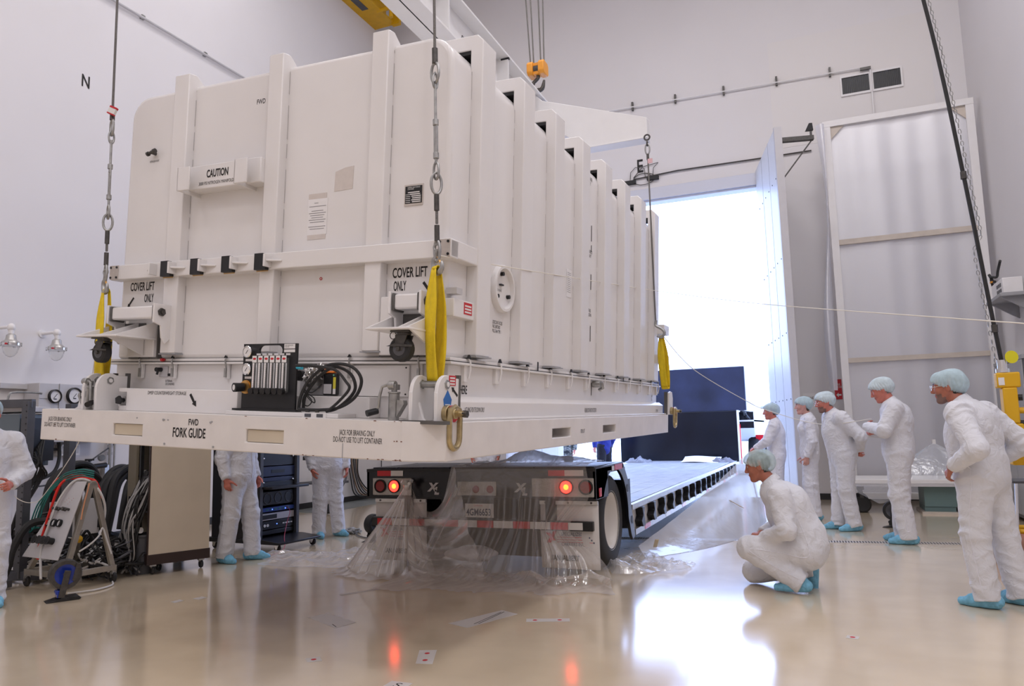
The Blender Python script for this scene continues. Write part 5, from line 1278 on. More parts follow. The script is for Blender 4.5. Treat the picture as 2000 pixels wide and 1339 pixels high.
person('man in white coveralls kneeling on the floor with hands on his lap', -.33, 6.66, 176, 1.75, dict(
    hc=(.175, 0, .985), hf=(.95, .05, -.24), neck=(.07, 0, .855), chest=(-.06, 0, .64), pelvis=(-.17, 0, .36),
    shL=(.0, .195, .765), elL=(-.05, .285, .50), wrL=(.15, .15, .425), hdL=(.7, -.65, -.1), hnL=(0, -.2, -1), curlL=30,
    shR=(.0, -.195, .765), elR=(.02, -.28, .51), wrR=(.18, -.04, .435), hdR=(.6, .7, -.1), hnR=(0, -.1, -1),
    hipL=(-.17, .10, .31), knL=(.265, .14, .335), anL=(-.10, .15, .095), ftL=(1, .05, -.0), fuL=(0, 0, 1),
    hipR=(-.17, -.10, .31), knR=(.275, -.12, .105), anR=(-.155, -.11, .165), ftR=(.10, 0, -1), fuR=(1, 0, .1)),
    'tan', 'dark', None, 'thin', bulk=1.08, belly=1.0, res=.0058, sres=.009, seed=12)
person('person in white coveralls at the left edge holding a white tag line', -6.48, 4.14, -25, 1.70, dict(
    shL=(0, .19, 1.39), elL=(.0, .29, 1.12), wrL=(.17, .16, 1.02), hdL=(.9, -.35, -.1), hnL=(-.2, -.9, -.3), curlL=55, shR=(0, -.19, 1.39), elR=(.0, -.29, 1.12), wrR=(.18, -.12, 1.0), hdR=(.9, .3, -.1), hnR=(-.2, .9, -.3), curlR=55),
    'ruddy', 'brown', None, 'blue', bulk=1.05, res=.007, sres=.010, seed=14)
person('person in white coveralls beside the tan cabinet, upper body hidden by the container', -5.98, 6.55, 8, 1.75, dict(
    elR=(-.04, -.255, 1.12), wrR=(.02, -.26, .90), hdR=(.15, .1, -1), hnR=(-.2, 1, 0), anL=(.10, .13, .085), knL=(.07, .12, .5), anR=(-.08, -.12, .085), knR=(-.02, -.11, .5), ftL=(1, .35, 0), ftR=(1, -.35, 0)),
    'ruddy', 'brown', None, 'blue', bulk=1.05, res=.0065, sres=.0095, seed=16)
person('person in white coveralls behind the server rack, seen only from the waist down', -6.20, 8.46, -36, 1.75, dict(
    anL=(.02, .15, .085), anR=(.05, -.13, .085), wrR=(.06, -.23, .90), elR=(-.03, -.25, 1.13), ftL=(1, .4, 0), ftR=(1, -.05, 0), hdR=(.15, .2, -1)), 'ruddy', 'brown', None, 'blue', bulk=1.05, res=.0075, sres=.010, seed=18, suit=M_suit2)
person('person at the right edge holding the yellow hoist control', 1.72, 6.92, 190, 1.74, dict(
    shL=(0, .19, 1.39), elL=(.10, .29, 1.18), wrL=(.29, .13, 1.115), hdL=(.9, -.1, -.1), hnL=(-.2, -.9, 0), curlL=50, elR=(.05, -.28, 1.13), wrR=(.26, -.12, 1.12), hdR=(.9, .2, .1), hnR=(-.1, .9, 0), curlR=55),
    'tan', 'dark', None, 'blue', bulk=1.02, res=.0075, sres=.011, seed=20)
M_blujk = cloth_mat('blue_jacket', (.02, .03, .22), .7); M_blktr = cloth_mat('black_trousers', (.015, .014, .02), .8)
def camo():
    m = bpy.data.materials.new('camouflage_cloth'); m.use_nodes = True; nt = m.node_tree; b = nt.nodes['Principled BSDF']; b.inputs['Roughness'].default_value = .85
    tc = nt.nodes.new('ShaderNodeTexCoord'); n = nt.nodes.new('ShaderNodeTexNoise'); n.inputs['Scale'].default_value = 11; n.inputs['Detail'].default_value = 3; nt.links.new(tc.outputs['Object'], n.inputs[0])
    r = nt.nodes.new('ShaderNodeValToRGB'); r.color_ramp.interpolation = 'CONSTANT'; e = r.color_ramp.elements; e[0].position = 0; e[0].color = (.03, .035, .04, 1); e[1].position = .42; e[1].color = (.12, .13, .12, 1)
    for p_, c_ in ((.5, (.30, .32, .31, 1)), (.57, (.07, .09, .10, 1)), (.64, (.22, .25, .25, 1))): q = e.new(p_); q.color = c_
    nt.links.new(n.outputs[0], r.inputs[0]); nt.links.new(r.outputs[0], b.inputs['Base Color']); return m
M_camo = camo()
person('person in grey camouflage uniform standing in the doorway beyond the trailer', -5.42, 16.2, -75, 1.78, {}, 'ruddy', 'dark', None, None, res=.011, sres=.014, seed=22, suit=M_camo, wear=M_camo, z=-.01)
person('person in blue jacket and black trousers standing outside beyond the trailer', -4.80, 17.4, 150, 1.78, dict(elL=(-.06, .36, 1.14), wrL=(-.10, .40, .93), elR=(-.02, -.27, 1.12)), 'ruddy', 'dark', None, None, res=.011, sres=.014, seed=24, suit=M_blujk, wear=M_blktr, z=-.01)
person('person in white coveralls on the far side of the trailer, almost hidden by the container', -5.75, 12.6, -60, 1.75, {}, 'ruddy', 'brown', None, 'blue', res=.010, sres=.013, seed=26)
# ------------------------------------------------------------------ equipment along the left wall
def wall_lamp(y, label):
    t = thing('wall_lamp', label, 'lamp', (-9.0, y, 2.70), group='explosion proof wall lamps')
    MB().tube([(0, 0, 0), (.20, 0, 0), (.25, 0, -.005)], .02, 10).cyl((-.0, 0, 0), (.015, 0, 0), .05, n=16).build('arm', M_whitem, t)
    MB().sphere((.275, 0, -.01), (.045, .045, .05), 16).cyl((.28, 0, -.04), (.28, 0, -.09), .03, n=14).build('elbow', M_whitem, t)
    MB().lathe([(.026, -.075), (.03, -.085), (.05, -.10), (.056, -.14), (.062, -.16), (.095, -.185), (.10, -.20)], (.28, 0, 0), (0, 0, 1), 28).build('housing', M_alu, t)
    MB().lathe([(.10, -.195), (.112, -.20), (.112, -.225), (.10, -.23)], (.28, 0, 0), (0, 0, 1), 28).build('ring', M_chrome, t)
    b = MB()
    for k in range(8): b.cyl((.28+.108*math.cos(k*.785), .108*math.sin(k*.785), -.235), (.28+.108*math.cos(k*.785), .108*math.sin(k*.785), -.19), .007, n=8)
    b.build('ring_bolt', M_steel, t)
    MB().box(.335, .36, -.108, -.096, -.225, -.205).build('red_label', M_red, t)
    MB().lathe([(.088, -.22), (.085, -.26), (.07, -.31), (.045, -.345), (.015, -.36), (0, -.36)], (.28, 0, 0), (0, 0, 1), 28).build('glass_globe', M_glass, t)
    return t
wall_lamp(5.77, 'glass globed wall lamp at the left edge of the photo'); wall_lamp(6.34, 'glass globed wall lamp nearer the hanging container, second from the left edge')
# gauge box
t = thing('gauge_cabinet', 'white wall mounted gauge cabinet with two round black rimmed dials', 'gauge cabinet', (-9.0, 6.6, 1.7))
wb = lambda m, n, mt, **k: m.build(n, mt, t, world=True, **k)
wb(MB().box(-8.99, -8.72, 6.145, 7.1, 1.68, 2.06), 'cabinet_body', M_lgrey, bevel=.006)
wb(MB().box(-8.72, -8.712, 6.40, 6.405, 1.68, 2.06).box(-8.72, -8.712, 6.56, 6.72, 1.655+.33, 1.66+.33).box(-8.72, -8.712, 6.15, 6.40, 1.87, 1.874), 'panel_joint', M_grey)
for y, z, r_ in ((6.34, 1.90, .085), (6.60, 1.915, .105), (6.62, 1.66, .08)):
    o = wb(MB().lathe([(r_*.8, 0), (r_, 0), (r_, .03), (r_*.86, .04), (r_*.8, .02)], (-8.72, y, z), (1, 0, 0), 32, caps=False), 'gauge_rim', M_black)
    wb(MB().cyl((-8.72, y, z), (-8.70, y, z), r_*.82, n=32), 'dial', M_paper)
    wb(MB().bar((-8.698, y-.02, z-.025), (-8.698, y+.025, z+.03), .006, .002, (1, 0, 0)).box(-8.6995, -8.698, y-.02, y+.02, z-.04, z-.028), 'needle', M_black)
wb(MB().box(-8.99, -8.80, 6.10, 7.1, 1.34, 1.68).box(-8.8, -8.79, 6.25, 6.45, 1.38, 1.64), 'lower_box', M_lgrey, bevel=.004)
wb(MB().cyl((-8.8, 6.2, 1.58), (-8.64, 6.2, 1.57), .022, n=10).cyl((-8.8, 6.2, 1.46), (-8.66, 6.2, 1.45), .022, n=10).cyl((-8.7, 6.2, 1.575), (-8.68, 6.2, 1.575), .032, n=8).cyl((-8.7, 6.2, 1.455), (-8.68, 6.2, 1.455), .032, n=8).sphere((-8.66, 6.2, 1.36), .025), 'hose_connector', M_dsteel)
wb(MB().tube(bez([(-8.72, 6.18, 1.93), (-8.72, 6.1, 1.935), (-8.72, 5.85, 1.93), (-8.72, 5.78, 1.88), (-8.72, 5.77, 1.6), (-8.72, 5.77, 1.2)], 5), .012, 8), 'bent_pipe', M_steel)
wb(MB().box(-8.99, -8.93, 5.82, 6.15, 1.99, 2.05), 'top_tray', M_lgrey)
# outlet boxes
for i, (y0, y1, lab) in enumerate(((6.20, 6.31, 'white outlet box on the left wall with a grey conduit curving down from it'), (6.60, 6.71, 'white outlet box on the left wall, middle one of three'), (6.77, 6.86, 'white outlet box on the left wall nearest the container'))):
    t = thing('outlet_box', lab, 'outlet box', (-9, (y0+y1)/2, 1.23))
    MB().box(-8.995, -8.90, y0, y1, 1.165, 1.31).build('box', M_whitem, t, world=True, bevel=.004)
    MB().box(-8.90, -8.896, y0+.02, y1-.02, 1.19, 1.285).build('cover_plate', M_lgrey, t, world=True)
    if i == 0: MB().tube(bez([(-8.94, 6.25, 1.17), (-8.94, 6.25, 1.05), (-8.94, 6.21, .95), (-8.94, 6.1, .90)], 5), .022, 8).build('conduit', M_grey, t, world=True)
    if i == 1: MB().cyl((-8.95, 6.60, 1.25), (-8.95, 6.33, 1.24), .018, n=10).build('conduit', M_dgrey, t, world=True)
wc = lambda lab, pts, r, m, name='cable', n=8: tag(MB().tube(bez(pts, n), r, 8).build(name, m), lab, 'cable')
wc('thick black cable hanging in a loop below the container corner on the left wall', [(-8.9, 6.55, 1.40), (-8.9, 6.58, 1.15), (-8.88, 6.5, .97), (-8.86, 6.3, .90), (-8.85, 6.12, .95), (-8.85, 6.08, 1.15)], .022, M_rubber)
wc('thin dark cable swagged across the left wall up to the pipes', [(-8.95, 7.45, 1.32), (-8.93, 7.1, 1.12), (-8.9, 6.8, .93), (-8.9, 6.5, .82), (-8.9, 6.0, .80)], .010, M_dgrey)
# wall pipes with a small gauge and valve
t = thing('pipe_riser', 'white pipe riser with a small round gauge and black valve on the left wall', 'pipe', (-8.95, 7.3, .5))
MB().cyl((-8.93, 7.33, .75), (-8.93, 7.33, 1.5), .022, n=10).cyl((-8.93, 7.40, .75), (-8.93, 7.40, 1.5), .014, n=10).cyl((-8.93, 7.33, 1.25), (-8.93, 7.33, 1.29), .035, n=10).cyl((-8.93, 7.33, 1.15), (-8.93, 7.33, 1.19), .032, n=10).box(-8.98, -8.9, 7.24, 7.30, .8, 1.02).build('pipe', M_alu, t, world=True)
MB().cyl((-8.9, 6.95, 1.0), (-8.9, 7.25, 1.02), .035, n=12).cyl((-8.9, 7.0, 1.0), (-8.9, 7.0, 1.10), .014).cyl((-8.93, 6.96, 1.10), (-8.87, 7.05, 1.10), .012).build('valve', M_black, t, world=True)
MB().lathe([(0, .02), (.04, .02), (.045, 0), (.045, -.02), (0, -.02)], (-8.86, 7.15, 1.12), (1, -.2, 0), 20).build('gauge', M_steel, t, world=True)
MB().cyl((-8.95, 7.95, .7), (-8.95, 7.95, 1.05), .03, n=10).build('stub_pipe', M_alu, t, world=True)
# big black hoses hanging in coils
def hose_coil(lab, cy, x0, ztop, w, n, seed, r=.038, zb=.10):
    q = random.Random(seed); m = MB()
    for k in range(n):
        dy = q.uniform(-.05, .05); x = x0+.055*k+q.uniform(-.02, .02); zz = ztop-q.uniform(0, .10); b0 = zb+(q.uniform(0, .2) if k else 0)
        pts = [(x, cy-w*.62+dy, b0+.1), (x+.02, cy-w*.55+dy, .55), (x, cy-w*.38+dy, zz-.12), (x, cy+dy, zz), (x, cy+w*.38+dy, zz-.12), (x+.02, cy+w*.55+dy, .5), (x, cy+w*.35+dy, b0), (x, cy+dy, b0-.06), (x, cy-w*.4, b0)]
        m.tube(bez(pts, 6), r, 10)
    return tag(m.build('hose_coil', M_rubber), lab, 'hose', None)
hose_coil('coil of thick black hoses hanging on the left wall directly behind the red hose', 6.32, -8.35, 1.08, .55, 5, 1)
hose_coil('coil of thick black hoses hanging beside the tall black frame', 6.72, -8.05, 1.02, .55, 6, 2)
hose_coil('dark hose loops behind the open rack, partly hidden', 7.5, -8.5, .95, .5, 3, 3)
# pale panel standing behind the cart
tag(MB().box(-7.9, -7.86, 5.75, 6.35, .28, .68).build('metal_panel', M_lgrey, None, bevel=.004), 'light grey metal panel standing behind the frame cart', 'panel')
wc('brown rod with a bulb end sticking out behind the frame cart', [(-7.3, 5.25, .62), (-7.1, 5.3, .66), (-6.9, 5.32, .68)], .012, M_dsteel, 'rod', 4)
# perforated rack at the far left
t = thing('equipment_rack', 'dark grey perforated open rack with instruments at the left edge', 'rack', (-7.4, 5.0, 0))
wb = lambda m, n, mt, **k: m.build(n, mt, t, world=True, **k)
for x, y in ((-7.19, 4.97), (-7.95, 4.67), (-7.42, 5.6)):
    o = wb(MB().box(x-.045, x+.045, y-.04, y+.04, .05, 1.74), 'post', M_dgrey, bevel=.003)
h = MB()
for k in range(26): h.cyl((-7.16, 4.929, .2+.06*k), (-7.16, 4.926, .2+.06*k), .008, n=8)
wb(h, 'post_hole', M_black)
wb(MB().bar((-7.95, 4.67, 1.72), (-7.15, 4.99, 1.72), .06, .08), 'top_beam', M_dgrey); wb(MB().bar((-7.95, 4.67, .09), (-6.98, 5.06, .07), .10, .08).bar((-7.3, 4.7, .05), (-6.98, 4.72, .05), .08, .06), 'foot', M_dgrey)
T_ = Matrix.Rotation(math.atan2(.32, .80), 4, 'Z'); T_.translation = Vector((-7.95, 4.67, 0))
m = MB(); m.T = T_; m.box(.04, .72, .02, .5, 1.1, 1.62); wb(m, 'instrument_box', mat('blue_grey_enamel', (.13, .16, .19), .45), bevel=.006)
m = MB(); m.T = T_; m.box(.72, .80, .05, .45, 1.15, 1.58); wb(m, 'connector_panel', M_black)
m = MB(); m.T = T_; m.box(.1, .8, .0, .5, .45, .50).box(.05, .85, -.1, .5, .38, .42); wb(m, 'shelf', M_black)
m = MB(); m.T = T_; m.box(.15, .75, .05, .45, 1.64, 1.70); wb(m, 'top_tray', M_lgrey, bevel=.01)
m = MB(); m.T = T_; m.tube(bez([(.1, .02, 1.66), (.3, 0, 1.69), (.4, .0, 1.66), (.5, .02, 1.70)], 4), .02, 8); wb(m, 'blue_cord', M_blue)
q = random.Random(4); m = MB(); m.T = T_
for k in range(9): m.tube(bez([(.78, .1+.03*k, 1.2+.03*k), (.86+q.uniform(0, .05), .1, 1.15), (.84, .05+.03*k, 1.0), (.80, .05, .7+q.uniform(0, .2)), (.7, -.02, .45)], 5), .009, 6)
wb(m, 'cable_loom', M_rubber)
wc('thick black corrugated hose lying over the rack foot onto the floor', [(-7.0, 5.2, .50), (-6.98, 5.05, .58), (-7.02, 4.9, .55), (-7.06, 4.8, .35), (-7.05, 4.74, .15), (-7.1, 4.65, .05), (-7.3, 4.4, .04), (-7.6, 4.2, .04)], .035, M_rubber, 'hose')
# frame cart with slanted gauge panel
CT = thing('frame_cart', 'metal A frame cart on casters with a slanted white gauge panel', 'cart', (-6.36, 5.05, 0), (0, 0, R(82)))
M_fr = mat('brushed_frame', (.38, .35, .30), .4, metal=.55, noise=.15, nscale=14)
fr_ = MB(); D = .60; hw = .235; RD = .24
o = lambda m, n, mt, **k: m.build(n, mt, CT, **k)
for y in (0, D):
    for s in (-1, 1): o(MB().bar((s*(hw-.01), y, .13), (s*.012, y if y == 0 else RD, .945), .045, .04, (0, 1, 0)), 'leg', M_fr, bevel=.003)
    o(MB().bar((-hw-.02, y, .135), (hw+.02, y, .135), .045, .05), 'base_rail', M_fr, bevel=.003)
for s in (-1, 1): o(MB().bar((s*hw, -.02, .135), (s*hw, D+.02, .135), .045, .05), 'base_rail', M_fr, bevel=.003)
o(MB().bar((0, -.02, .945), (0, RD+.02, .945), .05, .04), 'ridge_bar', M_fr, bevel=.003)
for x, y in ((-hw, 0), (hw, 0), (hw, D), (-hw, D)):
    c = MB().box(x-.02, x+.02, y-.02, y+.02, .075, .115).bar((x-.015, y, .10), (x-.015, y, .045), .03, .004).bar((x+.015, y, .10), (x+.015, y, .045), .03, .004)
    k_ = o(c, 'caster_fork', M_steel); MB().lathe([(.01, -.014), (.04, -.016), (.048, -.01), (.048, .01), (.04, .016), (.01, .014)], (x, y, .048), (1, 0, 0), 20).build('caster_wheel', M_rubber, k_)
# panel frame: origin at ridge, e1 down slope, e2 along y
sl = Vector((-hw+.005, 0, .27-.955)); Ls = sl.length; e1 = sl.normalized(); nrm = Vector((-.955+.27, 0, hw)).normalized()
PT_ = Matrix(((e1.x, 0, nrm.x, -.03), (e1.y, 1, nrm.y, 0), (e1.z, 0, nrm.z, .955), (0, 0, 0, 1)))
m = MB(); m.T = PT_; m.prism([(0, .02), (Ls, .02), (Ls, D+.02), (0, RD+.02)], 'z', .012, .022); po = o(m, 'panel', M_lgrey, bevel=.003)
def onp(m, n, mt, par=po): 
    m2 = MB(); m2.v = [tuple(PT_ @ Vector(p)) for p in m.v]; m2.f = m.f; m2.mi = m.mi; return m2.build(n, mt, par)
for y in (.19, .28, .37):
    onp(MB().lathe([(.028, 0), (.036, 0), (.036, .022), (.03, .026), (.028, .014)], (Ls*.55, y, .022), (0, 0, 1), 24, caps=False), 'gauge_rim', M_black); onp(MB().cyl((Ls*.55, y, .022), (Ls*.55, y, .034), .029, n=24), 'dial', M_paper)
    onp(MB().bar((Ls*.55-.015, y-.01, .035), (Ls*.55+.012, y+.008, .035), .004, .001, (0, 0, 1)), 'needle', M_black)
for k in range(5): onp(MB().cyl((Ls*.37, .13+.055*k, .022), (Ls*.37, .13+.055*k, .06), .018 if k % 2 else .012, n=12), 'connector', M_dsteel)
for y in (.20, .27, .34, .42): onp(MB().cyl((Ls*.78, y, .022), (Ls*.78, y, .085), .030, n=16).cyl((Ls*.78, y, .075), (Ls*.78, y, .085), .038, n=16), 'hose_port', M_black)
d = MB()
for k in range(7): d.box(Ls*.22+.018*(k % 4), Ls*.22+.018*(k % 4)+.006, .12+.02*k, .13+.02*k, .022, .0225)
onp(d, 'panel_marking', mat('faded_red_print', (.5, .25, .22), .7))
o(MB().tube(bez([(-.04, -.01, .945), (-.06, -.028, .88), (-.085, -.028, .78), (-.10, -.028, .70), (-.11, -.028, .62)], 5), .006, 6), 'copper_tube', mat('copper', (.75, .36, .2), .3, metal=.9))
o(MB().cyl((.0, .18, .42), (-.06, .15, .43), .035, n=14), 'yellow_cap', M_yellowp)
def cart(lab, pts, r, m, n=8): 
    T = parent_T(CT); return tag(MB().tube(bez([T @ Vector(p) for p in pts], n), r, 8).build('hose', m), lab, 'hose')
M_hred = mat('hose_red', (.75, .025, .015), .4); M_hgreen = mat('hose_green', (.01, .17, .15), .4); M_hwhite = mat('hose_white', (.66, .64, .62), .45)
T = parent_T(CT); m = MB(); q = random.Random(8)
for k in range(6):
    a = q.uniform(-.015, .015)
    m.tube(bez([T @ Vector(p) for p in [(.08, .0+a, .80), (.06, .0, .90), (.02, .04+a, .975), (-.02, .16, 1.0+a), (-.06, .30, 1.0+a), (-.09, .40+a, .985), (-.10, .47, .94+a), (-.09, .52, .90), (-.06, .50+a, .88), (-.07, .44, .93), (-.06, .36, .985+a)]], 6), .011, 8)
tag(m.build('hose', M_hred), 'bundle of red hoses draped over the top of the frame cart', 'hose')
cart('single red hose hanging down the front of the slanted gauge panel', [(-.05, .30, 1.0), (-.12, .34, .92), (-.17, .38, .70), (-.22, .41, .45), (-.25, .42, .32), (-.26, .38, .27), (-.25, .30, .30)], .012, M_hred)
cart('white hose looping over the frame cart and down to the floor in front', [(.12, .04, .45), (.13, .0, .68), (.06, -.03, .85), (.0, .06, .965), (-.06, .2, .965), (-.14, .29, .80), (-.21, .33, .55), (-.26, .33, .35), (-.29, .27, .2), (-.32, .2, .11)], .011, M_hwhite)
T = parent_T(CT); m = MB()
for k in range(4):
    a = .02*k
    m.tube(bez([T @ Vector(p) for p in [(.02, .02, .99+a), (-.03, .16, 1.01+a), (-.09, .34, .96+a), (-.12, .48+a, .86), (-.13, .58+a*2, .72), (-.14, .62+a*3, .60-a*2), (-.16, .66, .52), (-.17, .62-a, .53)]], 7), .0065, 8)
tag(m.build('hose', M_hgreen), 'bundle of dark green hoses arching off the left of the frame cart', 'hose')
cart('white cable strung between the legs of the frame cart', [(-.1, .0, .33), (-.02, -.02, .38), (.06, -.03, .45), (.10, -.02, .52), (.14, -.02, .42), (.19, -.03, .27)], .008, M_hwhite)
cart('white cable lying on the floor under the frame cart', [(-.3, -.2, .012), (-.1, -.27, .012), (.1, -.2, .012), (.2, -.05, .012)], .008, M_hwhite)
# tangle of cables on the floor behind the cart
def pile(lab, box, n, seed, mats, h=.35, r=(.006, .014)):
    q = random.Random(seed); m = MB(); x0, x1, y0, y1 = box
    for k in range(n):
        m.cur = q.randrange(len(mats)); p = Vector((q.uniform(x0, x1), q.uniform(y0, y1), q.uniform(.02, h))); d = Vector((q.uniform(-1, 1), q.uniform(-1, 1), 0)).normalized(); pts = []
        for j in range(6):
            pts.append(p.copy()); d = (d+Vector((q.uniform(-.9, .9), q.uniform(-.9, .9), q.uniform(-.4, .4)))).normalized(); p = p+d*q.uniform(.08, .16)
            p.x = min(max(p.x, x0), x1); p.y = min(max(p.y, y0), y1); p.z = min(max(p.z, .015), h*(.4+.6*q.random()))
        m.tube(bez(pts, 4), q.uniform(*r), 6)
    o = m.build('cable_tangle', mats); tag(o, lab, 'cables'); o['kind'] = 'stuff'; return o
pile('tangle of black and white cables on the floor behind the frame cart', (-7.15, -6.35, 5.25, 5.85), 95, 2, [M_rubber, M_rubber, M_dgrey, M_hwhite, M_rubber], .36)
pile('tangle of cables on the floor between the rack foot and the cart', (-7.6, -6.95, 5.1, 5.6), 55, 5, [M_rubber, M_rubber, M_hwhite, M_dgrey], .45)
# grey bin
t = thing('waste_bin', 'round dark grey plastic bin behind the right leg of the frame cart', 'bin', (-6.45, 5.72, 0))
MB().lathe([(.0, 0), (.10, 0), (.135, .36), (.145, .37), (.145, .39), (.13, .39), (.12, .36), (.09, .02), (0, .02)], (0, 0, 0), (0, 0, 1), 28).build('bucket', M_dgrey, t)
MB().cyl((-.1, -.08, .42), (.10, -.12, .44), .03, n=14).build('paper_roll', M_whitem, t)
# tan cabinet with open back
a_ = math.atan2(.91, .41)
TCB = thing('tan_cabinet', 'tall tan sided equipment cabinet on casters, open back full of cables', 'cabinet', (-6.25, 5.61, 0), (0, 0, a_))
o = lambda m, n, mt, **k: m.build(n, mt, TCB, **k)
M_brn = mat('dark_brown_trim', (.035, .02, .018), .5)
o(MB().box(0, .60, 0, .012, .20, 1.50), 'side_panel', M_tan); o(MB().box(-.012, 0, -.002, .03, .10, 1.52).box(-.012, .61, -.004, .014, .10, .20), 'trim', M_brn)
o(MB().box(0, .60, .70, .712, .2, 1.5), 'side_panel', M_tan); o(MB().box(0, .60, .012, .70, 1.48, 1.5).box(0, .6, 0, .712, .10, .2).box(.58, .6, .012, .7, .2, 1.48), 'body', M_brn)
o(MB().box(0, .03, .66, .70, .2, 1.5).box(0, .03, .32, .36, .2, 1.5).box(.02, .5, .03, .68, .60, .62).box(.02, .5, .03, .68, .95, .97), 'inner_rail', M_black)
o(MB().box(-.02, .005, .40, .66, .75, 1.46), 'inner_board', mat('dusty_olive_board', (.20, .17, .12), .7))
for x, y in ((.06, .05), (.54, .05), (.06, .65), (.54, .65)):
    k_ = o(MB().box(x-.03, x+.03, y-.02, y+.02, .08, .10).bar((x-.02, y, .09), (x, y, .04), .03, .01), 'caster_fork', M_steel); MB().lathe([(.01, -.012), (.035, -.014), (.042, 0), (.035, .014), (.01, .012)], (x, y, .042), (1, 0, 0), 18).build('caster_wheel', M_rubber, k_)
q = random.Random(6); T = parent_T(TCB)
for i, lab in enumerate(('loose bundle of white and grey cables spilling out of the open cabinet', 'loose bundle of black cables spilling out of the open cabinet')):
    m = MB()
    for k in range(16):
        y = q.uniform(.06, .34); pts = [(.05, y, q.uniform(.8, 1.05)), (-.05-q.uniform(0, .05), y+q.uniform(-.05, .05), q.uniform(.6, .75)), (-.10+q.uniform(-.06, .04), y+q.uniform(0, .12), q.uniform(.35, .5)), (-.10, y+q.uniform(0, .2), q.uniform(.15, .25)), (.0+q.uniform(-.2, .0), y+q.uniform(.0, .3), .03)]
        m.tube(bez([T @ Vector(p) for p in pts], 5), q.uniform(.006, .012), 6)
    ob = m.build('cable_bundle', mat('cable_grey_white', (.42, .41, .40), .5) if i == 0 else M_rubber); tag(ob, lab, 'cables'); ob['kind'] = 'stuff'
# black tall frame beyond the cabinet
tag(MB().box(-7.62, -7.5, 6.6, 6.72, 0, 1.9).box(-7.62, -7.5, 6.60, 7.3, 1.8, 1.9).box(-7.6, -7.52, 7.2, 7.3, 0, 1.9).box(-7.45, -7.43, 6.6, 6.72, .55, .66).build('black_frame', M_black, None, bevel=.004), 'tall black steel frame standing between the black hoses and the tan cabinet', 'frame')
# server rack
SR = thing('server_rack', 'black open front server rack on a wheeled base with blue lit equipment', 'server rack', (-6.2, 7.5, 0), (0, 0, R(-4)))
o = lambda m, n, mt, **k: m.build(n, mt, SR, **k)
M_rk = mat('rack_black', (.012, .012, .016), .35)
o(MB().box(-.78, 0, -.34, -.31, .13, 1.55).box(-.78, 0, .31, .34, .13, 1.55).box(-.78, -.75, -.31, .31, .13, 1.55).box(-.78, 0, -.34, .34, 1.5, 1.55), 'rack_body', M_rk, bevel=.004)
for s in (-1, 1): o(MB().box(-.05, 0.004, s*.31-.025, s*.31+.025, .13, 1.5), 'front_rail', M_dgrey, bevel=.003)
M_nv = mat('unit_navy', (.02, .028, .075), .35)
units = [(.17, .22, M_rk), (.23, .33, M_rk), (.34, .42, M_lgrey), (.44, .49, mat('unit_blue', (.03, .07, .30), .3)), (.52, .68, M_rk), (.72, .80, M_rk), (.80, .85, M_nv), (.86, .98, M_nv), (.99, 1.2, M_rk), (1.22, 1.45, M_rk)]
for i, (z0, z1, mm) in enumerate(units): o(MB().box(-.6, -.03, -.28, .28, z0, z1), 'rack_unit', mm, bevel=.004)
o(MB().box(-.5, .16, -.30, .34, .715, .745), 'keyboard_shelf', M_rk, bevel=.006)
for y in (-.18, 0.0, .18):
    o(MB().torus((-.028, y, .60), .065, .005, (1, 0, 0), n=8), 'fan_grille', M_dgrey)
o(MB().box(-.029, -.026, -.12, .10, .90, .94), 'drive_slot', M_black)
for y, z in ((-.26, .79), (.24, .81), (-.26, 1.08), (.24, 1.1)): o(MB().sphere((-.02, y, z), .014, 10), 'chrome_knob', M_chrome)
o(MB().box(-.03, -.026, -.26, -.02, .355, .405), 'display', M_black); o(MB().cyl((-.03, -.22, .28), (-.024, -.22, .28), .018, n=12).cyl((-.03, -.17, .28), (-.024, -.17, .28), .018, n=12), 'socket', M_paper)
M_led = mat('blue_led', (.05, .1, .9), .3, emit=(.10, .2, 1.), estr=4.)
for y, z in ((-.02, .285), (.02, .735), (.12, .46), (-.1, .465)): o(MB().sphere((-.024, y, z), .006, 8), 'indicator_lamp', M_led)
for k in range(6): o(MB().box(-.029, -.0265, -.2+.07*k, -.16+.07*k, .455, .475), 'card_slot', mat('pcb_green', (.03, .15, .16), .4))
for k in range(4): o(MB().box(-.029, -.026, .08+.045*k, .11+.045*k, .275, .29), 'button', M_paper)
o(MB().prism([(-.85, .085), (.34, .085), (.34, .11), (.06, .14), (-.85, .14)], 'y', -.36, .36), 'wheeled_base', M_rk, bevel=.006)
for x, y in ((.26, -.30), (.26, .30), (-.75, -.3), (-.75, .3)):
    k_ = o(MB().box(x-.03, x+.03, y-.025, y+.025, .075, .086).prism([(x-.03, .075), (x+.03, .075), (x+.012, .03), (x-.012, .03)], 'y', y-.026, y-.022).prism([(x-.03, .075), (x+.03, .075), (x+.012, .03), (x-.012, .03)], 'y', y+.022, y+.026), 'caster_fork', M_chrome)
    MB().lathe([(.01, -.016), (.036, -.018), (.044, -.01), (.044, .01), (.036, .018), (.01, .016)], (x, y, .045), (0, 1, 0), 20).build('caster_wheel', M_rubber, k_)
T = parent_T(SR)
tag(MB().tube(bez([T @ Vector(p) for p in [(-.03, .15, .48), (.05, .12, .42), (.10, .02, .30), (.22, -.15, .16), (.38, -.32, .06), (.40, -.5, .012), (.3, -.7, .012)]], 7), .004, 6).build('patch_cable', mat('pink_cable', (.45, .05, .10), .5)), 'thin pink cable hanging out of the server rack to the floor', 'cable')
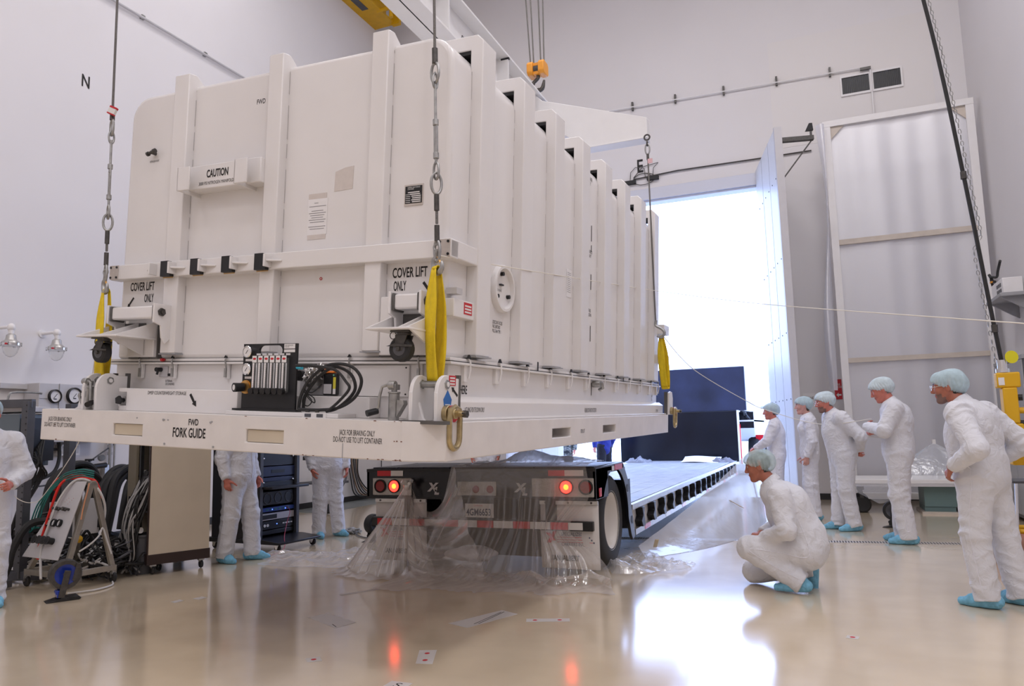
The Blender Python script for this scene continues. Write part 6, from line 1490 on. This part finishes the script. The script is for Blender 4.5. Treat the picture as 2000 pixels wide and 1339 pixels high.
# wheel locks (floor chocks with a swivel wheel)
def wheel_lock(lab, x, y, rz, blue=False):
    t = thing('floor_wheel_jack', lab, 'wheel', (x, y, 0), (0, 0, R(rz))); o = lambda m, n, mt, **k: m.build(n, mt, t, **k)
    hub = mat('blue_gloss', (.02, .05, .38), .15) if blue else M_dgrey
    o(MB().prism([(-.14, 0), (.10, 0), (.12, .012), (.10, .03), (-.02, .03)], 'y', -.07, .08), 'base_plate', M_black, bevel=.003)
    o(MB().box(-.06, .0, -.05, .05, .03, .09).cyl((-.05, -.03, .07), (-.05, .05, .07), .02), 'lock_block', hub if blue else M_black, bevel=.004)
    o(MB().lathe([(.085, -.05), (.118, -.05), (.125, -.03), (.125, .03), (.118, .05), (.085, .05)], (0, 0, .215), (0, 1, 0), 36, caps=False), 'wheel_rim', M_dsteel if blue else M_rubber)
    o(MB().lathe([(.02, .02), (.085, .045), (.09, .01), (.02, -.01)], (0, 0, .215), (0, 1, 0), 30).lathe([(.02, -.02), (.085, -.045), (.09, -.01), (.02, .01)], (0, 0, .215), (0, 1, 0), 30), 'wheel_disc', hub)
    for s in (-1, 1): o(MB().bar((-.03, s*.062, .03), (.012, s*.062, .25), .05, .008, (0, 1, 0)), 'fork_arm', M_dsteel if blue else M_black, bevel=.003)
    o(MB().cyl((0, -.075, .215), (0, .075, .215), .018, n=14).bar((.06, -.07, .16), (.09, -.07, .30), .035, .008, (0, 1, 0)), 'axle', M_dsteel)
wheel_lock('upright caster wheel with blue hub standing on the floor before the frame cart', -6.04, 4.57, 62, True)
wheel_lock('black upright caster wheel on a base plate standing at the left of the trailer bumper', -5.32, 8.22, 75)
wheel_lock('black upright caster wheel on a base plate standing behind the tall man with crossed arms', .80, 10.86, -10)
# things against the wall beyond the server rack
FS = MB().box(-9.0, -8.15, 11.0, 14.6, .0005, .006).build('trim_floor_strip', mat('grey_floor_strip', (.20, .22, .22), .35)); struct(FS)
t = thing('wall_cable_run', 'bundle of dark cables hanging down the wall beyond the server rack', 'cables', (-8.9, 13.2, .2))
q = random.Random(3)
for k in range(7):
    MB().tube(bez([(-8.92, 12.75+.05*k, 1.6), (-8.9, 12.8+.06*k, 1.0), (-8.9+q.uniform(0, .05), 12.9+.05*k, .5), (-8.85, 13.0+.10*k, .15), (-8.7, 13.3+.12*k, .10), (-8.65, 13.9+.08*k, .12)], 6), .013, 6).build('cable', [M_rubber, M_dgrey, mat('cable_brown', (.20, .12, .07), .6)][k % 3], t, world=True)
MB().box(-8.99, -8.9, 12.7, 13.1, 1.0, 1.2).build('junction_box', M_grey, t, world=True)
t = thing('hanging_plug', 'black cord with a plug hanging on the wall left of the trailer', 'cord', (-8.9, 14.1, 1.2))
MB().tube(bez([(-8.92, 14.1, 1.6), (-8.92, 14.1, 1.1), (-8.92, 14.1, .62)], 5), .010, 6).torus((-8.92, 13.95, 1.12), .10, .022, (1, 0, 0), n=20).build('cord', M_rubber, t, world=True)
MB().box(-8.95, -8.89, 14.06, 14.14, .50, .62).build('plug', M_black, t, world=True, bevel=.008)
t = thing('hand_truck', 'grey hand cart with a big black tyre behind the server rack', 'cart', (-8.2, 11.2, 0))
MB().lathe([(.08, -.07), (.20, -.08), (.23, -.04), (.23, .04), (.20, .08), (.08, .07)], (-8.0, 10.9, .235), (.9, -.45, 0), 28).build('tyre', M_rubber, t, world=True)
MB().tube(bez([(-8.0, 11.1, .22), (-7.9, 11.2, .45), (-7.88, 11.3, .62), (-7.86, 11.35, 1.0)], 5), .02, 8).box(-8.6, -7.9, 10.9, 11.4, .50, .54).build('frame', M_dgrey, t, world=True)
MB().box(-8.6, -7.92, 11.0, 11.4, .92, .99).build('top_tray', M_black, t, world=True)
t = thing('cable_clamp', 'small pile of grey clamps on the floor with thin wires, left of the trailer', 'clamp', (-5.95, 8.75, 0))
q = random.Random(12); m = MB()
for k in range(9): m.tube(bez([(-6.0+q.uniform(-.1, .1), 8.8+q.uniform(-.1, .1), q.uniform(.01, .07)) for _ in range(4)], 4), .014, 6)
m.build('clamp', M_steel, t, world=True); MB().tube(bez([(-6.0, 8.8, .015), (-5.7, 8.5, .01), (-5.3, 8.3, .012)], 5), .008, 6).build('wire', M_dgrey, t, world=True)
# ------------------------------------------------------------------ framed plastic screen, bench and hoist control on the right
def sheet_mat(name, op, tint=(.86, .88, .92), rough=.2, edge=.5, trans=.35, bump=.35):
    m = bpy.data.materials.new(name); m.use_nodes = True; nt = m.node_tree; nt.nodes.remove(nt.nodes['Principled BSDF']); out = nt.nodes['Material Output']
    N = nt.nodes.new; L = nt.links.new
    tr = N('ShaderNodeBsdfTransparent'); df = N('ShaderNodeBsdfDiffuse'); tl = N('ShaderNodeBsdfTranslucent'); gl = N('ShaderNodeBsdfGlossy')
    for q in (df, tl): q.inputs[0].default_value = (*tint, 1)
    gl.inputs['Roughness'].default_value = rough; gl.inputs[0].default_value = (1, 1, 1, 1)
    m1 = N('ShaderNodeMixShader'); m1.inputs[0].default_value = trans; L(df.outputs[0], m1.inputs[1]); L(tl.outputs[0], m1.inputs[2])
    m2 = N('ShaderNodeMixShader'); m2.inputs[0].default_value = .35; L(m1.outputs[0], m2.inputs[1]); L(gl.outputs[0], m2.inputs[2])
    lw = N('ShaderNodeLayerWeight'); lw.inputs[0].default_value = .35
    mr = N('ShaderNodeMapRange'); mr.inputs[3].default_value = op; mr.inputs[4].default_value = min(1, op+edge); L(lw.outputs['Facing'], mr.inputs[0])
    m3 = N('ShaderNodeMixShader'); L(mr.outputs[0], m3.inputs[0]); L(tr.outputs[0], m3.inputs[1]); L(m2.outputs[0], m3.inputs[2]); L(m3.outputs[0], out.inputs[0])
    tc = N('ShaderNodeTexCoord'); nz = N('ShaderNodeTexNoise'); nz.inputs['Scale'].default_value = 9; nz.inputs['Detail'].default_value = 5; L(tc.outputs['Object'], nz.inputs[0])
    bp = N('ShaderNodeBump'); bp.inputs['Strength'].default_value = bump; bp.inputs['Distance'].default_value = .03; L(nz.outputs[0], bp.inputs['Height'])
    for q in (df, gl): L(bp.outputs[0], q.inputs['Normal'])
    return m
M_film = sheet_mat('clear_film', .20, (.84, .81, .80), .15, .78); M_filmw = sheet_mat('milky_film', .72, (.78, .79, .87), .4, .25, .5, bump=.06); M_filmb = sheet_mat('bluish_film', .42, (.78, .82, .92), .16, .45)
t = thing('framed_screen', 'tall white timber frame covered with milky plastic film standing against the wall', 'screen', (1.55, 13.9, 0))
wb = lambda m, n, mt, **k: m.build(n, mt, t, world=True, **k)
fy = 13.80
X0, X1, ZT = .40, 2.70, 6.62
wb(MB().box(X0, X0+.12, fy-.05, fy+.06, 0, ZT), 'post', M_whitem, bevel=.004); wb(MB().box(X1-.12, X1, fy-.05, fy+.06, 0, ZT), 'post', M_whitem, bevel=.004)
wb(MB().box(X0-.004, X1+.004, fy-.054, fy+.064, ZT-.09, ZT+.02), 'top_rail', M_whitem, bevel=.004)
M_lath = mat('bare_lath', (.60, .53, .46), .6, noise=.1, nscale=6)
for z0, z1 in ((4.40, 4.49), (2.36, 2.44)): wb(MB().box(X0+.12, X1-.12, fy-.055, fy-.01, z0, z1), 'cross_lath', M_lath)
wb(MB().box(X0+.12, X1-.12, fy-.05, fy+.03, .1, .2), 'bottom_rail', M_whitem)
for s, x in ((1, X0+.12), (-1, X1-.12)): wb(MB().prism([(x, ZT-.09), (x+s*.22, ZT-.09), (x, ZT-.31)], 'y', fy-.02, fy), 'corner_gusset', M_lath)
wb(MB().grid(lambda u, v: (X0+.1+(X1-X0-.2)*u, fy+.03+.012*math.sin(9*u+3*v)+.006*math.sin(31*u), .1+(ZT-.15)*v), 30, 40), 'film', M_filmw)
lo_ = wb(MB().grid(lambda u, v: (X0+.02-(.10+.16*math.sin(1.0+3.1*v)**2-.06*v)*(1-u)-.10*(1-v)*u, fy-.08-.09*math.sin(u*3.14)*(1-v*.5)-.06*math.sin(6*v+u*2), 1.9+(ZT-1.95)*v), 10, 40), 'loose_flap', sheet_mat('flap_film', .72, (.88, .90, 1.0), .25, .25, .5))
# bench with draped film
t = thing('work_bench', 'low white topped bench on casters with a teal base before the framed screen', 'bench', (1.4, 12.9, 0))
wb(MB().box(.35, 2.70, 12.45, 13.45, .44, .50), 'bench_top', M_whitem, bevel=.006); wb(MB().box(.33, 2.72, 12.44, 13.46, .40, .44), 'edge_trim', M_lgrey)
wb(MB().box(1.35, 2.70, 12.6, 13.3, .10, .40).box(1.35, 1.75, 12.62, 13.3, .0, .10), 'teal_base', mat('teal_enamel', (.16, .25, .25), .5), bevel=.004); wb(MB().box(1.8, 2.68, 12.6, 12.61, .02, .16), 'dark_opening', M_black)
wb(MB().box(1.3, 2.7, 12.5, 13.3, .0, .03), 'plinth', M_lath)
for x in (.50,):
    for y in (12.6, 13.3):
        k_ = wb(MB().box(x-.05, x+.05, y-.04, y+.04, .34, .40).bar((x, y-.03, .36), (x+.02, y-.03, .2), .05, .006).bar((x, y+.03, .36), (x+.02, y+.03, .2), .05, .006), 'caster_fork', M_dsteel)
        wb(MB().lathe([(.02, -.03), (.10, -.035), (.12, -.02), (.12, .02), (.10, .035), (.02, .03)], (x+.02, y, .12), (0, 1, 0), 24).bar((x+.02, y, .12), (x, y, .3), .03, .05), 'caster_wheel', M_rubber)
wb(MB().cyl((.40, 12.5, 0), (.40, 12.5, .40), .014, n=10), 'thin_leg', M_whitem)
wb(MB().grid(lambda u, v: (.42+.75*u, 12.43-.03*math.sin(3*u), .42-.28*v*(1-abs(u-.45)*1.5)), 12, 6), 'hanging_film', M_filmb)
def tent(u, v):
    a = 2*math.pi*u; bx, by = math.cos(a), math.sin(a); k = 1/max(abs(bx), abs(by)); x, y = bx*k*.62, by*k*.42
    s = (1-v)**1.0; q = .04*math.sin(6*a)*v*(1-v)
    return (1.58+x*(v+q), 12.92+y*(v+q), .505+.52*(1-v)**.85)
ob = MB().grid(tent, 48, 14).build('film_tent', sheet_mat('tent_film', .16, (.74, .80, .90), .2, .45)); tag(ob, 'small peaked tent of clear plastic film standing on the bench', 'plastic tent')
MB().box(1.555, 1.60, 12.90, 12.94, 1.0, 1.07).build('white_tag', M_whitem, ob)
# red brown timber
tag(MB().box(1.44, 1.90, 7.42, 10.05, .0, .15).build('timber_beam', M_copper, None, bevel=.006), 'reddish brown timber beam lying on the floor behind the nearest man', 'timber')
# hoist control
t = thing('hoist_control', 'yellow hoist control pendant hanging on a black cable at the right edge', 'hoist control', (1.40, 6.9, 1.0))
wb = lambda m, n, mt, **k: m.build(n, mt, t, world=True, **k)
top, bot = Vector((.72, 6.95, 8.2)), Vector((1.365, 6.9, 1.78))
cp = bez([top, (.95, 6.93, 5.9), (1.13, 6.92, 4.45), (1.245, 6.9, 3.2), (1.32, 6.9, 2.3), bot], 8)
wb(MB().tube(cp, .016, 8), 'cable', M_rubber)
chs = [MB(), MB()]; off = Vector((.035, -.01, 0)); pr_ = cp[8]+off; k = 0
for i in range(8, len(cp)):
    p = cp[i]+off*(1 if i < 28 else -1+.0*i); seg_ = p-pr_; n_ = max(1, int(seg_.length/.04))
    for j in range(n_):
        c_ = pr_.lerp(p, (j+.5)/n_); chs[0 if i < 28 else 1].torus(c_, .011, .0032, (1, 0, 0) if k % 2 else (0, 1, 0), sx=1.9, n=8, k=4, up=tuple(seg_)); k += 1
    pr_ = p
for ch in chs: wb(ch, 'chain', M_steel)
for z in (3.35, 2.05): 
    p = min(cp, key=lambda q: abs(q.z-z)); wb(MB().cyl(p-Vector((0, 0, .03)), p+Vector((0, 0, .03)), .024, n=10), 'cable_clamp', M_dsteel)
wb(MB().cyl((1.365, 6.9, 1.73), (1.365, 6.9, 1.80), .035, n=16).cyl((1.365, 6.9, 1.70), (1.365, 6.9, 1.73), .05, n=16), 'gland', M_chrome)
wb(MB().box(1.31, 1.47, 6.85, 6.95, 1.58, 1.70).box(1.34, 1.44, 6.84, 6.96, 1.30, 1.58).box(1.36, 1.46, 6.84, 6.96, .98, 1.3), 'pendant_body', mat('pendant_yellow', (.75, .42, .01), .45), bevel=.012)
for k in range(4): wb(MB().cyl((1.44, 6.88, 1.5-.1*k), (1.475, 6.87, 1.5-.1*k), .025, n=14), 'push_button', M_yellowp if k % 2 else M_black)
wb(MB().box(1.32, 1.36, 6.845, 6.852, 1.6, 1.66), 'white_label', M_paper)
wb(MB().lathe([(0, 0), (.05, 0), (.05, .004), (0, .004)], (1.43, 6.88, 1.82), (.3, -1, 0), 20), 'yellow_tag', mat('tag_yellow', (.75, .68, .02), .5))
# grey cabinet and shelf on the right wall
t = thing('grey_locker', 'dark grey metal cabinet at the right edge behind the hoist control', 'cabinet', (2.55, 11.6, 0)); wb = lambda m, n, mt, **k: m.build(n, mt, t, world=True, **k)
wb(MB().box(2.38, 2.775, 10.9, 12.5, .05, 2.12), 'body', M_dgrey, bevel=.006); wb(MB().box(2.365, 2.38, 10.92, 11.69, .1, 2.08), 'door', M_grey, bevel=.004); wb(MB().box(2.365, 2.38, 11.71, 12.48, .1, 2.08), 'door', M_grey, bevel=.004); wb(MB().box(2.35, 2.365, 11.62, 11.66, 1.0, 1.15), 'handle', M_steel)
wb(MB().box(2.37, 2.78, 10.89, 12.51, 2.09, 2.14), 'top', M_grey)
t = thing('wall_shelf', 'grey bracket shelf high on the right wall', 'shelf', (2.8, 12.5, 3.0)); wb = lambda m, n, mt, **k: m.build(n, mt, t, world=True, **k)
wb(MB().box(2.42, 2.79, 11.9, 12.85, 3.03, 3.08), 'shelf_board', M_grey, bevel=.004); wb(MB().prism([(2.45, 3.03), (2.79, 3.03), (2.79, 2.80)], 'y', 12.7, 12.74), 'bracket', M_grey); wb(MB().prism([(2.45, 3.03), (2.79, 3.03), (2.79, 2.80)], 'y', 12.0, 12.04), 'bracket', M_grey)
t = thing('instrument_box', 'white instrument box with black handles on the wall shelf', 'instrument', (2.6, 12.3, 3.08)); wb = lambda m, n, mt, **k: m.build(n, mt, t, world=True, **k)
wb(MB().box(2.48, 2.72, 12.0, 12.7, 3.082, 3.30), 'case', M_whitem, bevel=.008)
for z in (3.14, 3.22): 
    for k in range(3): wb(MB().box(2.475, 2.48, 12.1+.1*k, 12.17+.1*k, z-.025, z+.025), 'key', M_dgrey)
wb(MB().tube(bez([(2.5, 12.7, 3.3), (2.48, 12.66, 3.42), (2.52, 12.5, 3.40), (2.5, 12.3, 3.45), (2.5, 12.1, 3.56)], 5), .018, 8).tube(bez([(2.47, 12.72, 3.48), (2.5, 12.65, 3.36), (2.5, 12.55, 3.34)], 4), .02, 8), 'cable', M_rubber); wb(MB().box(2.46, 2.49, 12.6, 12.68, 3.34, 3.36), 'orange_clip', M_orange)
t = thing('step_stool', 'chrome legged step stool with a yellow foot ring at the right edge', 'stool', (1.62, 8.3, .15)); wb = lambda m, n, mt, **k: m.build(n, mt, t, world=True, **k)
for x, y in ((1.58, 8.5), (1.58, 8.1), (1.84, 8.5), (1.84, 8.1)): wb(MB().cyl((x, y, .15), (1.71+(x-1.71)*.6, 8.3+(y-8.3)*.6, .75), .014, n=8), 'leg', M_chrome)
wb(MB().box(1.6, 1.82, 8.15, 8.45, .75, .78), 'seat', M_dgrey, bevel=.01); wb(MB().torus((1.71, 8.3, .32), .17, .022, (0, 0, 1)), 'foot_ring', M_yellowp)
# ------------------------------------------------------------------ clear plastic sheets
pr = np.random.default_rng(5)
FK = [(k, pr.uniform(0, 6.28), pr.uniform(.5, 1)/k**.55) for k in (2, 3, 5, 7, 9, 12, 16, 21, 27)]
def fold(u, s=0.): return sum(a*math.sin(2*math.pi*k*u+p+s*(.6+.2*k)) for k, p, a in FK)/2.2
def crump(x, y, s=1.):
    r = lambda a: (1-abs(math.sin(a)))**1.3
    return (r(5*x+2.2*math.sin(3*y))*.55+r(8*y-4*x+1.6*math.sin(4*x))*.45+r(15*x+11*y+1.5*math.sin(5*y))*.25+r(25*x-19*y+1)*.12)*s
def finish(o, th=.0012, sub=0): return o
def main_sheet(u, v):
    # v 0 deck .. .2 edge .. .62 floor .. 1 front of the sheet
    xa = -3.34+1.36*u; xb = -3.62+1.90*u; f = fold(u+.10*max(0, v-.22))
    f = math.copysign(abs(f)**.75, f)
    if v < .22:
        t_ = v/.22; y = 7.15-.60*t_; hump = .13*math.exp(-((u-.52)/.16)**2)+.05*math.exp(-((u-.82)/.12)**2)
        return (xa+.02*math.sin(9*t_), y, 1.012+(hump*(math.sin(math.pi*min(1, t_*1.02))**.7)+.022*abs(f)+.03*crump(xa, y, .8)*(1-t_*.6)))
    if v < .62:
        t_ = (v-.22)/.40; x = xa*(1-t_)+xb*t_; pk = math.exp(-((t_-.56)/.19)**2)*max(0, min(1, (u-.25)*2)); x += (-2.50-x)*.42*pk; x -= .06*math.sin(math.pi*t_)*max(0, u-.45)*(1-t_); y = 6.545-.30*t_**1.8-.05*f*(.35+t_*.8)-.05*t_*math.sin(3*u*6.28)
        return (x+.03*t_*math.sin(17*u+3*t_), min(y, 6.53), 1.0*(1-t_)+.04*t_+.0)
    t_ = (v-.62)/.38; x = xb+.25*t_*(u-.55); y = 6.245-.035*f*1.35-.05*math.sin(3*u*6.28)-t_*(.42+.12*math.sin(4*u+1)+.05*f)
    return (x, y, .012+.075*crump(x, y, 1.)*(1-t_)**.7*(.5+.5*math.sin(math.pi*min(1, t_*2+.25)))+.05*(1-t_)**3)
PS = thing('plastic_sheet', 'clear plastic sheet draped over the back of the trailer down to the floor', 'plastic sheet', (-2.9, 6.3, 0))
MB().grid(main_sheet, 190, 100).build('draped_film', M_film, PS, world=True, ang=180)
# tied bunch on the left
def bunch(u, v):
    a = math.pi*(1.02+.96*u); f = fold(u*.8, 1.)*.5+.5*math.sin(2*math.pi*11*u+2*v)
    if v < .7:
        t_ = v/.7; r = .02+.36*t_**1.15; r *= 1+.13*f*(.4+.6*t_); return (-3.80-.17*t_+r*1.18*math.cos(a), 6.50+r*.92*math.sin(a)-.02, .83*(1-t_)**.9+.03*t_)
    t_ = (v-.7)/.3; r = .38*(1+.13*f)+.13*t_; x = -3.97+r*1.18*math.cos(a); y = 6.48+r*.92*math.sin(a); return (x, y, .012+.05*(1-t_)*crump(x, y))
MB().grid(bunch, 110, 60).build('tied_bunch', sheet_mat('bunch_film', .36, (.84, .81, .79), .18, .55), PS, world=True, ang=180)
kn = MB()
for k in range(9):
    a = k*.7; kn.tube(bez([(-3.80, 6.48, .82), (-3.80+.03*math.cos(a), 6.47+.03*math.sin(a), .85), (-3.80+.06*math.cos(a), 6.46+.05*math.sin(a), .87+.02*math.sin(3*a))], 4), .016, 7)
kn.sphere((-3.80, 6.47, .83), (.035, .035, .05), 12); kn.build('knot', sheet_mat('knot_film', .75, (.85, .84, .82), .25, .2), PS, world=True)
def swag(u, v):
    # from the knot sagging across to the main drape, falling to the floor
    top = Vector((-3.76+.46*u, 6.50, .80+.22*u-.9*u*(1-u))); bot = Vector((-3.55+.75*u, 6.10-.06*math.sin(5*u), .02))
    p = top.lerp(bot, v**.9); f = math.sin(2*math.pi*(2.5*v+.4*u))*.02+.018*math.sin(2*math.pi*(5*v-u)); p.y += -.10*math.sin(math.pi*v)*.6+f; p.z = max(.012, p.z-.10*math.sin(math.pi*u)*(1-v)); return tuple(p)
MB().grid(swag, 40, 50).build('swag', M_film, PS, world=True, ang=180)
# flat crumpled sheet on the floor, left and right of the trailer rear
def patch(name, lab, cx, cy, rx, ry, rot, h, mt, seed):
    q = np.random.default_rng(seed); ph = q.uniform(0, 6, 6)
    def fn(u, v):
        a = 2*math.pi*u; rr_ = 1+.12*math.sin(3*a+ph[0])+.08*math.sin(5*a+ph[1])+.04*math.sin(11*a+ph[2]); r = v*rr_
        x = r*rx*math.cos(a); y = r*ry*math.sin(a); X = cx+x*math.cos(rot)-y*math.sin(rot); Y = cy+x*math.sin(rot)+y*math.cos(rot)
        return (X, Y, .006+h*crump(X*1.0+ph[3], Y*1.0+ph[4])*min(1, (1-v)*5+.12))
    o = MB().grid(fn, 110, 46).build(name, mt, ang=180); return tag(o, lab, 'plastic sheet')
patch('plastic_film', 'crumpled clear plastic film lying flat on the floor at the left of the trailer', -4.92, 6.95, .95, .50, .35, .07, sheet_mat('floor_film', .26, (.85, .85, .90), .12, .4), 3)
patch('plastic_film', 'crumpled clear plastic film bunched on the floor beside the trailer wheel', -1.66, 7.30, .46, .34, .5, .11, sheet_mat('wheel_film', .22, (.82, .84, .90), .10, .45), 8)
# the sheet held up by the woman
hand = Vector((-.985, 11.50, .965))
def held(u, v):
    bp = [Vector((-1.78, 7.75, .015)), Vector((-1.25, 8.55, .015)), Vector((-.80, 9.9, .015)), Vector((-.78, 11.3, .015))]
    def cr_(P, t):
        i = min(int(t*3), 2); f = t*3-i; return P[i].lerp(P[i+1], f)
    b = sum(((cr_(bp, min(1, max(0, u+d))) for d in (-.08, -.04, 0, .04, .08))), Vector())/5; b.z = .003
    tt = min(1, u/.80)
    tp = Vector((-1.86, 7.95, .10)).lerp(hand, tt**1.05); tp.z -= .05*math.sin(math.pi*tt)
    if u > .8: tp = hand+Vector((0, 0, -.0))
    p = b.lerp(tp, v**1.0); s = math.sin(math.pi*v)*.7
    p += Vector((.06, -.06, 0))*(s*(math.sin(2*math.pi*(4*u+.5*v))*.5+.3*math.sin(2*math.pi*9*u+2)))*(.5+.5*u); p.z -= .05*s
    p.z = max(.003, p.z+.006*crump(p.x, p.y)*min(1, v*6)); return tuple(p)
ob = MB().grid(held, 90, 46).build('plastic_sheet', M_filmb, ang=180); tag(ob, 'wide clear plastic sheet held up by the woman along the side of the trailer', 'plastic sheet')
for x, y, z, rz in ((-1.06, 10.1, .34, .6), (-1.68, 7.98, .13, 1.9)):
    m = MB(); m.T = Matrix.Translation((x, y, z)) @ Matrix.Rotation(rz, 4, 'Z') @ Matrix.Rotation(.5, 4, 'Y'); m.box(-.11, .11, -.02, .02, -.002, .002); m.build('tape_strip', mat('tan_tape_strip', (.62, .52, .36), .6), ob)
# white bundle under the trailer
q = np.random.default_rng(9)
def sack(u, v):
    a = 2*math.pi*u; b = math.pi*v; r = 1+.12*math.sin(3*a+2*b)+.06*math.sin(7*a-3*b); return (-3.22+.26*r*math.sin(b)*math.cos(a), 7.02+.14*r*math.sin(b)*math.sin(a)-.3, .16+.07*r*math.cos(b))
tag(MB().grid(sack, 40, 24).build('cloth_bundle', M_suit, ang=180), 'white cloth bundle lying under the back of the trailer behind the clear sheet', 'bundle')
# ------------------------------------------------------------------ markers on the floor
M_mark = mat('floor_label_white', (.66, .64, .63), .3)
def marker(lab, pts, dots=(), lines=(), name='floor_label'):
    c = Vector((sum(p[0] for p in pts)/len(pts), sum(p[1] for p in pts)/len(pts), 0))
    o = MB().prism(pts, 'z', .0004, .0014).build(name, M_mark, None, loc=c); tag(o, lab, 'floor label')
    for a, b in dots:
        p = Vector(pts[0]).lerp(Vector(pts[1]), a).lerp(Vector(pts[3]).lerp(Vector(pts[2]), a), b)
        MB().cyl((p.x-c.x, p.y-c.y, .0014), (p.x-c.x, p.y-c.y, .002), .016, n=14).build('red_dot', M_red, o)
    for (a, b), (a2, b2) in lines:
        P2 = lambda a, b: Vector(pts[0]).lerp(Vector(pts[1]), a).lerp(Vector(pts[3]).lerp(Vector(pts[2]), a), b)
        p, r = P2(a, b), P2(a2, b2); MB().bar((p.x-c.x, p.y-c.y, .0017), (r.x-c.x, r.y-c.y, .0017), .006, .0006).build('pencil_line', M_blackt, o)
    return o
marker('blank pale rectangle stuck on the floor left of the red light reflection', [(-3.60, 4.68), (-3.53, 4.83), (-3.16, 4.66), (-3.21, 4.48)], lines=[((.2, .75), (.1, .95))])
marker('long pale label with pencil lines stuck on the floor in front of the trailer', [(-2.51, 4.83), (-2.30, 5.30), (-2.14, 5.22), (-2.33, 4.76)], lines=[((.2, .8), (.9, .25)), ((.25, .9), (.95, .3))])
marker('narrow white strip with two red dots stuck on the floor', [(-2.00, 5.03), (-2.03, 5.11), (-1.74, 5.21), (-1.71, 5.13)], dots=((.5, .2), (.5, .77)))
marker('small upright white label with two red dots beside the red light reflection', [(-2.27, 3.95), (-2.38, 4.19), (-2.28, 4.23), (-2.17, 3.97)], dots=((.25, .5), (.75, .5)))
marker('tiny white label with one red dot at the lower left of the floor', [(-2.96, 3.83), (-2.90, 3.89), (-2.83, 3.82), (-2.90, 3.77)], dots=((.5, .5),))
marker('tiny white label on the floor at the left, nearer the cart', [(-5.06, 4.78), (-5.05, 4.87), (-4.98, 4.85), (-4.99, 4.76)])
marker('tiny white label on the floor at the left, nearer the trailer', [(-4.97, 4.93), (-4.96, 5.02), (-4.88, 5.00), (-4.89, 4.91)])
marker('tiny floor label with one red dot, right of the bright reflection', [(.06, 5.24), (.07, 5.31), (.14, 5.30), (.13, 5.23)], dots=((.5, .5),))
mk = marker('white floor label with a black letter S at the bottom edge', [(-2.24, 3.54), (-2.24, 3.64), (-2.11, 3.64), (-2.11, 3.54)])
o_ = text(None, 'S', .06, (-.02, -.03, .0016), '+z', xs=1.1); o_.parent = mk
tag(MB().bar((-3.82, 5.40, .001), (-3.52, 5.92, .001), .06, .0012).build('floor_tape', sheet_mat('tape_film', .35, (.85, .84, .82), .3, .2)), 'strip of clear tape on the floor at the edge of the draped plastic', 'tape')
